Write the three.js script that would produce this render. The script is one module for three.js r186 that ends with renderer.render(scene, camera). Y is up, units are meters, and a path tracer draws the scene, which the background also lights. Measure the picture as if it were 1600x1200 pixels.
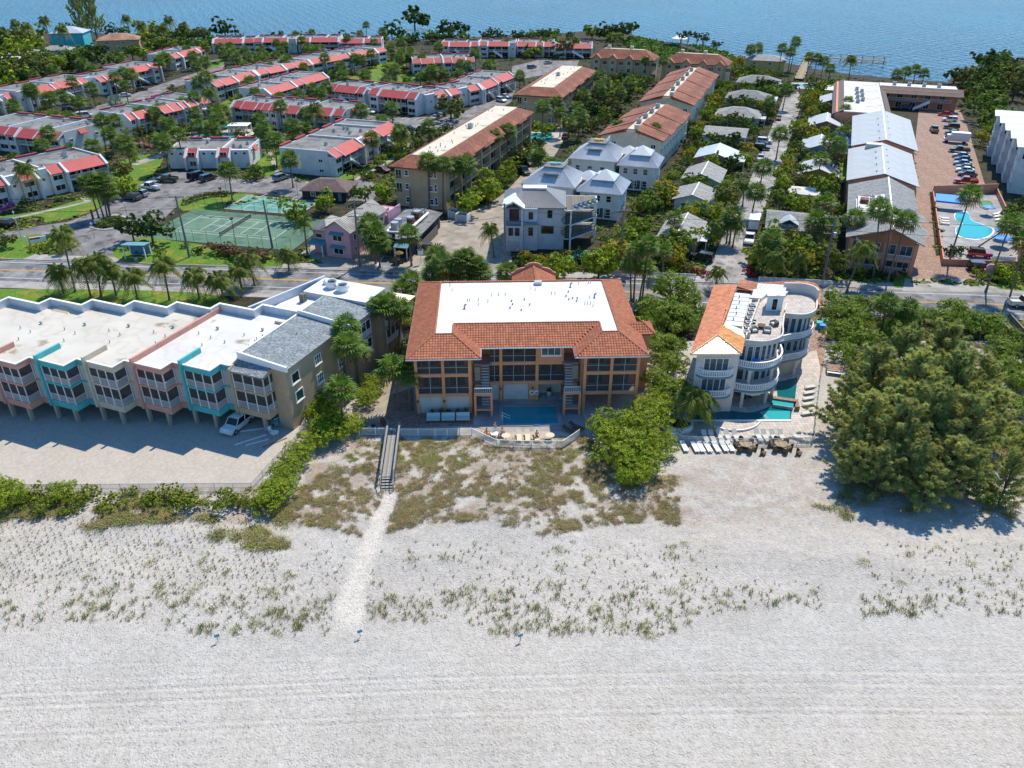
import*as THREE from 'three';
import{Sky} from 'three/addons/objects/Sky.js';
import{MarchingCubes} from 'three/addons/objects/MarchingCubes.js';

// ---------------------------------------------------------------- camera, sky, sun, exposure
const scene=new THREE.Scene();
const CAM_H=58,PITCH=30.4*Math.PI/180,FOCAL=1225;         // focal length in pixels of the 1600 x 1200 photograph
const camera=new THREE.PerspectiveCamera(2*Math.atan(600/FOCAL)*180/Math.PI,4/3,1,9000);
camera.position.set(0,CAM_H,0);
camera.rotation.x=-PITCH;
const SUN_EL=54*Math.PI/180,SUN_AZ=29*Math.PI/180;
const sunDir=new THREE.Vector3(Math.sin(SUN_AZ)*Math.cos(SUN_EL),Math.sin(SUN_EL),-Math.cos(SUN_AZ)*Math.cos(SUN_EL));
const sky=new Sky();
sky.name='sky';sky.scale.setScalar(8000);sky.userData.kind='structure';
sky.material.uniforms.sunPosition.value.copy(sunDir);
sky.material.uniforms.turbidity.value=1.6;
sky.material.uniforms.rayleigh.value=2.0;
sky.material.uniforms.mieCoefficient.value=0.004;
sky.material.uniforms.mieDirectionalG.value=0.8;
if (sky.material.uniforms.cloudCoverage) sky.material.uniforms.cloudCoverage.value=0.0;
scene.add(sky);
scene.environmentIntensity=0.13;
const sun=new THREE.DirectionalLight(new THREE.Color(1.0,0.905,0.755),4.9);
sun.position.copy(sunDir).multiplyScalar(400).add(new THREE.Vector3(0,0,-180));
sun.target.position.set(0,0,-180);
sun.castShadow=true;sun.shadow.mapSize.set(4096,4096);
Object.assign(sun.shadow.camera,{ left: -260,right: 260,top: 260,bottom: -260,near: 1,far: 1200});
scene.add(sun,sun.target);
const renderer=new THREE.WebGLRenderer({ antialias: true});
renderer.toneMapping=THREE.LinearToneMapping;
renderer.toneMappingExposure=1.18;
renderer.shadowMap.enabled=true;

// ---------------------------------------------------------------- helpers
const V=(x,y,z)=>new THREE.Vector3(x,y,z);
const D2R=Math.PI/180;
function rng(seed){let s=seed >>> 0;return ()=>{ s |= 0;s=s + 0x6D2B79F5 | 0;let t=Math.imul(s ^ s >>> 15,1 | s);t=t + Math.imul(t ^ t >>> 7,61 | t) ^ t;return ((t ^ t >>> 14) >>> 0)/4294967296;};}
const R0=rng(7);
// pixel of the photograph -> point at height h (ground, eave or roof it lies on)
function P(px,py,h=0) {
  const dx=(px - 800)/FOCAL,dy=(600 - py)/FOCAL,c=Math.cos(PITCH),s=Math.sin(PITCH);
  const t=(h - CAM_H)/(dy*c - s);
  return V(dx*t,h,(-dy*s - c)*t);
}
const hash=(x,y,s=0)=>{ let n=Math.imul(x | 0,374761393) + Math.imul(y | 0,668265263) + Math.imul(s | 0,1442695041) | 0;n=Math.imul(n ^ n >>> 13,1274126177);return ((n ^ n >>> 16) >>> 0)/4294967296;};
function vnoise(x,y,per=0,s=0) {
  const xi=Math.floor(x),yi=Math.floor(y),fx=x - xi,fy=y - yi,u=fx*fx*(3 - 2*fx),v=fy*fy*(3 - 2*fy);
  const w=(a)=>per ? ((a % per) + per) % per : a;
  const a=hash(w(xi),w(yi),s),b=hash(w(xi + 1),w(yi),s),c=hash(w(xi),w(yi + 1),s),d=hash(w(xi + 1),w(yi + 1),s);
  return a + (b - a)*u + (c - a)*v + (a - b - c + d)*u*v;
}
function fbm(x,y,oct=4,per=0,s=0){let a=0,k=0.5,n=0;for (let i=0;i < oct;i++){a += k*vnoise(x,y,per,s + i);n += k;x *= 2;y *= 2;if (per) per *= 2;k *= 0.5;} return a/n;}
const clamp=(x,a=0,b=1)=>Math.min(b,Math.max(a,x)),mix=(a,b,t)=>a + (b - a)*t,sstep=(a,b,x)=>{ const t=clamp((x - a)/(b - a));return t*t*(3 - 2*t);};

const used={};
function numbered(n){const k=used[n]=(used[n] ?? -1) + 1;return k ? n + '_' + String(k).padStart(3,'0') : n;}
function tag(o,label,category,group){o.userData.label=label;o.userData.category=category;if (group) o.userData.group=group;return o;}
function thing(name,label,category,pos=[0,0,0],turn=0,group) {
  const o=new THREE.Group();o.name=numbered(name);o.position.set(...pos);o.rotation.y=turn;scene.add(o);
  return tag(o,label,category,group);
}
function shadows(m){m.castShadow=m.receiveShadow=true;return m;}
function addMesh(name,geo,mat,parent){const m=shadows(new THREE.Mesh(geo,mat));m.name=parent === scene ? numbered(name) : name;parent.add(m);return m;}
function struct(name,geo,mat){const m=addMesh(name,geo,mat,scene);m.userData.kind='structure';return m;}

class MB{                                  // collects faces; flat normals, uv in metres
  constructor(M){this.p=[];this.c=null;this.M=M || null;this.col=null;this.u=null;}
  v(a){if (this.M){const t=V(a[0],a[1],a[2]).applyMatrix4(this.M);this.p.push(t.x,t.y,t.z);} else this.p.push(a[0],a[1],a[2]);if (this.col) (this.c ??= []).push(...this.col);}
  tri(a,b,c){this.v(a);this.v(b);this.v(c);return this;}
  quad(a,b,c,d){return this.tri(a,b,c).tri(a,c,d);}
  box(x0,y0,z0,x1,y1,z1) {
    const a=[x0,y0,z0],b=[x1,y0,z0],c=[x1,y0,z1],d=[x0,y0,z1],e=[x0,y1,z0],f=[x1,y1,z0],g=[x1,y1,z1],h=[x0,y1,z1];
    return this.quad(d,c,g,h).quad(b,a,e,f).quad(c,b,f,g).quad(a,d,h,e).quad(h,g,f,e).quad(a,b,c,d);
 }
  cbox(x,y,z,w,h,d){return this.box(x - w/2,y,z - d/2,x + w/2,y + h,z + d/2);}
  prism(poly,y0,y1){                     // poly [[x,z],...] any order, vertical walls + caps; y1 may be a function
    const f1=typeof y1 === 'function' ? y1 : ()=>y1,f0=typeof y0 === 'function' ? y0 : ()=>y0;
    let A=0;poly.forEach((p,i)=>{ const q=poly[(i + 1) % poly.length];A += p[0]*q[1] - q[0]*p[1];});
    const pl=A > 0 ? [...poly].reverse() : poly;          // seen from above counter-clockwise in x,-z
    const tris=THREE.ShapeUtils.triangulateShape(pl.map(p=>new THREE.Vector2(p[0],-p[1])),[]);
    for (const [a,b,c] of tris) {
      const t=[a,b,c].map(i=>[pl[i][0],f1(...pl[i]),pl[i][1]]),o=[a,b,c].map(i=>[pl[i][0],f0(...pl[i]),pl[i][1]]);
      this.tri(t[0],t[1],t[2]).tri(o[0],o[2],o[1]);
   }
    pl.forEach((p,i)=>{ const q=pl[(i + 1) % pl.length];this.quad([p[0],f0(...p),p[1]],[q[0],f0(...q),q[1]],[q[0],f1(...q),q[1]],[p[0],f1(...p),p[1]]);});
    return this;
 }
  sheet(poly,y=0){                      // flat polygon
    const pl=poly,tris=THREE.ShapeUtils.triangulateShape(pl.map(p=>new THREE.Vector2(p[0],-p[1])),[]);
    let A=0;poly.forEach((p,i)=>{ const q=poly[(i + 1) % poly.length];A += p[0]*q[1] - q[0]*p[1];});
    for (const [a,b,c] of tris){const t=[a,b,c].map(i=>[pl[i][0],y,pl[i][1]]);this.tri(t[0],t[1],t[2]);}
    return this;
 }
  bar(a,b,r0,r1=r0,n=6){           // tapered rod between two points
    const A=V(...a),B=V(...b),d=B.clone().sub(A).normalize(),u=V(Math.abs(d.y) > 0.9 ? 1 : 0,Math.abs(d.y) > 0.9 ? 0 : 1,0).cross(d).normalize(),w=d.clone().cross(u);
    const ring=(C,r)=>Array.from({ length: n},(_,i)=>{ const t=i/n*Math.PI*2;return C.clone().addScaledVector(u,Math.cos(t)*r).addScaledVector(w,Math.sin(t)*r).toArray();});
    const p=ring(A,r0),q=ring(B,r1);
    for (let i=0;i < n;i++){const j=(i + 1) % n;this.quad(p[i],p[j],q[j],q[i]);}
    for (let i=1;i < n - 1;i++){this.tri(p[0],p[i + 1],p[i]);this.tri(q[0],q[i],q[i + 1]);}
    return this;
 }
  disc(x,y,z,r,h,n=14){return this.bar([x,y,z],[x,y + h,z],r,r,n);}
  hip(x0,x1,z0,z1,y0,y1,ix,iz,th=0.18){// eave rectangle, ridge/flat top inset by ix, iz
    const e=[[x0,z1],[x1,z1],[x1,z0],[x0,z0]],t=[[x0 + ix,z1 - iz],[x1 - ix,z1 - iz],[x1 - ix,z0 + iz],[x0 + ix,z0 + iz]];
    for (let i=0;i < 4;i++) {
      const j=(i + 1) % 4;this.quad([e[i][0],y0,e[i][1]],[e[j][0],y0,e[j][1]],[t[j][0],y1,t[j][1]],[t[i][0],y1,t[i][1]]);
      this.quad([e[i][0],y0 - th,e[i][1]],[e[j][0],y0 - th,e[j][1]],[e[j][0],y0,e[j][1]],[e[i][0],y0,e[i][1]]);
   }
    if (x1 - x0 - 2*ix > 0.05 && z1 - z0 - 2*iz > 0.05) this.quad([t[0][0],y1,t[0][1]],[t[1][0],y1,t[1][1]],[t[2][0],y1,t[2][1]],[t[3][0],y1,t[3][1]]);
    this.quad([e[3][0],y0 - th,e[3][1]],[e[2][0],y0 - th,e[2][1]],[e[1][0],y0 - th,e[1][1]],[e[0][0],y0 - th,e[0][1]]);
    return this;
 }
  gable(x0,x1,z0,z1,y0,y1,alongX=true,th=0.16){// two slopes with thickness, ridge along x or z
    if (alongX){const zm=(z0 + z1)/2;
      this.prismX([[z1,y0],[zm,y1],[z0,y0],[z0,y0 - th],[zm,y1 - th*1.15],[z1,y0 - th]],x0,x1);
   } else{const M=this.M,T=new THREE.Matrix4().makeRotationY(-Math.PI/2);this.M=M ? M.clone().multiply(T) : T;const xm=(x0 + x1)/2;
      this.prismX([[-x0,y0],[-xm,y1],[-x1,y0],[-x1,y0 - th],[-xm,y1 - th*1.15],[-x0,y0 - th]],z0,z1);this.M=M;}
    return this;
 }
  prismX(poly,x0,x1){                    // poly [[z,y],...] extruded along x
    const sh=poly.map(p=>new THREE.Vector2(p[0],p[1]));const ccw=THREE.ShapeUtils.area(sh) > 0,pl=ccw ? poly : [...poly].reverse();
    const tris=THREE.ShapeUtils.triangulateShape(pl.map(p=>new THREE.Vector2(p[0],p[1])),[]);
    for (const [a,b,c] of tris){const t=(x,i)=>[x,pl[i][1],pl[i][0]];this.tri(t(x0,a),t(x0,b),t(x0,c));this.tri(t(x1,a),t(x1,c),t(x1,b));}
    pl.forEach((p,i)=>{ const q=pl[(i + 1) % pl.length];this.quad([x0,p[1],p[0]],[x1,p[1],p[0]],[x1,q[1],q[0]],[x0,q[1],q[0]]);});
    return this;
 }
  prismZ(poly,z0,z1){                    // poly [[x,y],...] extruded along z
    const sh=poly.map(p=>new THREE.Vector2(p[0],p[1])),pl=THREE.ShapeUtils.area(sh) > 0 ? poly : [...poly].reverse();
    const tris=THREE.ShapeUtils.triangulateShape(pl.map(p=>new THREE.Vector2(p[0],p[1])),[]);
    for (const [a,b,c] of tris){const t=(z,i)=>[pl[i][0],pl[i][1],z];this.tri(t(z1,a),t(z1,b),t(z1,c));this.tri(t(z0,a),t(z0,c),t(z0,b));}
    pl.forEach((p,i)=>{ const q=pl[(i + 1) % pl.length];this.quad([p[0],p[1],z1],[p[0],p[1],z0],[q[0],q[1],z0],[q[0],q[1],z1]);});
    return this;
 }
  geo() {
    const n=this.p.length/3,p=new Float32Array(this.p),nr=new Float32Array(n*3),uv=new Float32Array(n*2);
    for (let i=0;i < n;i += 3) {
      const o=i*3,ax=p[o + 3] - p[o],ay=p[o + 4] - p[o + 1],az=p[o + 5] - p[o + 2],bx=p[o + 6] - p[o],by=p[o + 7] - p[o + 1],bz=p[o + 8] - p[o + 2];
      let x=ay*bz - az*by,y=az*bx - ax*bz,z=ax*by - ay*bx;const l=Math.hypot(x,y,z) || 1;x /= l;y /= l;z /= l;
      const X=Math.abs(x),Y=Math.abs(y),Z=Math.abs(z);
      for (let k=0;k < 3;k++) {
        const q=o + k*3,w=(i + k)*2;nr[q]=x;nr[q + 1]=y;nr[q + 2]=z;
        if (Y >= 0.35){uv[w]=p[q];uv[w + 1]=-p[q + 2];} else if (X > Z){uv[w]=p[q + 2];uv[w + 1]=p[q + 1];} else{uv[w]=p[q];uv[w + 1]=p[q + 1];}
     }
   }
    const g=new THREE.BufferGeometry();
    g.setAttribute('position',new THREE.BufferAttribute(p,3));g.setAttribute('normal',new THREE.BufferAttribute(nr,3));g.setAttribute('uv',new THREE.BufferAttribute(this.u ? new Float32Array(this.u) : uv,2));
    if (this.c) g.setAttribute('color',new THREE.BufferAttribute(new Float32Array(this.c),3));
    return g;
 }
}
const part=(parent,name,mat,fn,M)=>{ const m=new MB(M);fn(m);return addMesh(name,m.geo(),mat,parent);};
// facade frame inside a thing: origin (x, z), turned so that its x runs along the wall and its z points outwards
const face=(x,z,deg,y=0)=>new THREE.Matrix4().makeTranslation(x,y,z).multiply(new THREE.Matrix4().makeRotationY(deg*D2R));
const ang=(a,b)=>Math.atan2(-(b.z - a.z),b.x - a.x);

// ---------------------------------------------------------------- procedural textures and materials
const rgb=(r,g,b)=>new THREE.Color().setRGB(r,g,b);
function mkTex(N,fn,srgb,metres){                    // fn(u,v) -> grey or [r,g,b] in 0..1
  const d=new Uint8Array(N*N*4);
  for (let j=0;j < N;j++) for (let i=0;i < N;i++){const c=fn(i/N,j/N),k=(j*N + i)*4;if (typeof c === 'number') d[k]=d[k + 1]=d[k + 2]=clamp(c)*255;else{d[k]=clamp(c[0])*255;d[k + 1]=clamp(c[1])*255;d[k + 2]=clamp(c[2])*255;} d[k + 3]=255;}
  const t=new THREE.DataTexture(d,N,N);t.wrapS=t.wrapT=THREE.RepeatWrapping;t.magFilter=THREE.LinearFilter;t.minFilter=THREE.LinearMipmapLinearFilter;t.generateMipmaps=true;
  if (srgb) t.colorSpace=THREE.SRGBColorSpace;t.repeat.set(1/metres,1/metres);t.needsUpdate=true;return t;
}
const TX={};
TX.stucco=mkTex(512,(u,v)=>0.80 + 0.13*fbm(u*6,v*6,5,6,3) + 0.07*fbm(u*40,v*40,3,40,9),true,7);
TX.membrane=mkTex(512,(u,v)=>{                     // weathered roof coating: blotches, ponding rings, seams
  const a=fbm(u*5,v*5,5,5,21),b=fbm(u*11,v*11,4,11,31),ring=Math.exp(-Math.pow((fbm(u*4,v*4,3,4,41) - 0.63)*18,2));
  const seam=Math.abs(((v*12) % 1) - 0.5) > 0.485 ? 0.03 : 0;const s=sstep(0.56,0.78,b)*0.20*sstep(0.45,0.65,fbm(u*3,v*3,3,3,33));
  return [0.90 - 0.10*(a - 0.5) - s - ring*0.03 - seam,0.895 - 0.10*(a - 0.5) - s*1.1 - ring*0.036 - seam,0.88 - 0.10*(a - 0.5) - s*1.35 - ring*0.045 - seam];
},true,14);
TX.greyRoof=mkTex(512,(u,v)=>{ const a=fbm(u*6,v*6,5,6,51),st=fbm(u*30,v*4,3,0,61),b=sstep(0.5,0.72,fbm(u*9,v*9,4,9,66));const k=0.70 + 0.22*(a - 0.5) - 0.14*b + 0.05*(st - 0.5) - (Math.abs(((u*9) % 1) - 0.5) > 0.48 ? 0.05 : 0);return [k,k,k*0.985];},true,18);
TX.shingle=mkTex(512,(u,v)=>{ const r=Math.floor(v*40),c=Math.floor(u*22 + (r % 2)*0.5 + hash(r,5)*0.4);return 0.62 + 0.28*hash(c % 22,r,4) + 0.14*(fbm(u*5,v*5,4,5,71) - 0.5) - (((v*40) % 1) < 0.12 ? 0.12 : 0);},true,6);
TX.asphalt=mkTex(1024,(u,v)=>0.72 - 0.16*sstep(0.62,0.7,fbm(u*9,v*9,3,9,86)) + 0.07*(hash(Math.floor(u*5),Math.floor(v*3),87) > 0.8 ? 1 : 0) + 0.34*(fbm(u*5,v*5,5,5,81) - 0.5) + 0.16*(vnoise(u*300,v*300,300,82) - 0.5) + (Math.abs(fbm(u*3,v*3,4,3,83) - 0.5) < 0.006 ? -0.13 : 0),true,16);
TX.concrete=mkTex(512,(u,v)=>0.78 + 0.3*(fbm(u*6,v*6,5,6,91) - 0.5) + 0.10*(vnoise(u*120,v*120,120,92) - 0.5),true,10);
TX.sand=mkTex(1024,(u,v)=>{ const a=fbm(u*6,v*6,5,6,101),b=vnoise(u*256,v*256,256,102),c=fbm(u*40,v*40,3,40,103);const k=0.87 + 0.05*(a - 0.5) + 0.10*(b - 0.5) + 0.12*(c - 0.5);return [k,k*0.985,k*(0.955 + 0.02*a)];},true,11);
{                                                          // trampled sand: overlapping dents with low rims, in metres of relief
  const N=1024,h=new Float32Array(N*N).fill(0.5),r=rng(11);
  for (let k=0;k < 5200;k++) {
    const cx=r()*N,cy=r()*N,a=r()*6.3,L=(6 + r()*11),W=L*(0.45 + 0.3*r()),dep=0.10 + 0.22*r(),ca=Math.cos(a),sa=Math.sin(a),q=Math.ceil(L*1.6);
    for (let y=-q;y <= q;y++) for (let x=-q;x <= q;x++){const X=(x*ca + y*sa)/L,Y=(y*ca - x*sa)/W,d=X*X + Y*Y;if (d > 2.2) continue;const i=((cy + y + N*2 | 0) % N)*N + ((cx + x + N*2 | 0) % N);h[i] += (d < 1 ? -dep*(1 - d) : dep*0.35*Math.exp(-Math.pow((Math.sqrt(d) - 1.12)*6,2)));}
 }
  TX.dents=mkTex(N,(u,v)=>clamp(h[(Math.round(v*N) % N)*N + Math.round(u*N) % N]*0.8 + 0.1 + 0.10*(vnoise(u*220,v*220,220,104) - 0.5)),false,13);
}
TX.grass=mkTex(512,(u,v)=>{ const a=fbm(u*7,v*7,4,7,111),b=vnoise(u*300,v*300,300,112),c=fbm(u*60,v*60,2,60,113),y=sstep(0.5,0.72,a);const k=0.62 + 0.3*(b - 0.5) + 0.3*(c - 0.5);return [k*mix(0.78,1.12,y),k*mix(1.0,1.02,y),k*mix(0.45,0.62,y)];},true,12);
TX.soil=mkTex(512,(u,v)=>{ const a=fbm(u*9,v*9,5,9,121),b=vnoise(u*200,v*200,200,122),g=sstep(0.42,0.62,fbm(u*14,v*14,4,14,123));const k=0.55 + 0.35*(a - 0.5) + 0.3*(b - 0.5);return [k*mix(1.0,0.62,g),k*mix(0.88,0.78,g),k*mix(0.68,0.34,g)];},true,15);
TX.paver=mkTex(768,(u,v)=>{ const r=Math.floor(v*48),c=Math.floor(u*24 + (r % 2)*0.5),e=Math.min((v*48) % 1,1 - (v*48) % 1) < 0.08 || Math.min((u*24 + (r % 2)*0.5) % 1,1 - (u*24 + (r % 2)*0.5) % 1) < 0.05;return (0.72 + 0.26*(hash(c % 24,r,7) - 0.5) + 0.2*(fbm(u*5,v*5,4,5,131) - 0.5))*(e ? 0.72 : 1);},true,6);
TX.deck=mkTex(512,(u,v)=>{ const n=16,e=Math.min((v*n) % 1,1 - (v*n) % 1) < 0.035 || Math.min((u*n) % 1,1 - (u*n) % 1) < 0.035;return (0.83 + 0.12*(hash(Math.floor(u*n),Math.floor(v*n),17) - 0.5) + 0.1*(fbm(u*4,v*4,4,4,141) - 0.5))*(e ? 0.8 : 1);},true,8);
TX.wood=mkTex(512,(u,v)=>{ const n=16,b=Math.floor(u*n);return 0.72 + 0.2*(hash(b,3,5) - 0.5) + 0.22*(fbm(u*60,v*5,3,0,151 + b) - 0.5) - (Math.min((u*n) % 1,1 - (u*n) % 1) < 0.05 ? 0.2 : 0);},true,2.4);
TX.bark=mkTex(256,(u,v)=>0.66 + 0.3*(fbm(u*10,v*22,4,0,161) - 0.5) - (((v*14) % 1) < 0.2 ? 0.12 : 0),true,1.6);
TX.tileFar=mkTex(512,(u,v)=>{ const r=Math.floor(v*26),c=Math.floor(u*30);const b=fbm(u*4,v*4,5,4,171);const k=0.74 + 0.2*(hash(c,r,8) - 0.5) + 0.3*(b - 0.5);return [k,k*(0.97 - 0.1*(0.5 - b)),k*(0.95 - 0.1*(0.5 - b))];},true,10);
TX.sea=(()=>{                                          // wind ripples, several directions
  const N=512,W=[[7,3],[5,-6],[11,8],[-13,9],[17,5],[9,19],[23,-11],[31,14],[-19,27],[37,-29],[41,22],[13,47],[53,17],[-47,33],[61,-19]];
  const ph=W.map((_,i)=>hash(i,1,3)*6.28);
  return mkTex(N,(u,v)=>{ let a=0,n=0;const wx=0.05*(fbm(u*6,v*6,3,6,181) - 0.5),wy=0.05*(fbm(u*6,v*6,3,6,191) - 0.5);W.forEach(([x,y],i)=>{ const k=1/Math.pow(Math.hypot(x,y),0.8);const s=Math.sin(6.28318*(x*(u + wx) + y*(v + wy)) + ph[i]);a += k*(1 - Math.abs(s));n += k;});return 0.75*a/n + 0.25*fbm(u*70,v*70,3,70,201);},false,110);
})();
TX.seaColor=mkTex(512,(u,v)=>{ const a=fbm(u*5,v*5,5,5,211);return [0.70 + 0.28*(a - 0.5),0.82 + 0.18*(a - 0.5),0.86 + 0.14*(a - 0.5)];},true,420);
TX.pool=mkTex(256,(u,v)=>{ let a=0;for (let i=0;i < 4;i++) a += Math.abs(fbm(u*5 + i*3,v*5,3,0,221 + i) - 0.5);return clamp(0.5 + a*0.6);},false,5);

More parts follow.
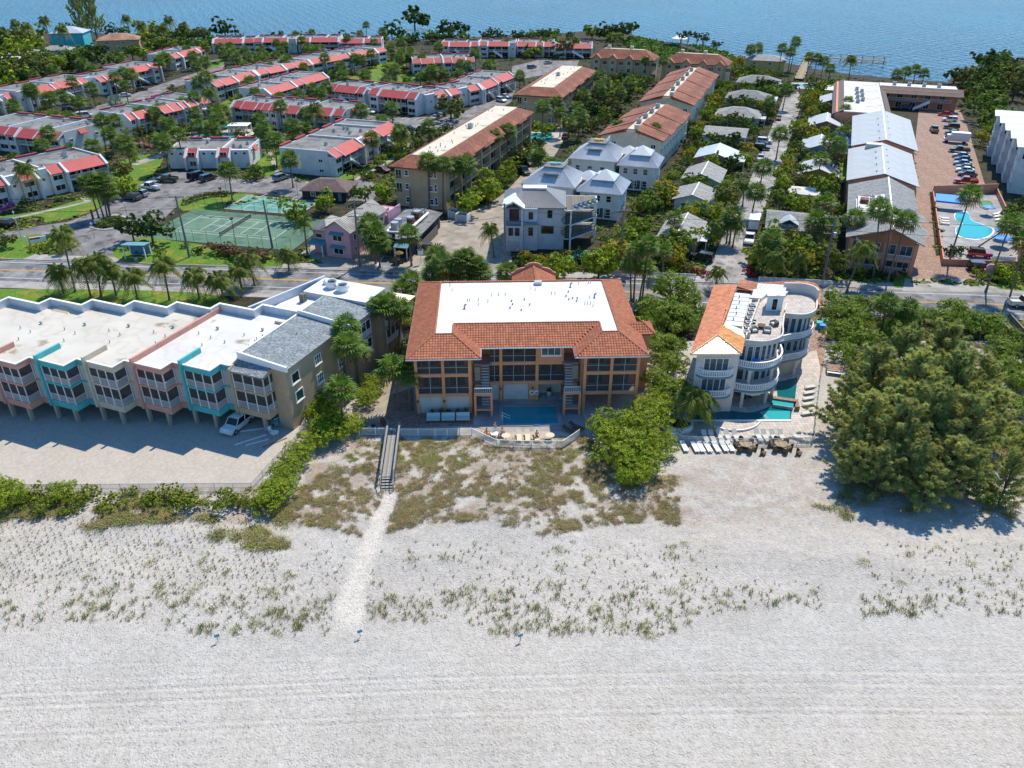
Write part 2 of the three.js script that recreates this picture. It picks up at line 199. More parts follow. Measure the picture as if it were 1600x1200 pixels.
function std(color,o={}){const{map,...rest}=o;return new THREE.MeshStandardMaterial({ color,roughness: 0.9,metalness: 0,map: map || null,...rest});}
const bumped=(color,map,bump,scale,o={})=>std(color,{ map,bumpMap: bump,bumpScale: scale,...o});
const stucco=(r,g,b)=>std(rgb(r,g,b),{ map: TX.stucco,bumpMap: TX.stucco,bumpScale: 0.02,roughness: 0.92});
const M={
  sand: bumped(rgb(0.62,0.595,0.55),TX.sand,TX.dents,0.12,{ roughness: 1,vertexColors: true}),
  sandLot: bumped(rgb(0.58,0.535,0.475),TX.sand,TX.dents,0.03,{ roughness: 1}),
  shoreSand: bumped(rgb(0.62,0.60,0.565),TX.sand,TX.dents,0.10,{ roughness: 1}),
  path: bumped(rgb(0.74,0.715,0.68),TX.sand,TX.dents,0.09,{ roughness: 1}),
  shell: bumped(rgb(0.52,0.455,0.36),TX.concrete,TX.concrete,0.03,{ roughness: 1}),
  asphalt: bumped(rgb(0.35,0.35,0.35),TX.asphalt,TX.asphalt,0.01),
  lot: bumped(rgb(0.36,0.34,0.33),TX.asphalt,TX.asphalt,0.01),
  street: bumped(rgb(0.55,0.52,0.48),TX.asphalt,TX.asphalt,0.01),
  concrete: bumped(rgb(0.54,0.51,0.46),TX.concrete,TX.concrete,0.01),
  kerb: std(rgb(0.62,0.60,0.56),{ map: TX.concrete}),
  grass: bumped(rgb(0.42,0.50,0.11),TX.grass,TX.grass,0.05,{ roughness: 1}),
  soil: bumped(rgb(0.16,0.14,0.10),TX.soil,TX.soil,0.08,{ roughness: 1}),
  paver: bumped(rgb(0.66,0.42,0.31),TX.paver,TX.paver,0.01),
  patio: bumped(rgb(0.74,0.66,0.58),TX.deck,TX.deck,0.008),
  poolDeck: bumped(rgb(0.52,0.50,0.48),TX.concrete,TX.concrete,0.008),
  white: std(rgb(0.78,0.78,0.77),{ map: TX.stucco,roughness: 0.75}),
  railGrey: std(rgb(0.56,0.56,0.58),{ roughness: 0.6}),
  whiteTrim: std(rgb(0.80,0.80,0.79),{ roughness: 0.55}),
  greyTrim: std(rgb(0.45,0.46,0.47),{ roughness: 0.6}),
  roofWhite: bumped(rgb(0.80,0.80,0.80),TX.stucco,TX.concrete,0.01,{ roughness: 0.8}),
  membrane: bumped(rgb(0.74,0.73,0.71),TX.membrane,TX.membrane,0.012,{ roughness: 0.85}),
  membraneCream: bumped(rgb(0.68,0.645,0.58),TX.membrane,TX.membrane,0.012,{ roughness: 0.85}),
  greyRoof: bumped(rgb(0.44,0.43,0.42),TX.greyRoof,TX.greyRoof,0.012),
  beigeRoof: bumped(rgb(0.76,0.68,0.55),TX.membrane,TX.membrane,0.01),
  shingle: bumped(rgb(0.37,0.42,0.44),TX.shingle,TX.shingle,0.02),
  shingleGrey: bumped(rgb(0.40,0.41,0.41),TX.shingle,TX.shingle,0.02),
  shinglePale: bumped(rgb(0.50,0.50,0.48),TX.shingle,TX.shingle,0.02),
  shingleBrown: bumped(rgb(0.25,0.18,0.16),TX.shingle,TX.shingle,0.02),
  tileClay: std(rgb(1,1,1),{ vertexColors: true,roughness: 0.85}),
  tileBrown: bumped(rgb(0.42,0.15,0.085),TX.tileFar,TX.tileFar,0.05),
  tileOrange: bumped(rgb(0.62,0.26,0.14),TX.tileFar,TX.tileFar,0.05),
  redRoof: bumped(rgb(0.56,0.085,0.08),TX.stucco,TX.concrete,0.02,{ roughness: 0.7}),
  redTrim: std(rgb(0.42,0.06,0.07),{ map: TX.stucco}),
  metalRoof: std(rgb(0.66,0.68,0.70),{ map: TX.stucco,roughness: 0.38,metalness: 0.25}),
  metalDark: std(rgb(0.20,0.215,0.235),{ map: TX.stucco,roughness: 0.6}),
  metalGrey: std(rgb(0.52,0.54,0.56),{ map: TX.stucco,roughness: 0.5,metalness: 0.15}),
  metalPeach: std(rgb(0.80,0.66,0.46),{ roughness: 0.45,metalness: 0.1,map: TX.stucco}),
  metalOld: bumped(rgb(0.50,0.51,0.50),TX.greyRoof,TX.greyRoof,0.01,{ roughness: 0.55,metalness: 0.2}),
  coral: stucco(0.72,0.36,0.28),teal: stucco(0.10,0.52,0.52),beige: stucco(0.68,0.58,0.45),tan: stucco(0.56,0.42,0.27),
  peachWall: stucco(0.86,0.37,0.18),condoWhite: stucco(0.80,0.80,0.79),tanWall: stucco(0.66,0.47,0.28),creamWall: stucco(0.74,0.66,0.52),pink: stucco(0.76,0.44,0.50),yellow: stucco(0.74,0.56,0.20),mustard: stucco(0.62,0.42,0.06),turq: stucco(0.05,0.52,0.60),rose: stucco(0.55,0.20,0.22),mint: stucco(0.30,0.56,0.48),motel: stucco(0.72,0.32,0.20),villa: stucco(0.80,0.74,0.66),blueWhite: stucco(0.72,0.75,0.79),blackWall: stucco(0.045,0.045,0.048),paleGreen: stucco(0.46,0.60,0.52),lilac: stucco(0.70,0.62,0.66),
  column: stucco(0.50,0.42,0.33),
  door: std(rgb(0.62,0.63,0.60),{ map: TX.stucco,roughness: 0.6}),
  glass: new THREE.MeshPhysicalMaterial({ color: rgb(0.015,0.02,0.024),roughness: 0.06,metalness: 0,ior: 1.52}),
  glassGreen: new THREE.MeshPhysicalMaterial({ color: rgb(0.03,0.10,0.09),roughness: 0.07,ior: 1.52}),
  glassBlue: new THREE.MeshPhysicalMaterial({ color: rgb(0.04,0.09,0.12),roughness: 0.06,ior: 1.52}),
  blind: std(rgb(0.60,0.60,0.57),{ roughness: 0.5}),
  screen: new THREE.MeshStandardMaterial({ color: rgb(0.06,0.06,0.062),roughness: 0.8,transparent: true,opacity: 0.5}),
  dark: std(rgb(0.03,0.03,0.033),{ roughness: 0.8}),
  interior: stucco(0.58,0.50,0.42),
  metal: std(rgb(0.45,0.46,0.47),{ roughness: 0.4,metalness: 0.6}),
  acGrey: std(rgb(0.40,0.41,0.41),{ roughness: 0.6,metalness: 0.2}),
  black: std(rgb(0.02,0.02,0.022),{ roughness: 0.5}),
  rubber: std(rgb(0.018,0.018,0.018),{ roughness: 0.9}),
  wood: bumped(rgb(0.36,0.31,0.25),TX.wood,TX.wood,0.01),
  woodGrey: bumped(rgb(0.56,0.53,0.48),TX.wood,TX.wood,0.01),
  woodPale: bumped(rgb(0.62,0.50,0.30),TX.wood,TX.wood,0.01),
  woodRed: bumped(rgb(0.42,0.15,0.09),TX.wood,TX.wood,0.01),
  pole: bumped(rgb(0.46,0.45,0.43),TX.bark,TX.bark,0.005),
  wicker: bumped(rgb(0.34,0.21,0.11),TX.bark,TX.bark,0.01),
  thatch: bumped(rgb(0.50,0.33,0.13),TX.bark,TX.bark,0.04),
  trunk: bumped(rgb(0.30,0.25,0.20),TX.bark,TX.bark,0.03,{ roughness: 1}),
  trunkPalm: bumped(rgb(0.40,0.34,0.27),TX.bark,TX.bark,0.02,{ roughness: 1}),
  court: bumped(rgb(0.13,0.27,0.17),TX.concrete,TX.concrete,0.004),courtIn: bumped(rgb(0.17,0.32,0.21),TX.concrete,TX.concrete,0.004),
  courtTeal: bumped(rgb(0.16,0.46,0.37),TX.concrete,TX.concrete,0.004),
  paint: std(rgb(0.75,0.75,0.73),{ map: TX.stucco}),yellow_paint: std(rgb(0.72,0.42,0.06),{ map: TX.stucco}),
  blue: std(rgb(0.02,0.22,0.62),{ roughness: 0.6}),awningBlue: std(rgb(0.01,0.26,0.72),{ roughness: 0.7}),blueGrey: std(rgb(0.14,0.33,0.42),{ roughness: 0.7,map: TX.stucco}),tealFab: std(rgb(0.04,0.42,0.42),{ roughness: 0.8}),red: std(rgb(0.55,0.02,0.02),{ roughness: 0.6}),
  sheetBlue: std(rgb(0.10,0.28,0.42),{ roughness: 0.7}),
  poolWater: new THREE.MeshPhysicalMaterial({ color: rgb(0.02,0.27,0.31),roughness: 0.08,ior: 1.33,bumpMap: TX.pool,bumpScale: 0.02}),
  poolLight: new THREE.MeshPhysicalMaterial({ color: rgb(0.035,0.36,0.37),roughness: 0.08,ior: 1.33,bumpMap: TX.pool,bumpScale: 0.02}),
  poolTeal: new THREE.MeshPhysicalMaterial({ color: rgb(0.006,0.12,0.135),roughness: 0.06,ior: 1.33,bumpMap: TX.pool,bumpScale: 0.015}),
  poolTile: bumped(rgb(0.30,0.55,0.58),TX.deck,TX.deck,0.004),
  sea: new THREE.MeshPhysicalMaterial({ color: rgb(0.002,0.17,0.325),map: TX.seaColor,roughness: 0.22,ior: 1.33,specularIntensity: 0.1,bumpMap: TX.sea,bumpScale: 5.5}),
  pond: new THREE.MeshPhysicalMaterial({ color: rgb(0.05,0.06,0.04),roughness: 0.08,ior: 1.33}),
};
const LEAFBASE={ roughness: 0.8,vertexColors: true,side: THREE.DoubleSide};
M.leaf=new THREE.MeshPhysicalMaterial({ color: rgb(1,1,1),...LEAFBASE,specularIntensity: 0.35,transmission: 0.35,thickness: 0});
M.needle=new THREE.MeshPhysicalMaterial({ color: rgb(1,1,1),...LEAFBASE,specularIntensity: 0.3,transmission: 0.5,thickness: 0});
M.leafOpaque=new THREE.MeshPhysicalMaterial({ color: rgb(1,1,1),...LEAFBASE,specularIntensity: 0.3});

// ---------------------------------------------------------------- the setting: beach, ground, water, roads, lawns
const pixPoly=(pts,h=0)=>pts.map(([x,y])=>{ const q=P(x,y,h);return [q.x,q.z];});
// smooth closed outline through points
function smoothPoly(poly,n=5){const c=new THREE.CatmullRomCurve3(poly.map(p=>V(p[0],0,p[1])),true,'centripetal');return c.getPoints(poly.length*n).slice(0,-1).map(q=>[q.x,q.z]);}
const inPoly=(x,z,pl)=>{ let r=false;for (let i=0,j=pl.length - 1;i < pl.length;j=i++){const [a,b]=pl[i],[c,d]=pl[j];if ((b > z) !== (d > z) && x < (c - a)*(z - b)/(d - b) + a) r=!r;} return r;};
function roundPoly(cx,cz,rx,rz,n=20){return Array.from({ length: n},(_,i)=>[cx + rx*Math.cos(i/n*6.28318),cz + rz*Math.sin(i/n*6.28318)]);}

// beach path from the boardwalk down to the sea, and the walked opening beside the villa
const pathLine=[[612,772],[600,800],[582,840],[566,880],[552,920],[548,950],[545,985],[548,1015]].map(([x,y])=>P(x,y));
const pathW=[1.3,1.3,1.7,2.0,2.2,2.4,2.8,3.4];
function pathDist(x,z){let b=99;for (let i=0;i + 1 < pathLine.length;i++){const a=pathLine[i],c=pathLine[i + 1],dx=c.x - a.x,dz=c.z - a.z,t=clamp(((x - a.x)*dx + (z - a.z)*dz)/(dx*dx + dz*dz)),d=Math.hypot(x - a.x - dx*t,z - a.z - dz*t) - mix(pathW[i],pathW[i + 1],t)/2;if (d < b) b=d;} return b;}
function sandTone(x,z){                                 // clean white sand on the trodden path, greyer shelly sand and plant litter among the dune plants
  const t=fbm(x*0.09,z*0.22,4,0,381),g=fbm(x*0.7,z*0.8,3,0,391),dune=sstep(-66,-69,z + 2.5*(t - 0.5)*2)*sstep(-92,-84,z);
  const litter=dune*sstep(0.42,0.62,g)*0.30*(x < 21 && x > -45 ? 1 : 0.5),shelly=sstep(0.46,0.62,t)*0.07,k=1 - shelly,p=sstep(0.6,-0.4,pathDist(x,z) + 1.6*(g - 0.5))*sstep(-50.5,-55,z),w=(fbm(x*0.05 + 3,z*0.12,3,0,401) - 0.5)*0.05;
  return [mix(k*(1 - litter*0.7)*(1 + w),1.2,p),mix(k*(1 - litter),1.19,p),mix(k*(1 - litter*1.25)*(1 - w),1.17,p)];
}
function beachY(x,z) {
  const zb=mix(-73.5,-82,sstep(-32,-20,x)),flat=sstep(zb,zb + 5,z);                        // level where the buildings stand
  const dune=sstep(-57,-62,z);
  let y=flat*dune*0.75*(fbm(x*0.11 + 7,z*0.16,4,0,301) - 0.42);
  y += flat*0.16*(fbm(x*0.5,z*0.6,3,0,311) - 0.5)*mix(0.35,1,dune);
  y += flat*0.10*(vnoise(x*2.1,z*2.3,0,321) - 0.5)*mix(0.22,1,dune);
  const pd=pathDist(x,z);if (pd < 0.6) y -= 0.10*sstep(0.6,-0.2,pd)*flat;
  if (z > -56){                                          // ruts and harrow lines of beach vehicles along the shore
    const w=z + 0.9*Math.sin(x*0.035 + 1) + 0.5*fbm(x*0.05,3,2,0,331) + x*0.015;
    for (const [c,k] of [[-46.3,0.055],[-45.0,0.05],[-43.9,0.03],[-42.6,0.055],[-41.9,0.045],[-40.5,0.03],[-47.6,0.02],[-49.2,0.02]]) y -= k*Math.exp(-Math.pow((w - c)/0.15,2)) - k*0.5*Math.exp(-Math.pow((w - c - 0.36)/0.17,2));
    y += 0.012*Math.sin(w*9 + 1.5*fbm(x*0.12,z*0.3,3,0,341))*sstep(-50,-47,z)*sstep(0.35,0.6,fbm(x*0.03,z*0.15,2,0,351));
 }
  return y;
}
{
  const xs=[],zs=[];
  for (let x=-78;x <= 78.01;x += 0.3) xs.push(x);
  for (let z=-30;z > -58;z -= 0.15) zs.push(z);
  for (let z=-58;z >= -113;z -= z > -84 ? 0.3 : 1.5) zs.push(z);
  const nx=xs.length,nz=zs.length,p=new Float32Array(nx*nz*3),uv=new Float32Array(nx*nz*2),col=new Float32Array(nx*nz*3),idx=[];
  for (let j=0;j < nz;j++) for (let i=0;i < nx;i++){const k=j*nx + i;p[k*3]=xs[i];p[k*3 + 1]=beachY(xs[i],zs[j]);p[k*3 + 2]=zs[j];uv[k*2]=xs[i];uv[k*2 + 1]=-zs[j];const c=sandTone(xs[i],zs[j]);col[k*3]=c[0];col[k*3 + 1]=c[1];col[k*3 + 2]=c[2];}
  for (let j=0;j + 1 < nz;j++) for (let i=0;i + 1 < nx;i++){const a=j*nx + i,b=a + 1,c=a + nx,d=c + 1;idx.push(a,b,d,a,d,c);}
  const g=new THREE.BufferGeometry();g.setAttribute('position',new THREE.BufferAttribute(p,3));g.setAttribute('uv',new THREE.BufferAttribute(uv,2));g.setAttribute('color',new THREE.BufferAttribute(col,3));g.setIndex(idx);g.computeVertexNormals();
  struct('beach',g,M.sand);
  struct('shore_sand',new MB().sheet([[-400,120],[400,120],[400,-116],[-400,-116]].reverse(),-0.35).geo(),M.shoreSand);
}
// land behind the beach down to the bay shore
const coast=[[-500,48],[-200,52],[0,52],[120,50],[240,56],[330,62],[480,60],[600,63],[690,60],[800,56],[900,50],[955,44],[985,50],[1000,64],[1040,76],[1100,72],[1130,80],[1150,92],[1200,95],[1240,100],[1275,108],[1330,116],[1420,124],[1480,128],[1500,108],[1540,100],[1600,92],[1750,84],[2200,80]];
const land=[[-420,-112],[420,-112],...pixPoly(coast).reverse()];
struct('ground',new MB().prism(land,-1.2,-0.03).geo(),M.soil);
struct('bay_water',new MB().sheet([[-3500,-150],[3500,-150],[3500,-5200],[-3500,-5200]],-0.55).geo(),M.sea);

const layer=(name,poly,mat,y)=>struct(name,new MB().sheet(poly,y).geo(),mat);
// main road
const roadA=P(25,422.5),roadB=P(1500,474),roadDir=roadB.clone().sub(roadA).normalize(),roadN=V(-roadDir.z,0,roadDir.x);  // roadN points to the beach
const onRoad=(t,s)=>{ const q=roadA.clone().addScaledVector(roadDir,t).addScaledVector(roadN,s);return [q.x,q.z];};
const strip=(s0,s1,t0=-160,t1=330)=>[onRoad(t0,s0),onRoad(t1,s0),onRoad(t1,s1),onRoad(t0,s1)];
layer('road_verge',strip(-8.6,8.2),M.concrete,0.012);
layer('road',strip(-5.3,5.0),M.asphalt,0.03);
struct('kerb',new MB().prism(strip(-5.62,-5.42,-160,160),0,0.13).geo(),M.kerb);
layer('sidewalk',strip(-8.3,-6.4),M.concrete,0.026);
const mk=(name,s0,s1,mat,t0=-160,t1=330)=>layer(name,strip(s0,s1,t0,t1),mat,0.045);
mk('edge_line',-3.95,-3.78,M.paint);mk('edge_line',3.6,3.77,M.paint);
mk('centre_line',-0.26,-0.08,M.yellow_paint);mk('centre_line',0.08,0.26,M.yellow_paint);
// cottage street
const streetPoly=pixPoly([[1092,438],[1168,440],[1168,405],[1180,365],[1198,315],[1218,270],[1232,225],[1243,190],[1256,152],[1246,143],[1226,146],[1218,170],[1203,205],[1184,255],[1163,300],[1140,345],[1118,395]]);
layer('street',streetPoly,M.street,0.02);
// crushed-shell lane and yard by the restaurant
const lanePoly=pixPoly([[470,396],[520,418],[560,428],[640,442],[795,452],[800,404],[790,350],[800,318],[842,276],[870,238],[897,190],[908,160],[896,158],[880,186],[850,228],[826,262],[790,300],[760,322],[716,338],[690,346],[655,322],[612,330],[640,350],[560,388],[500,372]]);
layer('shell_lane',lanePoly,M.shell,0.02);
// motel pavers and apron
const motelLot=pixPoly([[1413,437],[1532,437],[1560,410],[1556,392],[1462,400],[1452,300],[1540,292],[1512,200],[1500,172],[1436,168],[1428,240],[1432,300]]);
layer('paver_lot',motelLot,M.paver,0.02);
layer('driveway_apron',pixPoly([[1414,436],[1531,436],[1572,457],[1410,455]]),M.concrete,0.034);
// condo parking and drives
const lotA=pixPoly([[-60,372],[0,365],[60,353],[105,347],[150,330],[168,316],[205,300],[232,280],[265,268],[330,272],[400,284],[405,279],[440,268],[462,284],[520,290],[560,281],[602,288],[580,315],[480,312],[402,302],[345,299],[293,309],[268,330],[246,352],[220,372],[160,414],[62,414],[100,396],[122,385],[75,366],[30,372],[-60,382]]);
layer('parking_lot',lotA,M.lot,0.02);
const lotB=pixPoly([[-40,195],[60,196],[100,180],[165,162],[262,128],[330,106],[352,100],[345,113],[275,136],[215,162],[150,184],[100,204],[50,212],[-40,215]]);
layer('parking_lot',lotB,M.lot,0.02);
const lotC=pixPoly([[520,168],[600,185],[680,182],[722,176],[770,150],[805,140],[800,158],[726,208],[690,208],[660,202],[640,215],[612,200],[540,178]]);
layer('parking_lot',lotC,M.lot,0.02);
const lotD=pixPoly([[800,104],[840,94],[905,95],[900,106],[835,120],[800,126]]);
layer('parking_lot',lotD,M.lot,0.02);
// lawns
const lawns=[
  [[-40,408],[-40,378],[25,371],[60,366],[92,380],[62,394],[36,404]],
  [[-40,352],[0,345],[66,338],[72,348],[150,328],[158,312],[135,310],[70,328],[0,338],[-40,342]],
  [[180,290],[176,262],[210,245],[250,240],[252,255],[236,274],[205,296]],
  [[285,311],[345,305],[395,303],[388,314],[356,315],[349,327],[284,328]],
  [[176,392],[205,376],[230,370],[268,376],[330,386],[348,404],[346,416],[200,411]],
  [[402,258],[418,232],[434,214],[446,240],[440,274],[418,276]],
  [[340,166],[398,140],[440,127],[430,140],[408,152],[362,174]],
  [[478,128],[520,120],[545,121],[520,132],[488,134]],
  [[546,124],[575,108],[606,92],[624,92],[626,106],[600,114],[646,117],[642,126],[600,130],[570,128]],
  [[510,283],[548,270],[562,272],[532,290]],[[565,266],[610,246],[640,214],[654,212],[640,230],[608,256],[580,268]],
  [[330,108],[322,98],[345,92],[352,98]],
  [[68,452],[352,464],[350,480],[-60,470],[-60,455]],
  [[1398,449],[1418,449],[1417,424],[1406,424]],[[1535,449],[1600,455],[1660,462],[1660,452],[1560,444]],
  [[1318,140],[1335,140],[1332,290],[1316,285]],
  [[598,100],[625,86],[640,92],[628,104]],
].map(p=>smoothPoly(pixPoly(p),4));
lawns.forEach(p=>layer('lawn',p,M.grass,0.03));
// walks
const walk=(pts,w)=>{ const q=pts.map(([x,y])=>P(x,y));for (let i=0;i + 1 < q.length;i++){const d=q[i + 1].clone().sub(q[i]).normalize(),n=V(-d.z,0,d.x).multiplyScalar(w/2),a=q[i].clone().addScaledVector(d,-w*0.3),b=q[i + 1].clone().addScaledVector(d,w*0.3);layer('footpath',[[a.x + n.x,a.z + n.z],[a.x - n.x,a.z - n.z],[b.x - n.x,b.z - n.z],[b.x + n.x,b.z + n.z]],M.concrete,0.038 + i*0.003);}};
walk([[-20,347],[12,343],[110,322],[138,315],[130,309]],1.3);walk([[435,272],[420,236]],1.2);walk([[540,289],[575,270],[612,250],[650,215]],1.3);walk([[212,256],[252,243],[268,232]],3.2);walk([[445,276],[500,290]],1.2);
// pond and creek in the condo grounds
layer('creek',smoothPoly(pixPoly([[598,118],[606,112],[618,112],[620,122],[606,126],[592,124]])),M.pond,0.05);
layer('creek',smoothPoly(pixPoly([[196,240],[212,232],[236,230],[228,240],[210,246]])),M.pond,0.05);
// sandy lot of the coloured condominium (inside its fence), and the strip beside the boardwalk
layer('sand_lot',pixPoly([[-60,764],[392,762],[462,694],[474,662],[440,640],[-60,600]]),M.sandLot,0.03);
layer('shell_path',smoothPoly(pixPoly([[562,668],[594,668],[608,620],[640,560],[618,556],[580,610],[548,650]])),M.shell,0.025);

// ---------------------------------------------------------------- building kit
const gcache={};
function cached(key,fn){if (!gcache[key]){const m=new MB();fn(m);gcache[key]=m.geo();} return gcache[key];}
function put(parent,name,geo,mat,F,x,y,z){const m=addMesh(name,geo,mat,parent);m.applyMatrix4(F.clone().multiply(new THREE.Matrix4().makeTranslation(x,y,z)));return m;}
// framed window on a facade frame F: lower left corner x,y; frame stands proud of the wall, pane sits back inside it
function win(parent,F,x,y,w,h,o={}) {
  const{cols=1,rows=1,fr=0.09,frame=M.whiteTrim,pane=M.glass,sill=false,z=0,name='window'}=o;
  const g=cached(`w${w.toFixed(2)}_${h.toFixed(2)}_${cols}_${rows}_${fr}_${sill}`,(m)=>{
    m.box(0,0,0,fr,h,0.09).box(w - fr,0,0,w,h,0.09).box(fr,0,0,w - fr,fr,0.09).box(fr,h - fr,0,w - fr,h,0.09);
    for (let i=1;i < cols;i++) m.box(w*i/cols - fr*0.35,fr,0.01,w*i/cols + fr*0.35,h - fr,0.075);
    for (let i=1;i < rows;i++) m.box(fr,h*i/rows - fr*0.3,0.012,w - fr,h*i/rows + fr*0.3,0.07);
    if (sill) m.box(-0.08,-0.12,0,w + 0.08,0,0.16);
 });
  const f=put(parent,name,g,frame,F,x,y,z);
  const p=addMesh('pane',cached(`p${w.toFixed(2)}_${h.toFixed(2)}_${fr}`,(m)=>m.box(fr,fr,0.004,w - fr,h - fr,0.03)),pane,f);
  return f;
}
function railing(parent,F,x,y,z,L,h=1.0,mat=M.whiteTrim,gap=0.13,pk=0.035) {
  const g=cached(`r${L.toFixed(2)}_${h}_${gap}_${pk}`,(m)=>{ m.box(0,h - 0.07,-0.03,L,h,0.03).box(0,0.08,-0.025,L,0.13,0.025);const n=Math.max(2,Math.round(L/gap));for (let i=0;i <= n;i++) m.box(i*(L - pk)/n,i % 12 ? 0.13 : 0,-pk/2,i*(L - pk)/n + pk,h - 0.07,pk/2);});
  return put(parent,'railing',g,mat,F,x,y,z);
}
function stairFlight(parent,F,x0,x1,z0,z1,y0,y1,n,mat,alongX=false){  // steps rising from (x0|z0,y0) to (x1|z1,y1)
  for (let i=0;i < n;i++){const t0=i/n,t1=(i + 1)/n,y=mix(y0,y1,t1);const m=new MB(F);if (alongX) m.box(Math.min(mix(x0,x1,t0),mix(x0,x1,t1)),y - 0.14,z0,Math.max(mix(x0,x1,t0),mix(x0,x1,t1)) + 0.02,y,z1);else m.box(x0,y - 0.14,Math.min(mix(z0,z1,t0),mix(z0,z1,t1)),x1,y,Math.max(mix(z0,z1,t0),mix(z0,z1,t1)) + 0.02);addMesh('step',m.geo(),mat,parent);}
}
// rows of barrel tiles on a sloping polygon; poly corners are [x,y,z]; first edge is the eave
function tilePlane(m,poly,r,tw=0.37,tl=0.42,base=[0.41,0.145,0.072]) {
  const a=V(...poly[0]),b=V(...poly[1]),u=b.clone().sub(a).normalize();
  let n=null;for (let i=2;i < poly.length;i++){const c=V(...poly[i]).sub(a).cross(u);if (c.length() > 0.1){n=c.normalize();break;}}
  if (n.y < 0) n.negate();const v=n.clone().cross(u);if (v.y < 0) v.negate();
  const p2=poly.map(q=>{ const d=V(...q).sub(a);return [d.dot(u),d.dot(v)];});
  const us=p2.map(q=>q[0]),vs=p2.map(q=>q[1]),v1=Math.max(...vs),u0=Math.min(...us),u1=Math.max(...us);
  const at=(s,t,h)=>[a.x + u.x*s + v.x*t + n.x*h,a.y + u.y*s + v.y*t + n.y*h,a.z + u.z*s + v.z*t + n.z*h];
  const nc=Math.ceil((u1 - u0)/tw),nr=Math.ceil(v1/tl);
  for (let j=0;j < nr;j++) for (let i=0;i < nc;i++) {
    const s=u0 + i*tw,t=j*tl;if (!inPoly(s + tw/2,t + tl/2,p2)) continue;
    const k=0.80 + 0.4*r(),w=(r() - 0.5)*0.12;m.col=[base[0]*k*(1 - w*0.3),base[1]*k*(1 + w),base[2]*k*(1 + w)];
    const A=0.085,B=0.02,e=0.06,t1=t + tl + 0.02,prof=[[0,0],[0.14,0.6],[0.36,1],[0.6,0.9],[0.8,0.35],[1,0]];
    for (let q=0;q + 1 < prof.length;q++){const [x0,h0]=prof[q],[x1,h1]=prof[q + 1];m.quad(at(s + x0*tw,t,e + h0*A),at(s + x1*tw,t,e + h1*A),at(s + x1*tw,t1,B - 0.01 + h1*A),at(s + x0*tw,t1,B - 0.01 + h0*A));m.quad(at(s + x0*tw,t,0),at(s + x1*tw,t,0),at(s + x1*tw,t,e + h1*A),at(s + x0*tw,t,e + h0*A));}
 }
  m.col=null;
}
function capTiles(m,a,b,r,base=[0.40,0.135,0.07]){const A=V(...a),d=V(...b).sub(A),L=d.length(),n=Math.ceil(L/0.42);d.normalize();for (let i=0;i < n;i++){const k=0.8 + 0.4*r();m.col=base.map(x=>x*k);const p=A.clone().addScaledVector(d,i*L/n),q=A.clone().addScaledVector(d,(i + 1)*L/n + 0.03);m.bar([p.x,p.y + 0.05,p.z],[q.x,q.y + 0.05,q.z],0.15,0.11,6);} m.col=null;}
// standing seams on a sloping quad a,b (eave) c,d (top)
function seams(parent,name,mat,a,b,c,d,gap=0.5,F){part(parent,name,mat,(m)=>{ const n=Math.max(2,Math.round(V(...a).distanceTo(V(...b))/gap)),u=V(...b).sub(V(...a)),L=u.length();u.normalize();const lerp=(p,q,t)=>V(...p).lerp(V(...q),t);for (let i=0;i <= n;i++){const p=lerp(a,b,i/n),q=lerp(d,c,i/n);if (p.distanceTo(q) < 0.3) continue;m.bar([p.x,p.y + 0.03,p.z],[q.x,q.y + 0.03,q.z],0.035,0.035,4);}},F);}
function roofVent(parent,x,y,z,r,kind=0) {
  if (kind === 1) return part(parent,'roof_vent',M.acGrey,(m)=>{ m.disc(x,y,z,r*0.7,r*1.4,8);m.bar([x,y + r*1.4,z],[x,y + r*2.2,z],r*1.25,r*0.7,8);});
  if (kind === 2) return part(parent,'roof_vent',M.acGrey,(m)=>{ m.bar([x,y,z],[x,y + 0.5,z],r,r,8);m.bar([x,y + 0.5,z],[x + r*2.2,y + 0.62,z],r*1.1,r*1.2,8);});
  return part(parent,'vent_pipe',M.acGrey,(m)=>m.disc(x,y,z,r,0.45,7));
}
function acUnit(parent,x,y,z,s=1){const a=part(parent,'air_conditioner',M.acGrey,(m)=>{ m.cbox(x,y + 0.12,z,0.9*s,0.85*s,0.9*s);m.cbox(x,y,z,1.0*s,0.12,1.0*s);});part(a,'fan_grille',M.black,(m)=>m.disc(x,y + 0.12 + 0.85*s,z,0.36*s,0.03,12));return a;}

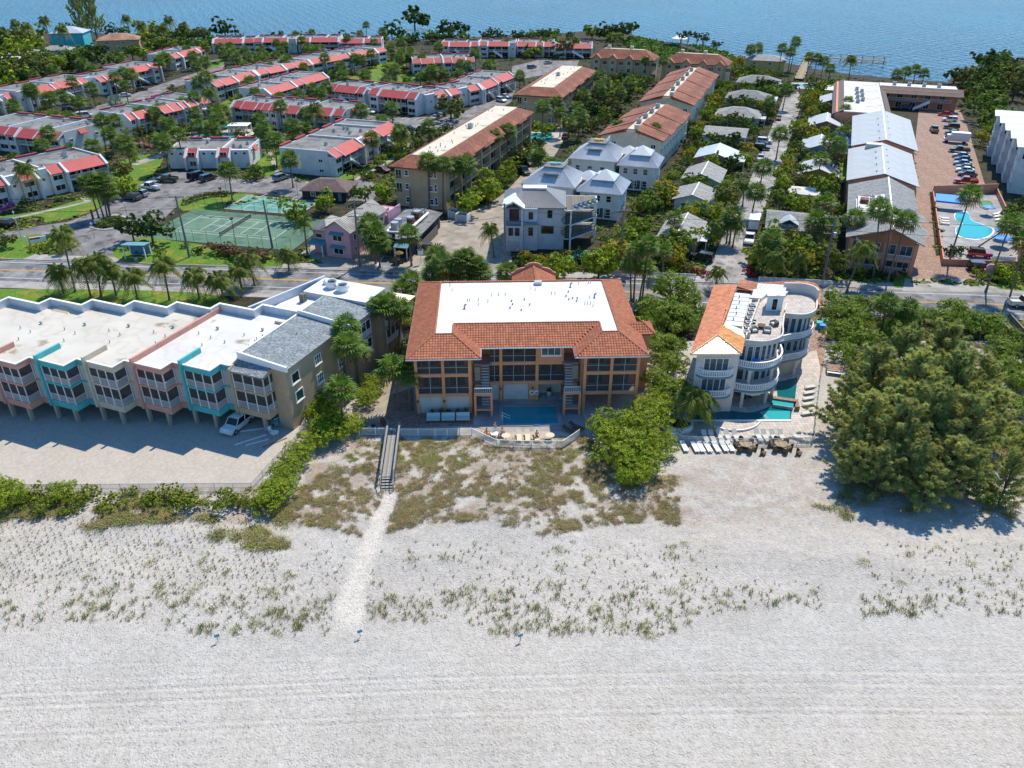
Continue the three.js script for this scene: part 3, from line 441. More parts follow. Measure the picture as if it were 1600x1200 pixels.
// ---------------------------------------------------------------- orange beachfront condominium (centre)
const CEN={};
const footprints=[];                                    // keep scattered plants off buildings
function footprint(o,x0,x1,z0,z1,pad=0.5){o.updateMatrixWorld(true);footprints.push([[x0 - pad,z0 - pad],[x1 + pad,z0 - pad],[x1 + pad,z1 + pad],[x0 - pad,z1 + pad]].map(([x,z])=>{ const q=V(x,0,z).applyMatrix4(o.matrixWorld);return [q.x,q.z];}));}
{
  const a=P(634,562,9),b=P(1014,556,9),turn=ang(a,b);
  const o=thing('beach_condominium','three-storey orange condominium with clay tile roof, white flat centre and courtyard pool','building',[a.x,0,a.z],turn);
  footprint(o,0,32,-27,0);
  const W=31.9,D=-25.6,e=9,n0=9.75,n1=22.2,nz=-3.05,tp=10.7,r=rng(31),W0=0.9,WZ=-0.9;  // eave height, notch, flat roof level
  // roof slopes: eave outline, inner flat outline
  const fl={ l: 3.65,r: 28.4,f: -3.8,b: -21.3,nl: 6.1,nr: 26.1,nf: -6.85};
  const E=(x,z)=>[x,e,z],T=(x,z)=>[x,tp,z];
  const slopes=[
    [E(0,0),E(n0,0),T(fl.nl,fl.f),T(fl.l,fl.f)],[E(n1,0),E(W,0),T(fl.r,fl.f),T(fl.nr,fl.f)],
    [E(0,D),E(0,0),T(fl.l,fl.f),T(fl.l,fl.b)],[E(W,0),E(W,D),T(fl.r,fl.b),T(fl.r,fl.f)],
    [E(n0,nz),E(n1,nz),T(fl.nr,fl.nf),T(fl.nl,fl.nf)],
    [E(n0,0),E(n0,nz),T(fl.nl,fl.nf),T(fl.nl,fl.f)],[E(n1,nz),E(n1,0),T(fl.nr,fl.f),T(fl.nr,fl.nf)],
    [E(W,D),E(0,D),T(fl.l,fl.b),T(fl.r,fl.b)],
  ];
  part(o,'roof_base',M.tileBrown,(m)=>{ for (const s of slopes) m.quad(...s);});
  const tiles=part(o,'roof_tiles',M.tileClay,(m)=>{ for (const s of slopes) tilePlane(m,s,r);});tiles.userData.kind='stuff';
  const caps=part(o,'ridge_tiles',M.tileClay,(m)=>{
    for (const [p,q] of [[E(0,0),T(fl.l,fl.f)],[E(n0,0),T(fl.nl,fl.f)],[E(n1,0),T(fl.nr,fl.f)],[E(W,0),T(fl.r,fl.f)],[E(0,D),T(fl.l,fl.b)],[E(W,D),T(fl.r,fl.b)],[T(fl.nl,fl.nf),T(fl.nr,fl.nf)],[T(fl.l,fl.b),T(fl.r,fl.b)],[T(fl.l,fl.f),T(fl.nl,fl.f)],[T(fl.nr,fl.f),T(fl.r,fl.f)],[T(fl.l,fl.f),T(fl.l,fl.b)],[T(fl.r,fl.f),T(fl.r,fl.b)],[T(fl.nl,fl.f),T(fl.nl,fl.nf)],[T(fl.nr,fl.f),T(fl.nr,fl.nf)]]) capTiles(m,p,q,r);
 });caps.userData.kind='stuff';
  part(o,'gutter',M.whiteTrim,(m)=>{ const g=(x0,z0,x1,z1)=>m.box(Math.min(x0,x1) - 0.07,e - 0.16,Math.min(z0,z1) - 0.07,Math.max(x0,x1) + 0.07,e - 0.01,Math.max(z0,z1) + 0.07);g(0,0.02,n0,0.02);g(n1,0.02,W,0.02);g(n0,nz + 0.1,n1,nz + 0.1);g(n0 + 0.02,nz,n0 + 0.02,0);g(n1 - 0.02,nz,n1 - 0.02,0);g(-0.02,D,-0.02,0);g(W + 0.02,D,W + 0.02,0);});
  part(o,'soffit',M.peachWall,(m)=>{ m.prism([[0.1,D + 0.1],[W - 0.1,D + 0.1],[W - 0.1,-0.1],[n1 + 0.1,-0.1],[n1 + 0.1,nz - 0.1],[n0 - 0.1,nz - 0.1],[n0 - 0.1,-0.1],[0.1,-0.1]],e - 0.3,e - 0.17);});
  part(o,'flat_roof',M.roofWhite,(m)=>m.prism([[fl.l,fl.b],[fl.r,fl.b],[fl.r,fl.f],[fl.nr,fl.f],[fl.nr,fl.nf],[fl.nl,fl.nf],[fl.nl,fl.f],[fl.l,fl.f]],tp - 0.3,tp - 0.02));
  for (const [x,z,k] of [[5.2,-20,0],[5.6,-18.3,0],[8.0,-14.4,0],[8.3,-14.4,0],[7.6,-12,2],[9.6,-14.5,0],[9.6,-13,0],[11.0,-14,0],[11.6,-16.3,0],[12.6,-16.3,0],[13.6,-16.3,0],[14.5,-14.2,1],[14.6,-13,1],[14.2,-11.8,1],[15.8,-11,1],[16.4,-14.6,1],[17.1,-12.8,1],[17.6,-18.6,0],[18.2,-18,0],[21.5,-16.5,0],[22,-16.4,0],[24.1,-17.2,1],[23.6,-15.6,1],[24.5,-14.8,1],[25.2,-14.8,1],[25,-13.8,1],[23.9,-14.4,1],[24.6,-19.2,2],[26,-20.3,0],[26.1,-12.8,0],[26.5,-12.8,0],[26.9,-12.8,0],[27.2,-12,0],[27.1,-15,0],[27.5,-20.3,0],[27.8,-20.3,0],[27.8,-15.2,2]]) roofVent(o,x*0.985 + (x > 20 ? -0.9 : 0),tp - 0.02,z,k ? 0.13 : 0.06,k);
  part(o,'roof_hatch',M.metal,(m)=>m.cbox(18.5,tp - 0.02,-20.3,1.1,0.5,0.9));
  // walls: recessed living-room wall behind the loggias, piers and beams in front
  const beams=[3.05,6.15],bh=0.42;
  const core=part(o,'wall',M.peachWall,(m)=>{ m.box(W0 + 0.02,0,D + 0.9,n0 - 1.2,e - 0.3,-3.2);m.box(n1 + 1.2,2.62,D + 0.9,W - 0.92,e - 0.3,-3.2);m.box(n0 - 1.2,0,D + 0.9,n1 + 1.2,e - 0.3,-6.6);});
  const slab=(name,mat,x0,x1,z0,z1,y,h)=>part(o,name,mat,(m)=>m.box(x0,y,z0,x1,y + h,z1));
  const bay=(x0,x1,zf,zb,y0,y1,dual=1)=>{      // opening with screen, set between pier faces
    part(o,'screen_panel',M.screen,(m)=>m.box(x0,y0,zf - 0.22,x1,y1,zf - 0.20));
    part(o,'screen_frame',M.greyTrim,(m)=>{ m.box(x0,y0 + 0.95,zf - 0.19,x1,y0 + 1.0,zf - 0.15);for (let i=1;i <= dual;i++){const x=mix(x0,x1,i/(dual + 1));m.box(x - 0.03,y0,zf - 0.19,x + 0.03,y1,zf - 0.14);} m.box(x0,y0,zf - 0.19,x1,y0 + 0.06,zf - 0.14);});
    win(o,face(x0 + 0.4,zb,0),0,y0 + 0.05,Math.min(2.4,x1 - x0 - 0.8),y1 - y0 - 0.45,{ cols: 2,name: 'sliding_door',z: 0.03});
 };
  const wing=(x0,x1,open)=>{
    const xm=(x0 + x1)/2,ps=[x0,xm - 0.2,x1 - 0.4];
    for (const x of ps) part(o,'pier',M.peachWall,(m)=>m.box(x,0,WZ - 0.4,x + 0.4,e - 0.3,WZ));
    for (const y of beams) for (let i=0;i < 2;i++) slab('beam',M.peachWall,ps[i] + 0.4,ps[i + 1],WZ - 0.35,WZ - 0.05,y - bh,bh);
    for (const y of beams) slab('floor_slab',M.interior,x0 + 0.05,x1 - 0.05,-3.2,WZ - 0.4,y - 0.3,0.25);
    for (let i=0;i < 2;i++){bay(ps[i] + 0.4,ps[i + 1],WZ,-3.2,beams[0],beams[1] - bh);bay(ps[i] + 0.4,ps[i + 1],WZ,-3.2,beams[1],e - 0.3);}
    if (!open) for (let i=0;i < 2;i++){const dp=part(o,'storage_door',M.door,(m)=>m.box(ps[i] + 0.4,0.02,WZ - 0.3,ps[i + 1],beams[0] - bh,WZ - 0.22));part(dp,'door_joint',M.acGrey,(m)=>{ const x=(ps[i] + 0.4 + ps[i + 1])/2;m.box(x - 0.015,0.02,WZ - 0.22,x + 0.015,2.55,WZ - 0.212);if (i) m.box(x - 0.9,1.6,WZ - 0.22,x + 0.9,1.63,WZ - 0.212).box(x - 0.9,0.05,WZ - 0.22,x - 0.87,1.6,WZ - 0.212).box(x + 0.87,0.05,WZ - 0.22,x + 0.9,1.6,WZ - 0.212);});part(o,'wall_light',M.black,(m)=>m.cbox(ps[i] + 0.2,1.9,WZ + 0.1,0.16,0.3,0.2));}
 };
  wing(W0,n0 - 1.3,false);wing(n1 + 1.3,W - 0.9,true);
  // right wing stands open at ground level
  for (const x of [24.2,27.4,30.4]) for (const z of [-7,-12,-18,-24]) part(o,'column',M.peachWall,(m)=>m.cbox(x,0,z,0.45,2.62,0.45));
  part(o,'garage_back_wall',M.interior,(m)=>m.box(n1 + 1.3,0,D + 1.0,W - 1.0,2.6,D + 1.2));
  // courtyard front: storey openings
  const cz=nz - 0.9;
  const cp=[n0 - 1.25,12.25,17.25,n1 + 0.9];
  for (const x of cp.slice(1,3)) part(o,'pier',M.peachWall,(m)=>m.box(x,0,cz - 0.4,x + 0.42,e - 0.3,cz));
  for (const y of beams) for (let i=0;i < 3;i++){slab('beam',M.peachWall,i ? cp[i] + 0.42 : 10.9,i === 2 ? 21.1 : cp[i + 1],cz - 0.34,cz - 0.05,y - bh,bh);}
  for (const y of beams) slab('floor_slab',M.interior,n0 - 1.2,n1 + 1.2,-6.6,cz - 0.4,y - 0.3,0.25);
  for (const y of [beams[0],beams[1]]){const y1=y === beams[0] ? beams[1] - bh : e - 0.3;bay(10.9,cp[1],cz,-6.6,y,y1,1);bay(cp[1] + 0.42,cp[2],cz,-6.6,y,y1,2);if (y === beams[0]) bay(cp[2] + 0.42,21.1,cz,-6.6,y,y1,1);}
  part(o,'upper_wall',M.peachWall,(m)=>m.box(cp[2] + 0.42,beams[1],cz - 0.3,21.1,e - 0.3,cz - 0.06));
  win(o,face(cp[2] + 0.75,cz - 0.06,0),0,beams[1] + 1.0,2.7,1.3,{ cols: 3,pane: M.glassBlue,sill: true});
  for (const [x0,x1,sp] of [[10.9,cp[1],0],[cp[1] + 0.42,cp[2] - 0.9,1],[cp[2] + 0.42,21.1,1]]){const zz=x0 > 17 ? cz - 2 : cz - 0.3;const d=part(o,'storage_door',M.door,(m)=>m.box(x0 + 0.1,0.05,zz - 0.1,x1 - 0.05,beams[0] - bh - 0.1,zz));if (sp) part(d,'door_joint',M.acGrey,(m)=>m.box((x0 + x1)/2 - 0.015,0.05,zz,(x0 + x1)/2 + 0.015,2.5,zz + 0.01));}
  part(o,'courtyard_wall',M.peachWall,(m)=>m.box(cp[2] - 0.9,0,cz - 0.35,cp[2],beams[0] - bh,cz - 0.12));
  for (const x of [12.4,cp[2] - 0.4]) part(o,'wall_light',M.black,(m)=>m.cbox(x,1.9,cz + 0.08,0.16,0.3,0.2));
  // the two stair towers in the courtyard corners
  const tower=(x0,x1,dir)=>{
    const zf=0.1,zb=-3.6,fr=x0,tr=x1;
    for (const x of [fr,tr - 0.3]) part(o,'stair_post',M.peachWall,(m)=>m.box(x,0,zf - 0.3,x + 0.3,3.3,zf));
    slab('stair_beam',M.peachWall,fr,tr,zf - 0.28,zf - 0.02,3.3,0.28);slab('stair_beam',M.peachWall,fr + 0.3,tr - 0.3,zf - 0.26,zf - 0.04,0.95,0.2);
    slab('landing',M.poolDeck,fr + 0.05,tr - 0.05,zf - 1.3,zf - 0.05,3.32,0.2);slab('landing',M.poolDeck,fr + 0.05,tr - 0.05,zb - 1.2,zb,5.95,0.2);
    slab('landing',M.poolDeck,fr + 0.05,tr - 0.05,zf - 1.0,zf - 0.3,0.95,0.2);
    const sx0=dir > 0 ? fr + 1.05 : fr + 0.35,sx1=sx0 + 1.05;
    stairFlight(o,null,sx0,sx1,zf - 1.3,zb,3.5,6.1,9,M.acGrey);stairFlight(o,null,sx0,sx1,zf - 1.0,zb + 0.4,1.1,3.4,8,M.acGrey);
    railing(o,face(fr + 0.1,zf - 0.08,0),0,3.55,0,tr - fr - 0.2,0.95,M.whiteTrim,0.3,0.03);
    part(o,'doorway',M.interior,(m)=>m.box(dir > 0 ? fr + 0.1 : tr - 0.95,3.6,zb - 0.1,dir > 0 ? fr + 0.9 : tr - 0.1,5.7,zb + 0.02));part(o,'doorway',M.interior,(m)=>m.box(dir > 0 ? fr + 0.1 : tr - 1.0,1.2,zb - 0.1,dir > 0 ? fr + 0.95 : tr - 0.1,3.0,zb + 0.02));
 };
  tower(8.75,11.25,1);tower(20.8,23.2,-1);
  // side walls with windows, side porch roof on the right, entrance gable to the road
  for (const [F,s] of [[face(0.92,D + 0.9,-90),-1],[face(W - 0.92,-0.9,90),1]]) for (const y of [4.1,7.2]) for (let i=0;i < 4;i++) win(o,F,4 + i*5,y,1.4,1.3,{ cols: 2,sill: true,z: 0.01});
  part(o,'porch_roof',M.tileBrown,(m)=>m.quad([W - 1.5,9.25,-6],[W + 1.9,8.9,-6.2],[W + 1.9,8.9,-10.2],[W - 1.5,9.9,-8.2]).quad([W + 1.9,8.9,-6.2],[W - 0.4,8.9,-6],[W - 1.2,9.9,-8.2],[W + 0.6,9.9,-8.2]));
  const pt=part(o,'porch_tiles',M.tileClay,(m)=>{ tilePlane(m,[[W - 1.6,9.0,-6.2],[W + 2.0,9.0,-6.2],[W + 0.4,10.1,-8.2],[W - 1.6,10.1,-8.2]],r);tilePlane(m,[[W + 2.0,9.0,-6.2],[W + 2.0,9.0,-10.4],[W + 0.4,10.1,-8.2]],r);capTiles(m,[W + 2,9.0,-6.2],[W + 0.4,10.1,-8.2],r);});pt.userData.kind='stuff';
  part(o,'porch_wall',M.peachWall,(m)=>m.box(W - 0.95,0,-10,W + 1.4,8.9,-6.6));
  const g0=15.0,g1=22.2,gz0=-33.5,gz1=D + 0.5;
  part(o,'entrance_wall',M.peachWall,(m)=>m.box(g0 + 0.3,0,gz0 + 0.4,g1 - 0.3,6.6,D + 0.9));
  const er=part(o,'entrance_tiles',M.tileClay,(m)=>{ const xm=(g0 + g1)/2;tilePlane(m,[[g0,6.6,gz0],[g0,6.6,gz1],[xm,8.4,gz1],[xm,8.4,gz0]],r);tilePlane(m,[[g1,6.6,gz1],[g1,6.6,gz0],[xm,8.4,gz0],[xm,8.4,gz1]],r);capTiles(m,[xm,8.4,gz1],[xm,8.4,gz0],r);});er.userData.kind='stuff';
  part(o,'entrance_roof',M.tileBrown,(m)=>m.gable(g0,g1,gz0,gz1,6.6,8.4,false,0.12));
  part(o,'shaped_gable',M.coral,(m)=>{ const xm=(g0 + g1)/2,h=[];const w=g1 - g0 + 0.4;for (const [t,y] of [[0,6.3],[0,7.1],[0.06,7.25],[0.12,7.75],[0.22,8.0],[0.3,8.1],[0.32,8.5],[0.4,8.85],[0.5,8.95],[0.6,8.85],[0.68,8.5],[0.7,8.1],[0.78,8.0],[0.88,7.75],[0.94,7.25],[1,7.1],[1,6.3]]) h.push([g0 - 0.2 + t*w,y]);m.prismZ(h,gz0 - 0.25,gz0);});
  // pool set into the deck
  const pool=thing('swimming_pool','rectangular dark swimming pool in the shaded courtyard of the orange condominium','pool',[a.x,0,a.z],turn);
  part(pool,'coping',M.poolDeck,(m)=>{ m.box(12.1,0.05,-2.7,20.6,0.14,-2.15).box(12.1,0.05,2.2,20.6,0.14,2.75).box(12.1,0.05,-2.15,12.65,0.14,2.2).box(20.0,0.05,-2.15,20.6,0.14,2.2);});
  part(pool,'water',M.poolWater,(m)=>m.box(12.65,0.05,-2.15,20.0,0.08,2.2));
  part(pool,'handrail',M.whiteTrim,(m)=>{ for (const z of [0.6,1.3]) m.bar([12.5,0.14,z],[12.5,0.95,z],0.03).bar([12.5,0.95,z],[13.6,0.35,z],0.03);});
  const L=(poly)=>poly.map(([x,z])=>{ const q=V(x,0,z).applyMatrix4(o.matrixWorld);return [q.x,q.z];});
  layer('pool_deck',L([[8.6,-4],[23.4,-4],[23.6,3.6],[20.2,4.2],[11.6,4.2],[8.6,2.4]]),M.poolDeck,0.045);
  layer('sun_terrace',L([[11.2,4.0],[20.4,4.0],[22.6,3.7],[20.1,7.8],[11.7,6.6],[9.6,3.4]]),M.sandLot,0.05);
  layer('paver_yard',L([[-3.4,-6],[-0.2,-8],[0.5,-1.2],[8.7,-1.2],[8.6,2.2],[-3.6,2.5]]),M.paver,0.04);
  CEN.o=o;CEN.turn=turn;CEN.a=a;
}

// ---------------------------------------------------------------- saw-tooth beach condominium with coloured bays (left)
{
  const R=-22*D2R,o=thing('sawtooth_condominium','stilted condominium with saw-tooth coral, teal and beige bays and a tan end wing','building',[-49.05,0,-88.87],R);
  const SX=6.1,SZ=2.0,Dp=17,TOP=9,cols={ '-5': M.teal,'-4': M.beige,'-3': M.coral,'-2': M.teal,'-1': M.beige,'0': M.coral,'1': M.teal};
  footprint(o,-31,20,-34,2);
  const glassBay=(F,x0,L,n,y0,y1)=>{              // balcony glazing: posts, dark screens above a solid picketed rail
    for (let i=0;i < n;i++){const a=x0 + L*i/n,b=x0 + L*(i + 1)/n;part(o,'screen_panel',M.screen,(m)=>m.box(a + 0.04,y0 + 1.05,-0.10,b - 0.04,y1,-0.07),F);railing(o,F,a + 0.05,y0 + 0.02,-0.06,b - a - 0.1,1.03,M.railGrey,0.14,0.04);}
    for (let i=0;i <= n;i++) part(o,'mullion',M.whiteTrim,(m)=>m.box(x0 + L*i/n - 0.05,y0,-0.12,x0 + L*i/n + 0.05,y1,0),F);
 };
  for (let k=-5;k <= 1;k++) {
    const x=SX*k,z=-SZ*k,c=cols[k],f=4.6;
    const fin=(y0,y1,zb)=>m=>m.box(x - 0.16,y0,z - zb,x + 0.16,y1,z + 0.35);
    part(o,'party_wall',c,fin(2.2,TOP + 0.02,2.6));part(o,'roof_fin',c,(m)=>m.box(x - 0.16,TOP,z - (k === 0 ? 16.9 : 3.6),x + 0.16,TOP + 0.75,z + 0.35));
    // fascia bands at roof, mid slab and bottom, following front, return and side wall
    const band=(y0,y1,t,mat)=>part(o,'fascia',mat,(m)=>m.prism([[x + 0.16,z],[x + f,z],[x + f,z - SZ],[x + SX - 0.16,z - SZ],[x + SX - 0.16,z - SZ - t],[x + f - t,z - SZ - t],[x + f - t,z - t],[x + 0.16,z - t]],y0,y1));
    band(8.2,TOP - 0.02,0.5,c);band(5.62,5.92,0.3,c);band(2.15,3.05,0.4,c);
    part(o,'balcony_floor',M.concrete,(m)=>{ m.box(x + 0.17,5.64,z - 2.6,x + f - 0.3,5.9,z - 0.3);m.box(x + 0.17,2.3,z - 17,x + SX - 0.17,3.0,z - 2.02).box(x + 0.17,2.3,z - 2.02,x + f - 0.41,3.0,z - 0.41);});
    part(o,'roof_edge',M.whiteTrim,(m)=>m.prism([[x + 0.17,z + 0.03],[x + f + 0.03,z + 0.03],[x + f + 0.03,z - SZ + 0.03],[x + SX - 0.17,z - SZ + 0.03],[x + SX - 0.17,z - SZ - 0.2],[x + f - 0.2,z - SZ - 0.2],[x + f - 0.2,z - 0.2],[x + 0.17,z - 0.2]],TOP - 0.02,TOP + 0.1));
    for (const y of [3.05,5.92]){const y1=y < 4 ? 5.62 : 8.2;glassBay(face(x,z,0),0.2,f - 0.25,3,y,y1);glassBay(face(x + f,z - 0.05,90),0,1.9,1,y,y1);}
    part(o,'inner_wall',M.interior,(m)=>m.box(x + 0.17,3,z - 2.9,x + f + 0.4,8.2,z - 2.62));
    part(o,'corrugated_wall',M.white,(m)=>{ m.box(x + f - 0.06,3.05,z - SZ - 0.4,x + SX - 0.17,8.2,z - SZ - 0.16);for (let q=0;q < 9;q++) m.box(x + f + q*0.155,3.05,z - SZ - 0.16,x + f + q*0.155 + 0.08,8.2,z - SZ - 0.08);});
    part(o,'roof_deck',k < 0 ? M.membraneCream : M.membrane,(m)=>m.prism([[x,z - 0.1],[x + f - 0.1,z - 0.1],[x + f - 0.1,z - SZ - 0.1],[x + SX,z - SZ - 0.1],[x + SX,z - Dp],[x,z - Dp]],TOP - 0.35,TOP + 0.005 + (k & 1)*0.004));
    for (const [cx,cz] of [[0.2,0.05],[3.4,-0.15]]) part(o,'stilt',M.column,(m)=>m.box(x + cx - 0.22,0,z + cz - 0.45,x + cx + 0.22,2.16,z + cz - 0.02));
    part(o,'stilt',M.column,(m)=>m.cbox(x + 1.6,0,z - 7,0.4,2.3,0.4));part(o,'stilt',M.column,(m)=>m.cbox(x + 4.6,0,z - 7,0.4,2.3,0.4));
    part(o,'carport_wall',M.interior,(m)=>m.box(x,0,z - 12.2,x + SX,2.3,z - 12));
    part(o,'rear_wall',M.beige,(m)=>m.box(x + 0.05,2.2,z - Dp + 0.05,x + SX - 0.05,8.6,z - Dp + 0.3));
    // parapet along the saw-tooth rear
    part(o,'parapet',M.blueWhite,(m)=>m.box(x - 0.2,TOP - 0.4,z - Dp - 0.25,x + SX + 0.05,TOP + 1.15,z - Dp).box(x - 0.25,TOP - 0.4,z - Dp - 0.26,x,TOP + 1.152,z - Dp + SZ + 0.02));
    part(o,'coping',M.whiteTrim,(m)=>m.box(x - 0.3,TOP + 1.155,z - Dp - 0.32,x + SX,TOP + 1.23,z - Dp + 0.06).box(x - 0.3,TOP + 1.156,z - Dp + 0.07,x + 0.06,TOP + 1.231,z - Dp + SZ));
    roofVent(o,x + 3.6,TOP,z - 12,0.2,1);roofVent(o,x + 2.2,TOP,z - 9.8,0.07);roofVent(o,x + 4.6,TOP,z - 9.4,0.07);roofVent(o,x + 5.0,TOP,z - 7.2,0.07);
 }
  // tan end wing with shingled mansards
  const X=SX*2,Z=-SZ*2;
  part(o,'party_wall',M.tan,(m)=>m.prismX([[Z + 0.4,2.2],[Z + 0.4,8.75],[Z - 3.2,9.75],[Z - 3.2,2.2]],X - 0.16,X + 0.16));
  for (const [y0,y1] of [[2.15,3.05],[5.6,5.92]]) part(o,'fascia',M.tan,(m)=>m.prism([[X + 0.16,Z + 0.2],[X + 5.1,Z + 0.2],[X + 5.1,Z - 2.4],[X + 4.7,Z - 2.4],[X + 4.7,Z - 0.2],[X + 0.16,Z - 0.2]],y0,y1));
  part(o,'fascia',M.tan,(m)=>m.box(X + 0.16,8.2,Z,X + 5.1,8.5,Z + 0.22));
  part(o,'shingle_roof',M.shingle,(m)=>m.quad([X,8.55,Z + 0.4],[X + 5.25,8.55,Z + 0.4],[X + 5.25,9.2,Z - 2.5],[X,9.6,Z - 3.0]).box(X,8.35,Z + 0.2,X + 5.24,8.54,Z + 0.39));
  part(o,'cheek_wall',M.tan,(m)=>m.prismX([[Z + 0.3,8.2],[Z + 0.3,8.5],[Z - 2.4,9.1],[Z - 2.4,8.2]],X + 4.9,X + 5.1));
  for (const y of [3.05,5.92]){const y1=y < 4 ? 5.6 : 8.2;glassBay(face(X,Z + 0.2,0),0.25,4.8,3,y,y1);glassBay(face(X + 5.1,Z + 0.15,90),0,2.4,2,y,y1);}
  part(o,'inner_wall',M.interior,(m)=>m.box(X + 0.17,3,Z - 3,X + 4.9,8.2,Z - 2.6));part(o,'balcony_floor',M.concrete,(m)=>m.box(X + 0.17,2.4,Z - 2.6,X + 4.69,3.0,Z - 0.22).box(X + 0.17,5.62,Z - 2.6,X + 4.69,5.9,Z - 0.22));
  for (const cx of [0.35,3.9]) part(o,'stilt',M.column,(m)=>m.box(X + cx - 0.2,0,Z - 0.4,X + cx + 0.25,2.16,Z + 0.05));
  const ex=19.45 - X,secs=[[-5.6,-19,ex,9.1,9.85],[-19,-25.8,ex + 1.1,9.25,10.0],[-25.8,-30.6,ex + 2.2,8.6,9.2]];
  secs.forEach(([z0,z1,w,ye,yr],i)=>{
    part(o,'end_wall',M.tan,(m)=>{ m.box(X + (i ? 0.2 : 5.12),i ? 0 : 2.2,z1,X + w,ye - 0.12,z0 - (i ? 0 : 0));if (!i) m.box(X + w - 2.2,0,z0 - 1.2,X + w,2.2,z0).box(X + w - 0.3,0,z1,X + w,2.2,z0 - 1.2);});
    part(o,'shingle_roof',M.shingle,(m)=>m.prismZ([[X + w + 0.25,ye],[X + (i === 2 ? 3 : 0),yr],[X + (i === 2 ? 3 : 0),yr - 0.9],[X + w - 0.05,ye - 0.14],[X + w + 0.25,ye - 0.14]],z1,z0 - (i ? 0.12 : 0.25)));
    part(o,'roof_divider',M.whiteTrim,(m)=>m.prismZ([[X + w + 0.3,ye + 0.45],[X + (i === 2 ? 3 : 0),yr + 0.5],[X + (i === 2 ? 3 : 0),yr - 0.6],[X + w + 0.3,ye - 0.3]],z0 - (i ? 0.1 : 0.24),z0 + (i ? 0.12 : 0.02)));
 });
  part(o,'ridge_cap',M.whiteTrim,(m)=>m.box(X - 0.12,9.86,-25.6,X + 0.14,9.96,-6));
  const FS=face(19.45,-5.6,90);
  for (const [x,y,w,h,c,r,p] of [[1.0,6.35,1.7,1.6,1,1,M.glass],[1.3,3.5,1.7,1.6,1,1,M.glassGreen],[6.2,6.5,1.5,1.5,3,2,M.glassBlue],[6.2,3.6,1.5,1.5,3,2,M.glassBlue],[11.4,6.4,1.2,1.6,2,2,M.glassBlue],[11.4,3.4,1.2,1.6,2,2,M.glassBlue]]) win(o,FS,x,y,w,h,{ cols: c,rows: r,pane: p,fr: 0.12,sill: true,z: 0.004});
  for (const [x,dx] of [[15,1.1],[21.2,2.2]]){const F=face(19.45 + dx,-5.6,90);for (const y of [3.0,5.9]){win(o,F,x,y + 0.02,3.8,2.45,{ cols: 3,name: 'sliding_door',z: 0.004});for (let i=0;i < 3;i++) railing(o,F,x + i*1.27 + 0.05,y,0.1,1.17,1.0,M.whiteTrim,0.14,0.05);for (let i=0;i <= 3;i++) part(o,'mullion',M.whiteTrim,(m)=>m.box(x + i*1.26 - 0.05,y,0.05,x + i*1.26 + 0.05,y + 2.5,0.14),F);}}
  part(o,'rail_fence',M.beige,(m)=>{ for (let i=0;i < 7;i++) m.box(19.7,0.3 + i*0.24,-30,19.76,0.44 + i*0.24,-18);});
  // raised rear roof and entrance canopies
  part(o,'rear_block',M.blueWhite,(m)=>m.box(8.4,0,-31.5,X + 7.0,9.85,-25.9));
  part(o,'roof_deck',M.roofWhite,(m)=>m.box(8.3,9.86,-31.6,X + 7.05,9.96,-25.8));
  part(o,'roof_deck',M.roofWhite,(m)=>m.prism([[SX*1.02,-19],[X - 0.02,-6.4],[X - 0.02,-26.2],[7.5,-26.2]],TOP - 0.3,TOP + 0.014));
  part(o,'roof_deck',M.roofWhite,(m)=>m.prism([[X - 6.05,-19.02],[X - 0.02,-19.02],[X - 0.02,-25.9],[6.5,-25.9]],TOP - 0.3,TOP + 0.02));
  part(o,'parapet',M.blueWhite,(m)=>m.prism([[4.6,-17.5],[8.2,-31.6],[8.5,-31.6],[4.95,-17.5]],0,TOP + 1.3));
  part(o,'chimney',M.wood,(m)=>m.cbox(9.2,TOP,-24.4,0.8,1.3,0.8));part(o,'skylight',M.beigeRoof,(m)=>m.box(9.8,TOP + 0.02,-17.4,11.3,TOP + 0.4,-16.6));
  part(o,'entry_canopy',M.metalPeach,(m)=>m.hip(X + 4.5,X + 10.5,-34.5,-29.8,8.0,8.9,2.4,2.0));for (const [x,z] of [[X + 10,-34],[X + 10,-30.2],[X + 5,-34]]) part(o,'canopy_post',M.whiteTrim,(m)=>m.cbox(x,0,z,0.25,7.8,0.25));
  part(o,'entry_canopy',M.metalPeach,(m)=>m.hip(-24.5,-18.8,-11.5,-7.0,8.6,9.6,2.6,2.0));for (const x of [-24,-19.3]) part(o,'canopy_post',M.whiteTrim,(m)=>m.cbox(x,0,-11,0.25,8.4,0.25));
  for (const [x,z] of [[7.3,-9],[11,-10.6],[10.9,-12.4],[14,-10],[15.5,-14]]) roofVent(o,x,x > 12 ? 9.5 : TOP,z,0.08);
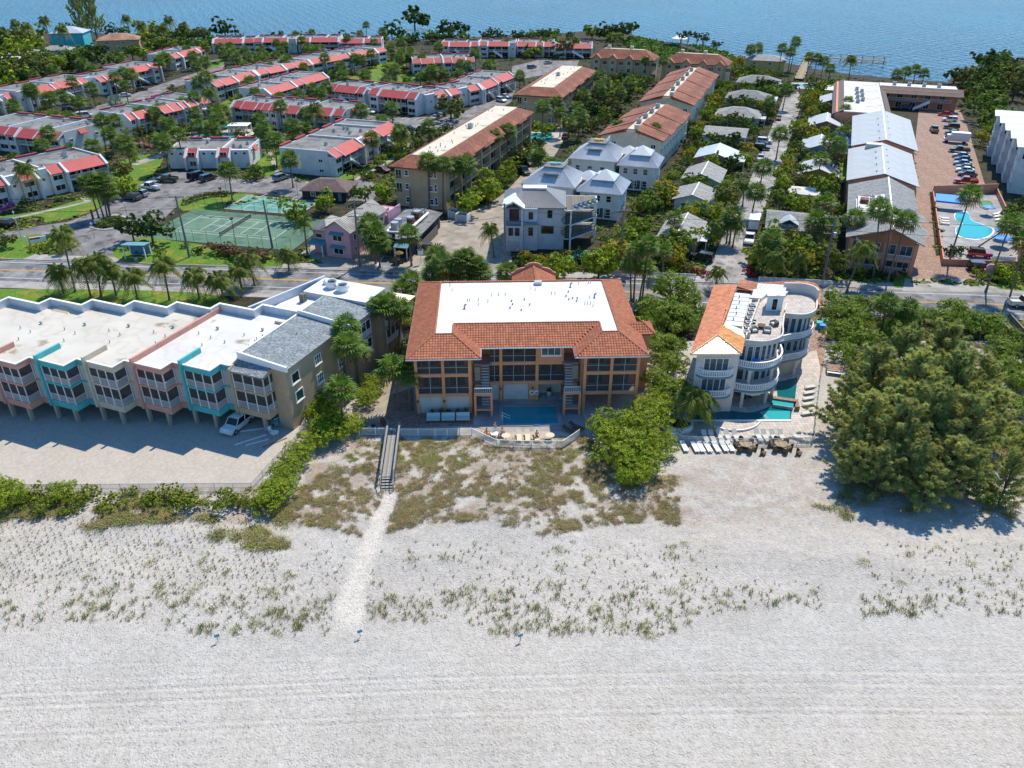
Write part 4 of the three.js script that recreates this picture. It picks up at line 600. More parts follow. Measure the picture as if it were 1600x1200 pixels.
  // bags of roofing rubble on the rear roof
  [[10.0,-29.6,0.55],[11.6,-28.7,1.0],[13.8,-28.2,1.0],[12.9,-29.5,0.6]].forEach(([x,z,s],i)=>{
    const q=V(x,9.96,z).applyMatrix4(o.matrixWorld),b=thing('rubble_bag',['small open white rubble bag on the rear condominium roof','large open white rubble bag with red print, beside the small bag','large open white rubble bag nearest the roof edge','slumped white rubble bag between the two large bags'][i],'bag',[q.x,9.96,q.z],i);
    part(b,'sack',M.whiteTrim,(m)=>{ const n=12,r=rng(50 + i),prof=[[0.75,0],[0.95,0.35],[0.98,0.8],[0.9,1.15],[0.78,1.1],[0.7,0.8]],jit=Array.from({ length: n},()=>0.85 + 0.3*r());for (let k=0;k + 1 < prof.length;k++) for (let j=0;j < n;j++){const pt=(jj,kk)=>{ const t=jj/n*6.283,[rr,yy]=prof[kk],q=jit[jj % n];return [Math.cos(t)*rr*s*(0.6 + 0.4*q),yy*s*(0.75 + 0.25*q),Math.sin(t)*rr*s*(0.6 + 0.4*q)];};m.quad(pt(j + 1,k),pt(j,k),pt(j,k + 1),pt(j + 1,k + 1));}});
    part(b,'rubble',M.soil,(m)=>m.disc(0,0.02,0,0.72*s,0.75*s,10));
    if (s > 0.8) part(b,'red_print',M.red,(m)=>m.box(-0.3,0.4,0.97,0.3,0.7,0.99));
 });
}

// ---------------------------------------------------------------- cream villa with curved balconies (right)
const arc=(pts,n=24)=>new THREE.CatmullRomCurve3(pts.map(p=>V(p[0],0,p[1])),false,'centripetal').getSpacedPoints(n).map(q=>[q.x,q.z]);
function balustrade(parent,pts,y,h=0.95,mat=M.whiteTrim) {
  const b=part(parent,'balustrade',mat,(m)=>{ for (let i=0;i + 1 < pts.length;i++){const [x0,z0]=pts[i],[x1,z1]=pts[i + 1],L=Math.hypot(x1 - x0,z1 - z0),nx=-(z1 - z0)/L*0.11,nz=(x1 - x0)/L*0.11;m.prism([[x0 + nx,z0 + nz],[x1 + nx,z1 + nz],[x1 - nx,z1 - nz],[x0 - nx,z0 - nz]],y,y + 0.12);}});
  const tr=addMesh('top_rail',b.geometry,mat,b);tr.position.y=h - 0.125;
  const cv=new THREE.CatmullRomCurve3(pts.map(p=>V(p[0],0,p[1]))),n=Math.round(cv.getLength()/0.3);
  for (let i=0;i <= n;i++){const q=cv.getPointAt(i/n);part(b,'baluster',mat,(m)=>m.bar([q.x,y + 0.12,q.z],[q.x,y + h*0.5,q.z],0.06,0.10,5).bar([q.x,y + h*0.5,q.z],[q.x,y + h - 0.13,q.z],0.10,0.055,5));}
  return b;
}
{
  const ox=23.44,oz=-90.44,o=thing('beach_villa','cream three-level villa with stacked curved balconies, orange tile roof and roof terraces','building',[ox,0,oz]);
  const Q=(x,d)=>[x + 0.36*d,-d];footprint(o,0,24,-26,0,0);
  const r=rng(77),T3=(p,y)=>[p[0],y,p[1]];
  part(o,'wall',M.villa,(m)=>m.prism([Q(0.7,0.8),Q(6.3,0.8),Q(6.3,20),Q(0.7,21.5)],0,9.35));
  // tile roof of the left range with a pale metal front hip
  const A=Q(-0.1,0),B=Q(6.6,0),C=Q(6.6,4.4),AP=Q(2.9,3.4),RB=Q(3.5,20),AB=Q(-0.1,22.6),F1=Q(3.5,7),F2=Q(5.8,5.6);
  const s1=[T3(AB,9.5),T3(A,9.5),T3(AP,10.5),T3(RB,10.5)],XR=Q(3.02,6.6),s2=[T3(B,9.5),T3(C,9.5),T3(XR,10.5),T3(AP,10.5)];
  part(o,'roof_base',M.tileOrange,(m)=>{ m.quad(...s1);m.quad(...s2);m.quad(T3(AB,9.5),T3(RB,10.5),T3(Q(6.2,19),10.1),T3(Q(6.2,21),9.5));});
  const vt=part(o,'roof_tiles',M.tileClay,(m)=>{ tilePlane(m,s1,r,0.42,0.5,[0.66,0.26,0.13]);tilePlane(m,s2,r,0.42,0.5,[0.72,0.34,0.12]);capTiles(m,T3(AP,10.5),T3(RB,10.5),r,[0.66,0.26,0.13]);capTiles(m,T3(A,9.5),T3(AP,10.5),r,[0.74,0.5,0.28]);capTiles(m,T3(B,9.5),T3(AP,10.5),r,[0.74,0.5,0.28]);});vt.userData.kind='stuff';
  part(o,'metal_roof',M.metalPeach,(m)=>m.tri(T3(A,9.52),T3(B,9.52),T3(AP,10.53)).box(A[0],9.3,A[1] - 0.2,B[0],9.5,A[1] + 0.04));
  part(o,'roof_seam',M.metalPeach,(m)=>{ for (let i=1;i < 13;i++){const x=mix(A[0],B[0],i/13),t=x < AP[0] ? (x - A[0])/(AP[0] - A[0]) : (B[0] - x)/(B[0] - AP[0]);m.bar([x,9.55,0],[x,9.55 + 1.0*t,-3.4*t],0.035,0.035,4);}});
  part(o,'metal_roof',M.metalPeach,(m)=>m.tri(T3(XR,10.5),T3(C,9.52),T3(Q(6.0,7.0),10.0)).tri(T3(XR,10.5),T3(Q(6.0,7.0),10.0),T3(F1,10.3)));
  part(o,'flat_roof',M.metalRoof,(m)=>m.prism([Q(3.5,7),Q(5.9,6.6),Q(5.9,17.4),Q(3.55,18)],9.3,10.3));part(o,'roof_seam',M.metalRoof,(m)=>{ for (let i=1;i < 8;i++){const p=Q(3.5,7 + i*1.35),q=Q(5.9,6.6 + i*1.35);m.bar([p[0],10.32,p[1]],[q[0],10.32,q[1]],0.04,0.04,4);}});
  for (let i=0;i < 5;i++){const p=Q(4.4 + 0.2*(i % 2),8.5 + i*1.9);roofVent(o,p[0],10.3,p[1],0.08);}
  // rooms behind the balconies
  const body=[[6.9,-4.6],...arc([[7.6,-4.6],[10.2,-4.2],[13.0,-5.6]],8),[15.9,-13.3],...arc([[16.2,-13.3],[18.6,-12.9],[20.4,-14],[22.2,-18]],8),[22.6,-23.6],[13,-24.2],[9.5,-17]];
  part(o,'wall',M.villa,(m)=>m.prism(body,2.95,8.95));
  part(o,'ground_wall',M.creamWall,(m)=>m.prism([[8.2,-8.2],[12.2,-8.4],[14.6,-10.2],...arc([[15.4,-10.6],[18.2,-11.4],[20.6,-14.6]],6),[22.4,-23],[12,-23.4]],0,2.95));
  // roof terraces
  part(o,'terrace_floor',M.patio,(m)=>m.prism([[8.4,-4.5],...arc([[8.4,-4.5],[10.8,-4.2],[13.3,-5.5]],8),[16.0,-13.0],...arc([[16.3,-13.1],[18.7,-12.7],[20.6,-13.8],[22.4,-18]],8),[22.4,-19.8],[18.4,-20.9],[13.6,-19]],8.96,9.06));
  const para=(pts,y0,y1,t=0.1,mat=M.villa)=>part(o,'parapet',mat,(m)=>{ for (let i=0;i + 1 < pts.length;i++){const [x0,z0]=pts[i],[x1,z1]=pts[i + 1],L=Math.hypot(x1 - x0,z1 - z0),nx=-(z1 - z0)/L*t,nz=(x1 - x0)/L*t;m.prism([[x0 + nx,z0 + nz],[x1 + nx,z1 + nz],[x1 - nx,z1 - nz],[x0 - nx,z0 - nz]],y0,y1);}});
  para(arc([[8.2,-4.4],[10.8,-4.05],[13.4,-5.5],[14.9,-9.6],[16.1,-12.9]],20),8.6,9.35);para(arc([[16.1,-12.9],[18.8,-12.5],[20.8,-13.8],[22.6,-18.1]],14),8.6,9.35);
  para([[8.3,-4.6],Q(7.4,16.5)],8.6,9.95,0.09);para(arc([[22.6,-18.1],[22.5,-19.6],[21.2,-20.8],[18.3,-21]],10),8.9,10.6,0.12);para([[16.2,-13.2],[17.2,-15.6]],9.0,9.7);
  part(o,'bulkhead',M.whiteTrim,(m)=>m.prism([[13.7,-14.2],[16.1,-14.2],[17.1,-17],[14.7,-17]],9,11.4));part(o,'bulkhead_roof',M.membrane,(m)=>m.prism([[13.55,-14.05],[16.2,-14.05],[17.25,-17.15],[14.6,-17.15]],11.4,11.5));
  win(o,face(14.35,-14.2,0),0,9.05,1.1,2.1,{ name: 'door',fr: 0.2});
  part(o,'roof_well',M.sheetBlue,(m)=>m.prism([Q(6.0,4.6),Q(7.2,4.6),Q(7.2,17),Q(6.0,17)],8.9,9.0));
  for (let i=0;i < 7;i++){const p=Q(6.6,5.9 + i*1.45);acUnit(o,p[0],9.0,p[1],0.95);}
  // rear roofs
  const Z=(x,y,h)=>{ const q=P(1060 + x/6.667,430 + y/6.667,h);return [q.x - ox,q.z - oz];};
  part(o,'rear_tile_roof',M.tileOrange,(m)=>m.prism([[610,145],[640,40],[830,74],[1210,58],[1212,104],[825,84],[815,140],[745,187]].map(p=>Z(...p,9.3)),8.4,9.3));
  part(o,'rear_tile_roof',M.tileOrange,(m)=>m.prism([[1213,105],[1213,57],[1340,62],[1440,88],[1490,150],[1475,310],[1440,300],[1428,190],[1330,150],[1215,135]].map(p=>Z(...p,9.1)),8.4,9.1));
  part(o,'rear_wall',M.villa,(m)=>m.prism([[650,150],[660,70],[1340,85],[1440,130],[1400,290],[1100,230]].map(p=>Z(...p,9.1)),0,8.39));
  part(o,'metal_roof',M.metalRoof,(m)=>m.prism([[828,84],[1208,106],[1100,212],[930,190],[862,240],[742,232],[762,148],[815,142]].map(p=>Z(...p,9.55)),9.0,9.55));part(o,'roof_seam',M.metalRoof,(m)=>{ for (let i=1;i < 8;i++){const p=Z(835 + i*46,86 + i*3,9.57),q=Z(775 + i*40,150 + i*7,9.57);m.bar([p[0],9.57,p[1]],[q[0],9.57,q[1]],0.04,0.04,4);}});
  // balconies
  const bal=(pts,y,back,dark=true)=>{ const c=arc(pts,26);part(o,'balcony_slab',M.villa,(m)=>m.prism([...c,...back],y - 0.35,y));part(o,'balcony_edge',M.blueGrey,(m)=>{ for (let i=0;i + 1 < c.length;i++){const [x0,z0]=c[i],[x1,z1]=c[i + 1],L=Math.hypot(x1 - x0,z1 - z0),nx=(z1 - z0)/L*-0.14,nz=(x1 - x0)/L*0.14;m.prism([[x0 - nx*0.1,z0 - nz*0.1],[x1 - nx*0.1,z1 - nz*0.1],[x1 + nx,z1 + nz],[x0 + nx,z0 + nz]],y - 0.33,y - 0.08);}});balustrade(o,c.map(([x,z])=>[x,z - 0.02]),y,0.95);return c;};
  const b3=[[6.7,-3.6],[8.2,-2.75],[10.2,-2.35],[12.4,-3.2],[13.9,-5.2],[14.4,-7.6]],b2=[[6.4,-2.6],[8.0,-1.75],[10.0,-1.5],[12.2,-2.4],[13.7,-4.6],[14.2,-7.2]];
  bal(b3,6.0,[[13.6,-8.6],[12.8,-5.7],[7.2,-4.8]]);bal(b2,3.0,[[13.6,-8.6],[12.8,-5.7],[7.2,-4.8]]);
  const q3=[[15.2,-10.2],[17.0,-11.0],[18.9,-11.6],[20.6,-13.0],[21.4,-15]];bal(q3,6.0,[[20.6,-15.6],[18.6,-13.1],[16,-13.2]]);bal([[15.0,-9.6],[17.0,-10.4],[18.9,-11.1],[20.4,-12.6],[21.2,-14.6]],3.0,[[20.4,-15.4],[18.4,-12.9],[15.8,-13]]);
  // glazing along the curves
  const glaze=(pts,n,y,h)=>{ const c=arc(pts,n);for (let i=0;i < n;i++){const [x0,z0]=c[i],[x1,z1]=c[i + 1],L=Math.hypot(x1 - x0,z1 - z0),F=face(x0,z0,Math.atan2(-(z1 - z0),x1 - x0)/D2R);win(o,F,0.06,y,L - 0.12,h,{ pane: M.glassBlue,fr: 0.1,z: 0.05,rows: 1});}};
  glaze([[7.7,-4.5],[10.2,-4.1],[13.0,-5.5]],6,6.1,2.45);glaze([[7.7,-4.5],[10.2,-4.1],[13.0,-5.5]],5,3.1,2.3);glaze([[13.1,-5.7],[14.4,-9],[15.7,-12.9]],4,6.1,2.4);glaze([[16.3,-13.2],[18.6,-12.8],[20.5,-14]],5,6.1,2.45);glaze([[16.3,-13.2],[18.6,-12.8],[20.5,-14]],5,3.1,2.2);
  for (const y of [3.2,6.3]){win(o,face(2.0,-0.8,0),0,y,3.4,2.2,{ cols: 4,pane: M.glassBlue,z: 0.01,fr: 0.12});bal([[1.3,-0.75],[2.0,-0.1],[3.7,0.12],[5.4,-0.1],[6.1,-0.75]],y - 0.2,[[5.9,-0.85],[1.5,-0.85]]);}
  for (const [x,z,h0,h1] of [[6.5,-2.2,0,2.65],[8.3,-1.9,0,2.65],[11.9,-2.9,0,2.65],[13.7,-5.6,0,2.65],[9.0,-2.6,3.0,5.65],[12.3,-3.5,3.0,5.65],[13.6,-5.6,3,5.65],[18.4,-11.0,0,2.65],[20.0,-12.5,3,5.65]]) part(o,'column',M.villa,(m)=>m.disc(x,h0,z,0.24,h1 - h0,12).cbox(x,h1 - 0.2,z,0.62,0.2,0.62));
  part(o,'arched_beam',M.villa,(m)=>{ const c=arc(b2,18);for (let i=0;i + 1 < 14;i++){const [x0,z0]=c[i],[x1,z1]=c[i + 1];m.prism([[x0,z0 - 0.1],[x1,z1 - 0.1],[x1,z1 - 0.4],[x0,z0 - 0.4]],2.3 + 0.2*Math.sin(i*0.9),2.66);}});
  part(o,'ground_floor',M.patio,(m)=>m.prism([[5.8,-1.2],...arc([[5.8,-1.2],[9.2,-0.7],[12.4,-2.2],[13.2,-4]],10),[14.8,-9.6],[8.2,-8.4]],0.03,0.12));
  part(o,'curved_step',M.patio,(m)=>m.prism([...arc([[14.6,-8.4],[16.4,-9.2],[18.8,-10.2]],8),[19.2,-12],[14.8,-10.4]],0.03,0.13));
  for (const [x,y] of [[4,7],[10,3.6],[10,6.6],[15,3.6],[15,6.6]]) win(o,face(Q(0.7,x)[0],Q(0.7,x)[1],-110),-0.6,y,1.2,1.2,{ z: 0.02});
  // patio, pools
  layer('villa_patio',[[-2.9,6.3],[3.8,6.5],[15.3,6.8],[23.2,-13],[24.6,-19],[22.6,-18],[13,-4],[5,-1],[0.5,-0.5],[-2.4,1]].map(([x,z])=>[x + ox,z + oz]),M.patio,0.045);
  const pool=thing('swimming_pool','curving teal swimming pool wrapped round the front of the cream villa','pool',[ox,0,oz]);
  const w1=[[-1.3,1.3],[14.3,1.33],[15.4,-1.6],[13.0,-2.6],...arc([[12.6,-2.2],[9.4,-0.5],[6.4,-1.0],[3.2,-0.1],[-1.5,-0.3]],14)];
  part(pool,'water',M.poolTeal,(m)=>m.prism(w1,0.05,0.09));part(pool,'coping',M.whiteTrim,(m)=>m.box(-1.4,0.05,1.34,14.3,0.15,1.6));
  part(pool,'entry_ledge',M.poolLight,(m)=>m.prism([[10.8,1.25],[14.2,1.25],[14.9,-0.9],[11.0,-1.0]],0.09,0.105));part(pool,'water',M.poolTeal,(m)=>m.prism([[14.1,-3.9],[16.4,-3.6],[18.8,-10.1],[17.4,-9.6],[15.3,-8.9]],0.05,0.09));
  part(pool,'ledge_wall',M.poolTile,(m)=>m.prism([[10.6,-0.6],[10.9,-0.6],[11.5,1.2],[11.1,1.2]],0.06,0.13));
  const spa=thing('spa_tub','raised rectangular spa tub with pale tile rim between the two villa pools','spa',[ox,0,oz]);
  part(spa,'rim',M.paver,(m)=>{ m.prism([[12.7,-4.0],[16.5,-2.9],[16.1,-2.3],[12.5,-3.4]],0.02,0.75);m.prism([[16.1,-2.3],[16.5,-2.9],[16.2,-1.0],[15.5,-1.1]],0.02,0.7);});part(spa,'water',M.poolLight,(m)=>m.prism([[12.7,-3.3],[15.8,-2.4],[15.4,-1.3],[12.9,-2.1]],0.02,0.5));part(spa,'spillway',M.poolTile,(m)=>m.prism([[12.8,-2.05],[15.4,-1.25],[15.3,-1.1],[12.7,-1.9]],0.02,0.53));
  const pw=thing('patio_wall','low curved white planter wall on the villa patio beside the pool','wall',[ox,0,oz]);part(pw,'wall',M.whiteTrim,(m)=>{ const c=arc([[3.4,3.2],[5.2,4.0],[7.0,4.1],[9.0,3.2],[10.2,1.75]],14);for (let i=0;i + 1 < c.length;i++){const [x0,z0]=c[i],[x1,z1]=c[i + 1];m.prism([[x0,z0],[x1,z1],[x1,z1 - 0.16],[x0,z0 - 0.16]],0.05,0.32);}});
}

// ---------------------------------------------------------------- white two-storey condos with red mansard bays
const rb=rng(404);
function whiteCondo(label,pa,pb,d,pattern,o2={}) {
  const{H=6.2,group='white condo blocks with red mansard roofs',left=true,right=true,redBack=true,name='white_condo_block'}=o2;
  const a=pa.isVector3 ? pa : P(...pa),b=pb.isVector3 ? pb : P(...pb),W=a.distanceTo(b),o=thing(name,label,'building',[a.x,0,a.z],ang(a,b),group);
  footprint(o,0,W,-d,1.5);
  const wd={ B: 7.5,s: 2.6,d: 4.2,w: 2.2,F: 0.5},toks=pattern.replace(/ /g,'').split(''),tot=toks.reduce((t,k)=>t + wd[k],0),sc=W/tot,F0=face(0,0,0);
  part(o,'wall',M.condoWhite,(m)=>m.box(0,0,-d,W,H,-1.6));
  part(o,'roof_deck',M.greyRoof,(m)=>m.box(0.3,H,-d + 0.3,W - 0.3,H + 0.06,-1.7));
  part(o,'parapet',M.condoWhite,(m)=>m.box(0,H,-d,0.3,H + 0.5,-1.6));part(o,'parapet',M.condoWhite,(m)=>m.box(W - 0.3,H,-d,W,H + 0.5,-1.6));part(o,'parapet',M.condoWhite,(m)=>m.box(0.3,H,-d,W - 0.3,H + 0.45,-d + 0.3));
  if (redBack){const n=Math.max(2,Math.round(W/7));for (let i=0;i < n;i++) part(o,'red_parapet_cap',M.redTrim,(m)=>m.box(W*(i + 0.12)/n,H + 0.451,-d - 0.5,W*(i + 0.8)/n,H + 0.95,-d + 0.28));for (let i=1;i < n;i++) if (i % 2 === 0) part(o,'party_parapet',M.condoWhite,(m)=>m.box(W*i/n - 0.2,H + 0.06,-d + 0.31,W*i/n + 0.2,H + 0.62,-1.75));}
  let x=0;
  for (const k of toks) {
    const w=wd[k]*sc,x1=x + w;
    if (k === 'F') part(o,'fin_wall',M.condoWhite,(m)=>m.prismX([[-1.59,0],[-1.59,H + 0.7],[-1.2,H + 0.75],[1.7,H - 1.2],[1.7,0]],x + 0.04,x1 - 0.04));
    else if (k === 'B' || k === 'd' || k === 's') {
      const zo=k === 's' ? 0.9 : 1.5,ye=k === 's' ? H - 1.15 : H - 1.35;
      part(o,'red_roof',M.redRoof,(m)=>m.prismX([[-1.7,H + 0.55],[zo,ye],[zo,ye - 0.16],[-1.58,H + 0.05],[-1.7,H + 0.05]],x + 0.05,x1 - 0.05));
      for (const q of [x,x1]) part(o,'roof_rake',M.whiteTrim,(m)=>m.prismX([[-1.75,H + 0.72],[zo + 0.12,ye + 0.12],[zo + 0.12,ye - 0.2],[-1.62,H + 0.02],[-1.75,H + 0.02]],q - 0.09 + (q === x ? 0.08 : 0),q + 0.09 - (q === x1 ? 0.08 : 0)));
      if (k === 's'){part(o,'bay_wall',M.condoWhite,(m)=>m.box(x + 0.12,0,-1.6,x1 - 0.12,H - 1.0,0.4));win(o,F0,x + 0.45,3.3,w - 0.9,1.3,{ cols: 2,z: 0.405});win(o,F0,x + 0.45,0.8,w - 0.9,1.4,{ cols: 2,z: 0.405});}
      else {
        part(o,'balcony_slab',M.condoWhite,(m)=>m.box(x + 0.1,2.7,-1.59,x1 - 0.1,3.0,1.2));part(o,'balcony_back',M.interior,(m)=>m.box(x + 0.1,0.02,-1.58,x1 - 0.1,H - 0.9,-1.52));
        railing(o,F0,x + 0.12,3.0,1.12,w - 0.24,0.95,M.whiteTrim,0.4,0.06);
        const n=k === 'B' ? 3 : 2;for (let i=0;i < n;i++) for (const y of [0.1,3.05]) win(o,F0,x + 0.4 + i*(w - 0.4)/n,y,(w - 0.4)/n - 0.45,2.0,{ cols: 2,z: -1.51});
        for (let i=1;i < n;i++) part(o,'post',M.condoWhite,(m)=>m.cbox(x + w*i/n,0,1.0,0.22,H - 1.25,0.22));
        if (k === 'B'){part(o,'stair_flight',M.whiteTrim,(m)=>{ const xa=x + w*0.25,xb=x + w*0.72;m.prismZ([[xa,2.9],[xa,3.9],[xb,1.0],[xb,0],[xb - 0.5,0]],1.25,1.4);m.prismZ([[xa,2.9],[xa,3.1],[xb,0.2],[xb,0]],1.42,2.3);});}
     }
   } else{part(o,'bay_wall',M.condoWhite,(m)=>m.box(x + 0.02,0,-1.6,x1 - 0.02,H + 0.3,-0.4));win(o,F0,x + w/2 - 0.45,3.6,0.9,0.8,{ z: -0.395});}
    x=x1;
 }
  if (left) for (const [q,y] of [[3,3.6],[d - 4.5,3.6],[d - 4.5,1]]) win(o,face(0,-d,-90),q,y,1.3,0.9,{ cols: 2,z: 0.01});
  if (right){for (const [q,y] of [[3,3.6],[d - 4.5,3.6],[3,1]]) win(o,face(W,0,90),q,y,1.3,0.9,{ cols: 2,z: 0.01});if (d > 9) part(o,'red_roof',M.redRoof,(m)=>m.prismZ([[W + 0.9,H - 0.9],[W - 0.2,H + 0.5],[W - 0.2,H - 0.1],[W + 0.9,H - 1.05]],-d*0.55,-d*0.55 + 2.6));}
  for (let i=0;i < W/6;i++) acUnit(o,1.5 + rb()*(W - 3),H + 0.06,-3 - rb()*(d - 4.5),0.85);for (let i=0;i < W/8;i++) roofVent(o,1.5 + rb()*(W - 3),H + 0.06,-2.5 - rb()*(d - 4),0.12);
  return o;
}
function condoRow(label,pa,pb,d,patterns){const n=patterns.length,a=P(...pa),b=P(...pb),u=b.clone().sub(a).normalize(),nrm=V(-u.z,0,u.x),ord=['first','second','third','fourth','fifth'];patterns.forEach((p,i)=>{ const k=(i % 2 ? 1.8 : -0.6) + 0.5*i % 1,A=a.clone().lerp(b,i/n).addScaledVector(nrm,k),B=a.clone().lerp(b,(i + 0.97)/n).addScaledVector(nrm,k);whiteCondo(label.replace('#',ord[i]),A,B,d + (i % 3)*1.2,p,{ H: 6.0 + 0.35*((i*2) % 3)});});}
condoRow('white red-roofed condo block along the wood, # from the road end',[-40,190],[256,126],12,['sFBFws','wFsFBFs','FBFsw','sFBFd','FBFsF']);
whiteCondo('short white red-roofed condo at the far end of the wooded row',[275,110],[322,96],13,'sFBFs');
condoRow('white red-roofed condo block behind the red footbridge, # from the bridge',[206,213],[332,183],13,['FsFdsF','ddFsF','sdFsd']);
whiteCondo('white red-roofed condo facing the narrow lawn strip',[340,158],[403,138],13,'sdFdsF');
whiteCondo('white red-roofed condo with grey roof between the lawn strip and the large lawn',[403,138],[488,119],13,'FsdFsdF');
whiteCondo('white red-roofed condo ending at the large lawn with the creek',[490,119],[604,97],14,'sFdsFsdFs');
whiteCondo('white red-roofed condo with blank end wall next to the footbridge tree',[-40,230],[102,246],17,'dsFssFdsFs');
whiteCondo('white red-roofed condo with one long red roof behind the entrance parking',[-25,331],[172,283],15,'wsFwsFwsFBF');
whiteCondo('low white clubhouse with grey roof and red entrance slopes by the pool',[266,264],[392,263],13,'wwFsFwwFsFww',{ H: 4.6,group: undefined,name: 'clubhouse'});
condoRow('white red-roofed condo block behind the clubhouse lawn, # from the pool',[365,190],[540,208],11,['FsdsF','ssFsd','sFdFs']);
whiteCondo('white red-roofed condo beside the tile-roofed tan condo, with two long red roofs',[524,277],[618,226],16,'sBFwsFsB');
condoRow('white red-roofed condo block facing the inner car park, # from the royal palm',[512,161],[664,179],12,['FsBsFw','sFBsF']);
whiteCondo('white red-roofed condo on the slope of the inner lot, roof facing sideways',[420,170],[512,141],12,'FBFsBF');
whiteCondo('white condo wing with small red roofs beside the inner car park',[668,179],[752,161],10,'wsFswsF');
whiteCondo('white condo wing with red roofs above the lot of parked cars',[752,161],[800,140],13,'FBFsBF');
whiteCondo('white red-roofed condo across the creek from the large lawn',[646,118],[742,115],14,'sdsFsdFs');
condoRow('white red-roofed bayfront condo block, # from the huge shore tree',[690,88],[927,90],11,['sFBFs','FsFBFw','BFsFd','sFBF']);
condoRow('white red-roofed bayfront condo block, # from the wooded shore',[334,83],[600,81],11,['FBFs','sFBFw','FsFBF','BFsFs']);

// ---------------------------------------------------------------- tan condos with brown tile mansards
const siteBC=(B,C,h)=>{ const b=P(...B,h),c=P(...C,h);return{b,c,L: b.distanceTo(c),turn: Math.atan2(-(c.x - b.x),-(c.z - b.z))};};
function tanCondo(label,B,C,w,h,o2={}) {
  const{floors=3,wall=M.tanWall,bays=8,name='tan_condo_block'}=o2,s=siteBC(B,C,h),L=o2.L || s.L,o=thing(name,label,'building',[s.b.x,0,s.b.z],s.turn,o2.group),fh=h/floors;
  footprint(o,-w,0,-L,0);
  part(o,'wall',wall,(m)=>m.box(-w + 1,0,-L + 1,-2.6,h - 0.1,-1));part(o,'wall',wall,(m)=>m.box(-2.6,0,-3.2,-1,h - 0.1,-1.001));
  part(o,'tile_roof',M.tileBrown,(m)=>m.hip(-w,0,-L,0,h,h + 1.9,w*0.27,w*0.3,0.3));
  part(o,'flat_roof',M.beigeRoof,(m)=>m.box(-w*0.73,h + 1.9,-L + w*0.3,-w*0.27,h + 1.96,-w*0.3));
  for (let i=0;i < L/4;i++) roofVent(o,-w*(0.32 + 0.36*rb()),h + 1.96,-w*0.35 - rb()*(L - w*0.7),0.12);acUnit(o,-w*0.5,h + 1.96,-L*0.5,1.3);
  const FR=face(-1,-1,90),bl=(L - 4.4)/bays;
  for (let f=0;f < floors;f++) {
    part(o,'floor_slab',wall,(m)=>m.box(2.2,f*fh + (f ? -0.35 : -0.02),-1.6,L - 2.2,f*fh + 0.02,0),FR);
    for (let i=0;i < bays;i++){const x=2.2 + i*bl;if (f) railing(o,FR,x + 0.35,f*fh,-0.1,bl - 0.7,0.95,wall,0.3,0.06);win(o,FR,x + 0.5,f*fh + 0.1,bl - 1,fh - 0.8,{ cols: 3,z: -1.59,frame: M.creamWall});}
 }
  for (let i=0;i <= bays;i++) part(o,'pier',wall,(m)=>m.box(2.2 + i*bl - 0.3,0,-1.58,2.2 + i*bl + 0.3,h - 0.32,0.004 + (i % 2)*0.35),FR);
  for (let i=1;i < bays;i += 2) part(o,'eave_hood',M.tileBrown,(m)=>m.prismX([[-1,h + 0.5],[1.35,h - 0.25],[1.35,h - 0.42],[-1,h - 0.2]],2.2 + i*bl,2.2 + (i + 1)*bl),FR);
  const FF=face(-w + 1,-1,0);for (let f=0;f < floors;f++) for (const [x,c] of [[2.4,1],[w - 6.2,1],[w - 4.9,2]]) win(o,FF,x,f*fh + 1.0,c === 2 ? 0.8 : 1.1,c === 2 ? 1.9 : 1.4,{ rows: 2,z: 0.004,fr: 0.14,sill: true});
  for (let f=1;f < floors;f++){win(o,FF,0.1,f*fh + 0.1,1.6,2.3,{ cols: 2,name: 'sliding_door',z: 0.004});railing(o,FF,0.1,f*fh,0.1,1.6,1,wall,0.25,0.06);}
  return o;
}
tanCondo('long tan condo with beige flat roof strip beside the shell lane and pink house',[699,268],[835,175],14.7,9.5,{ bays: 9});
tanCondo('tan condo with beige flat roof strip behind the condo pool',[880,152],[932,110],16.9,9.5,{ bays: 7});
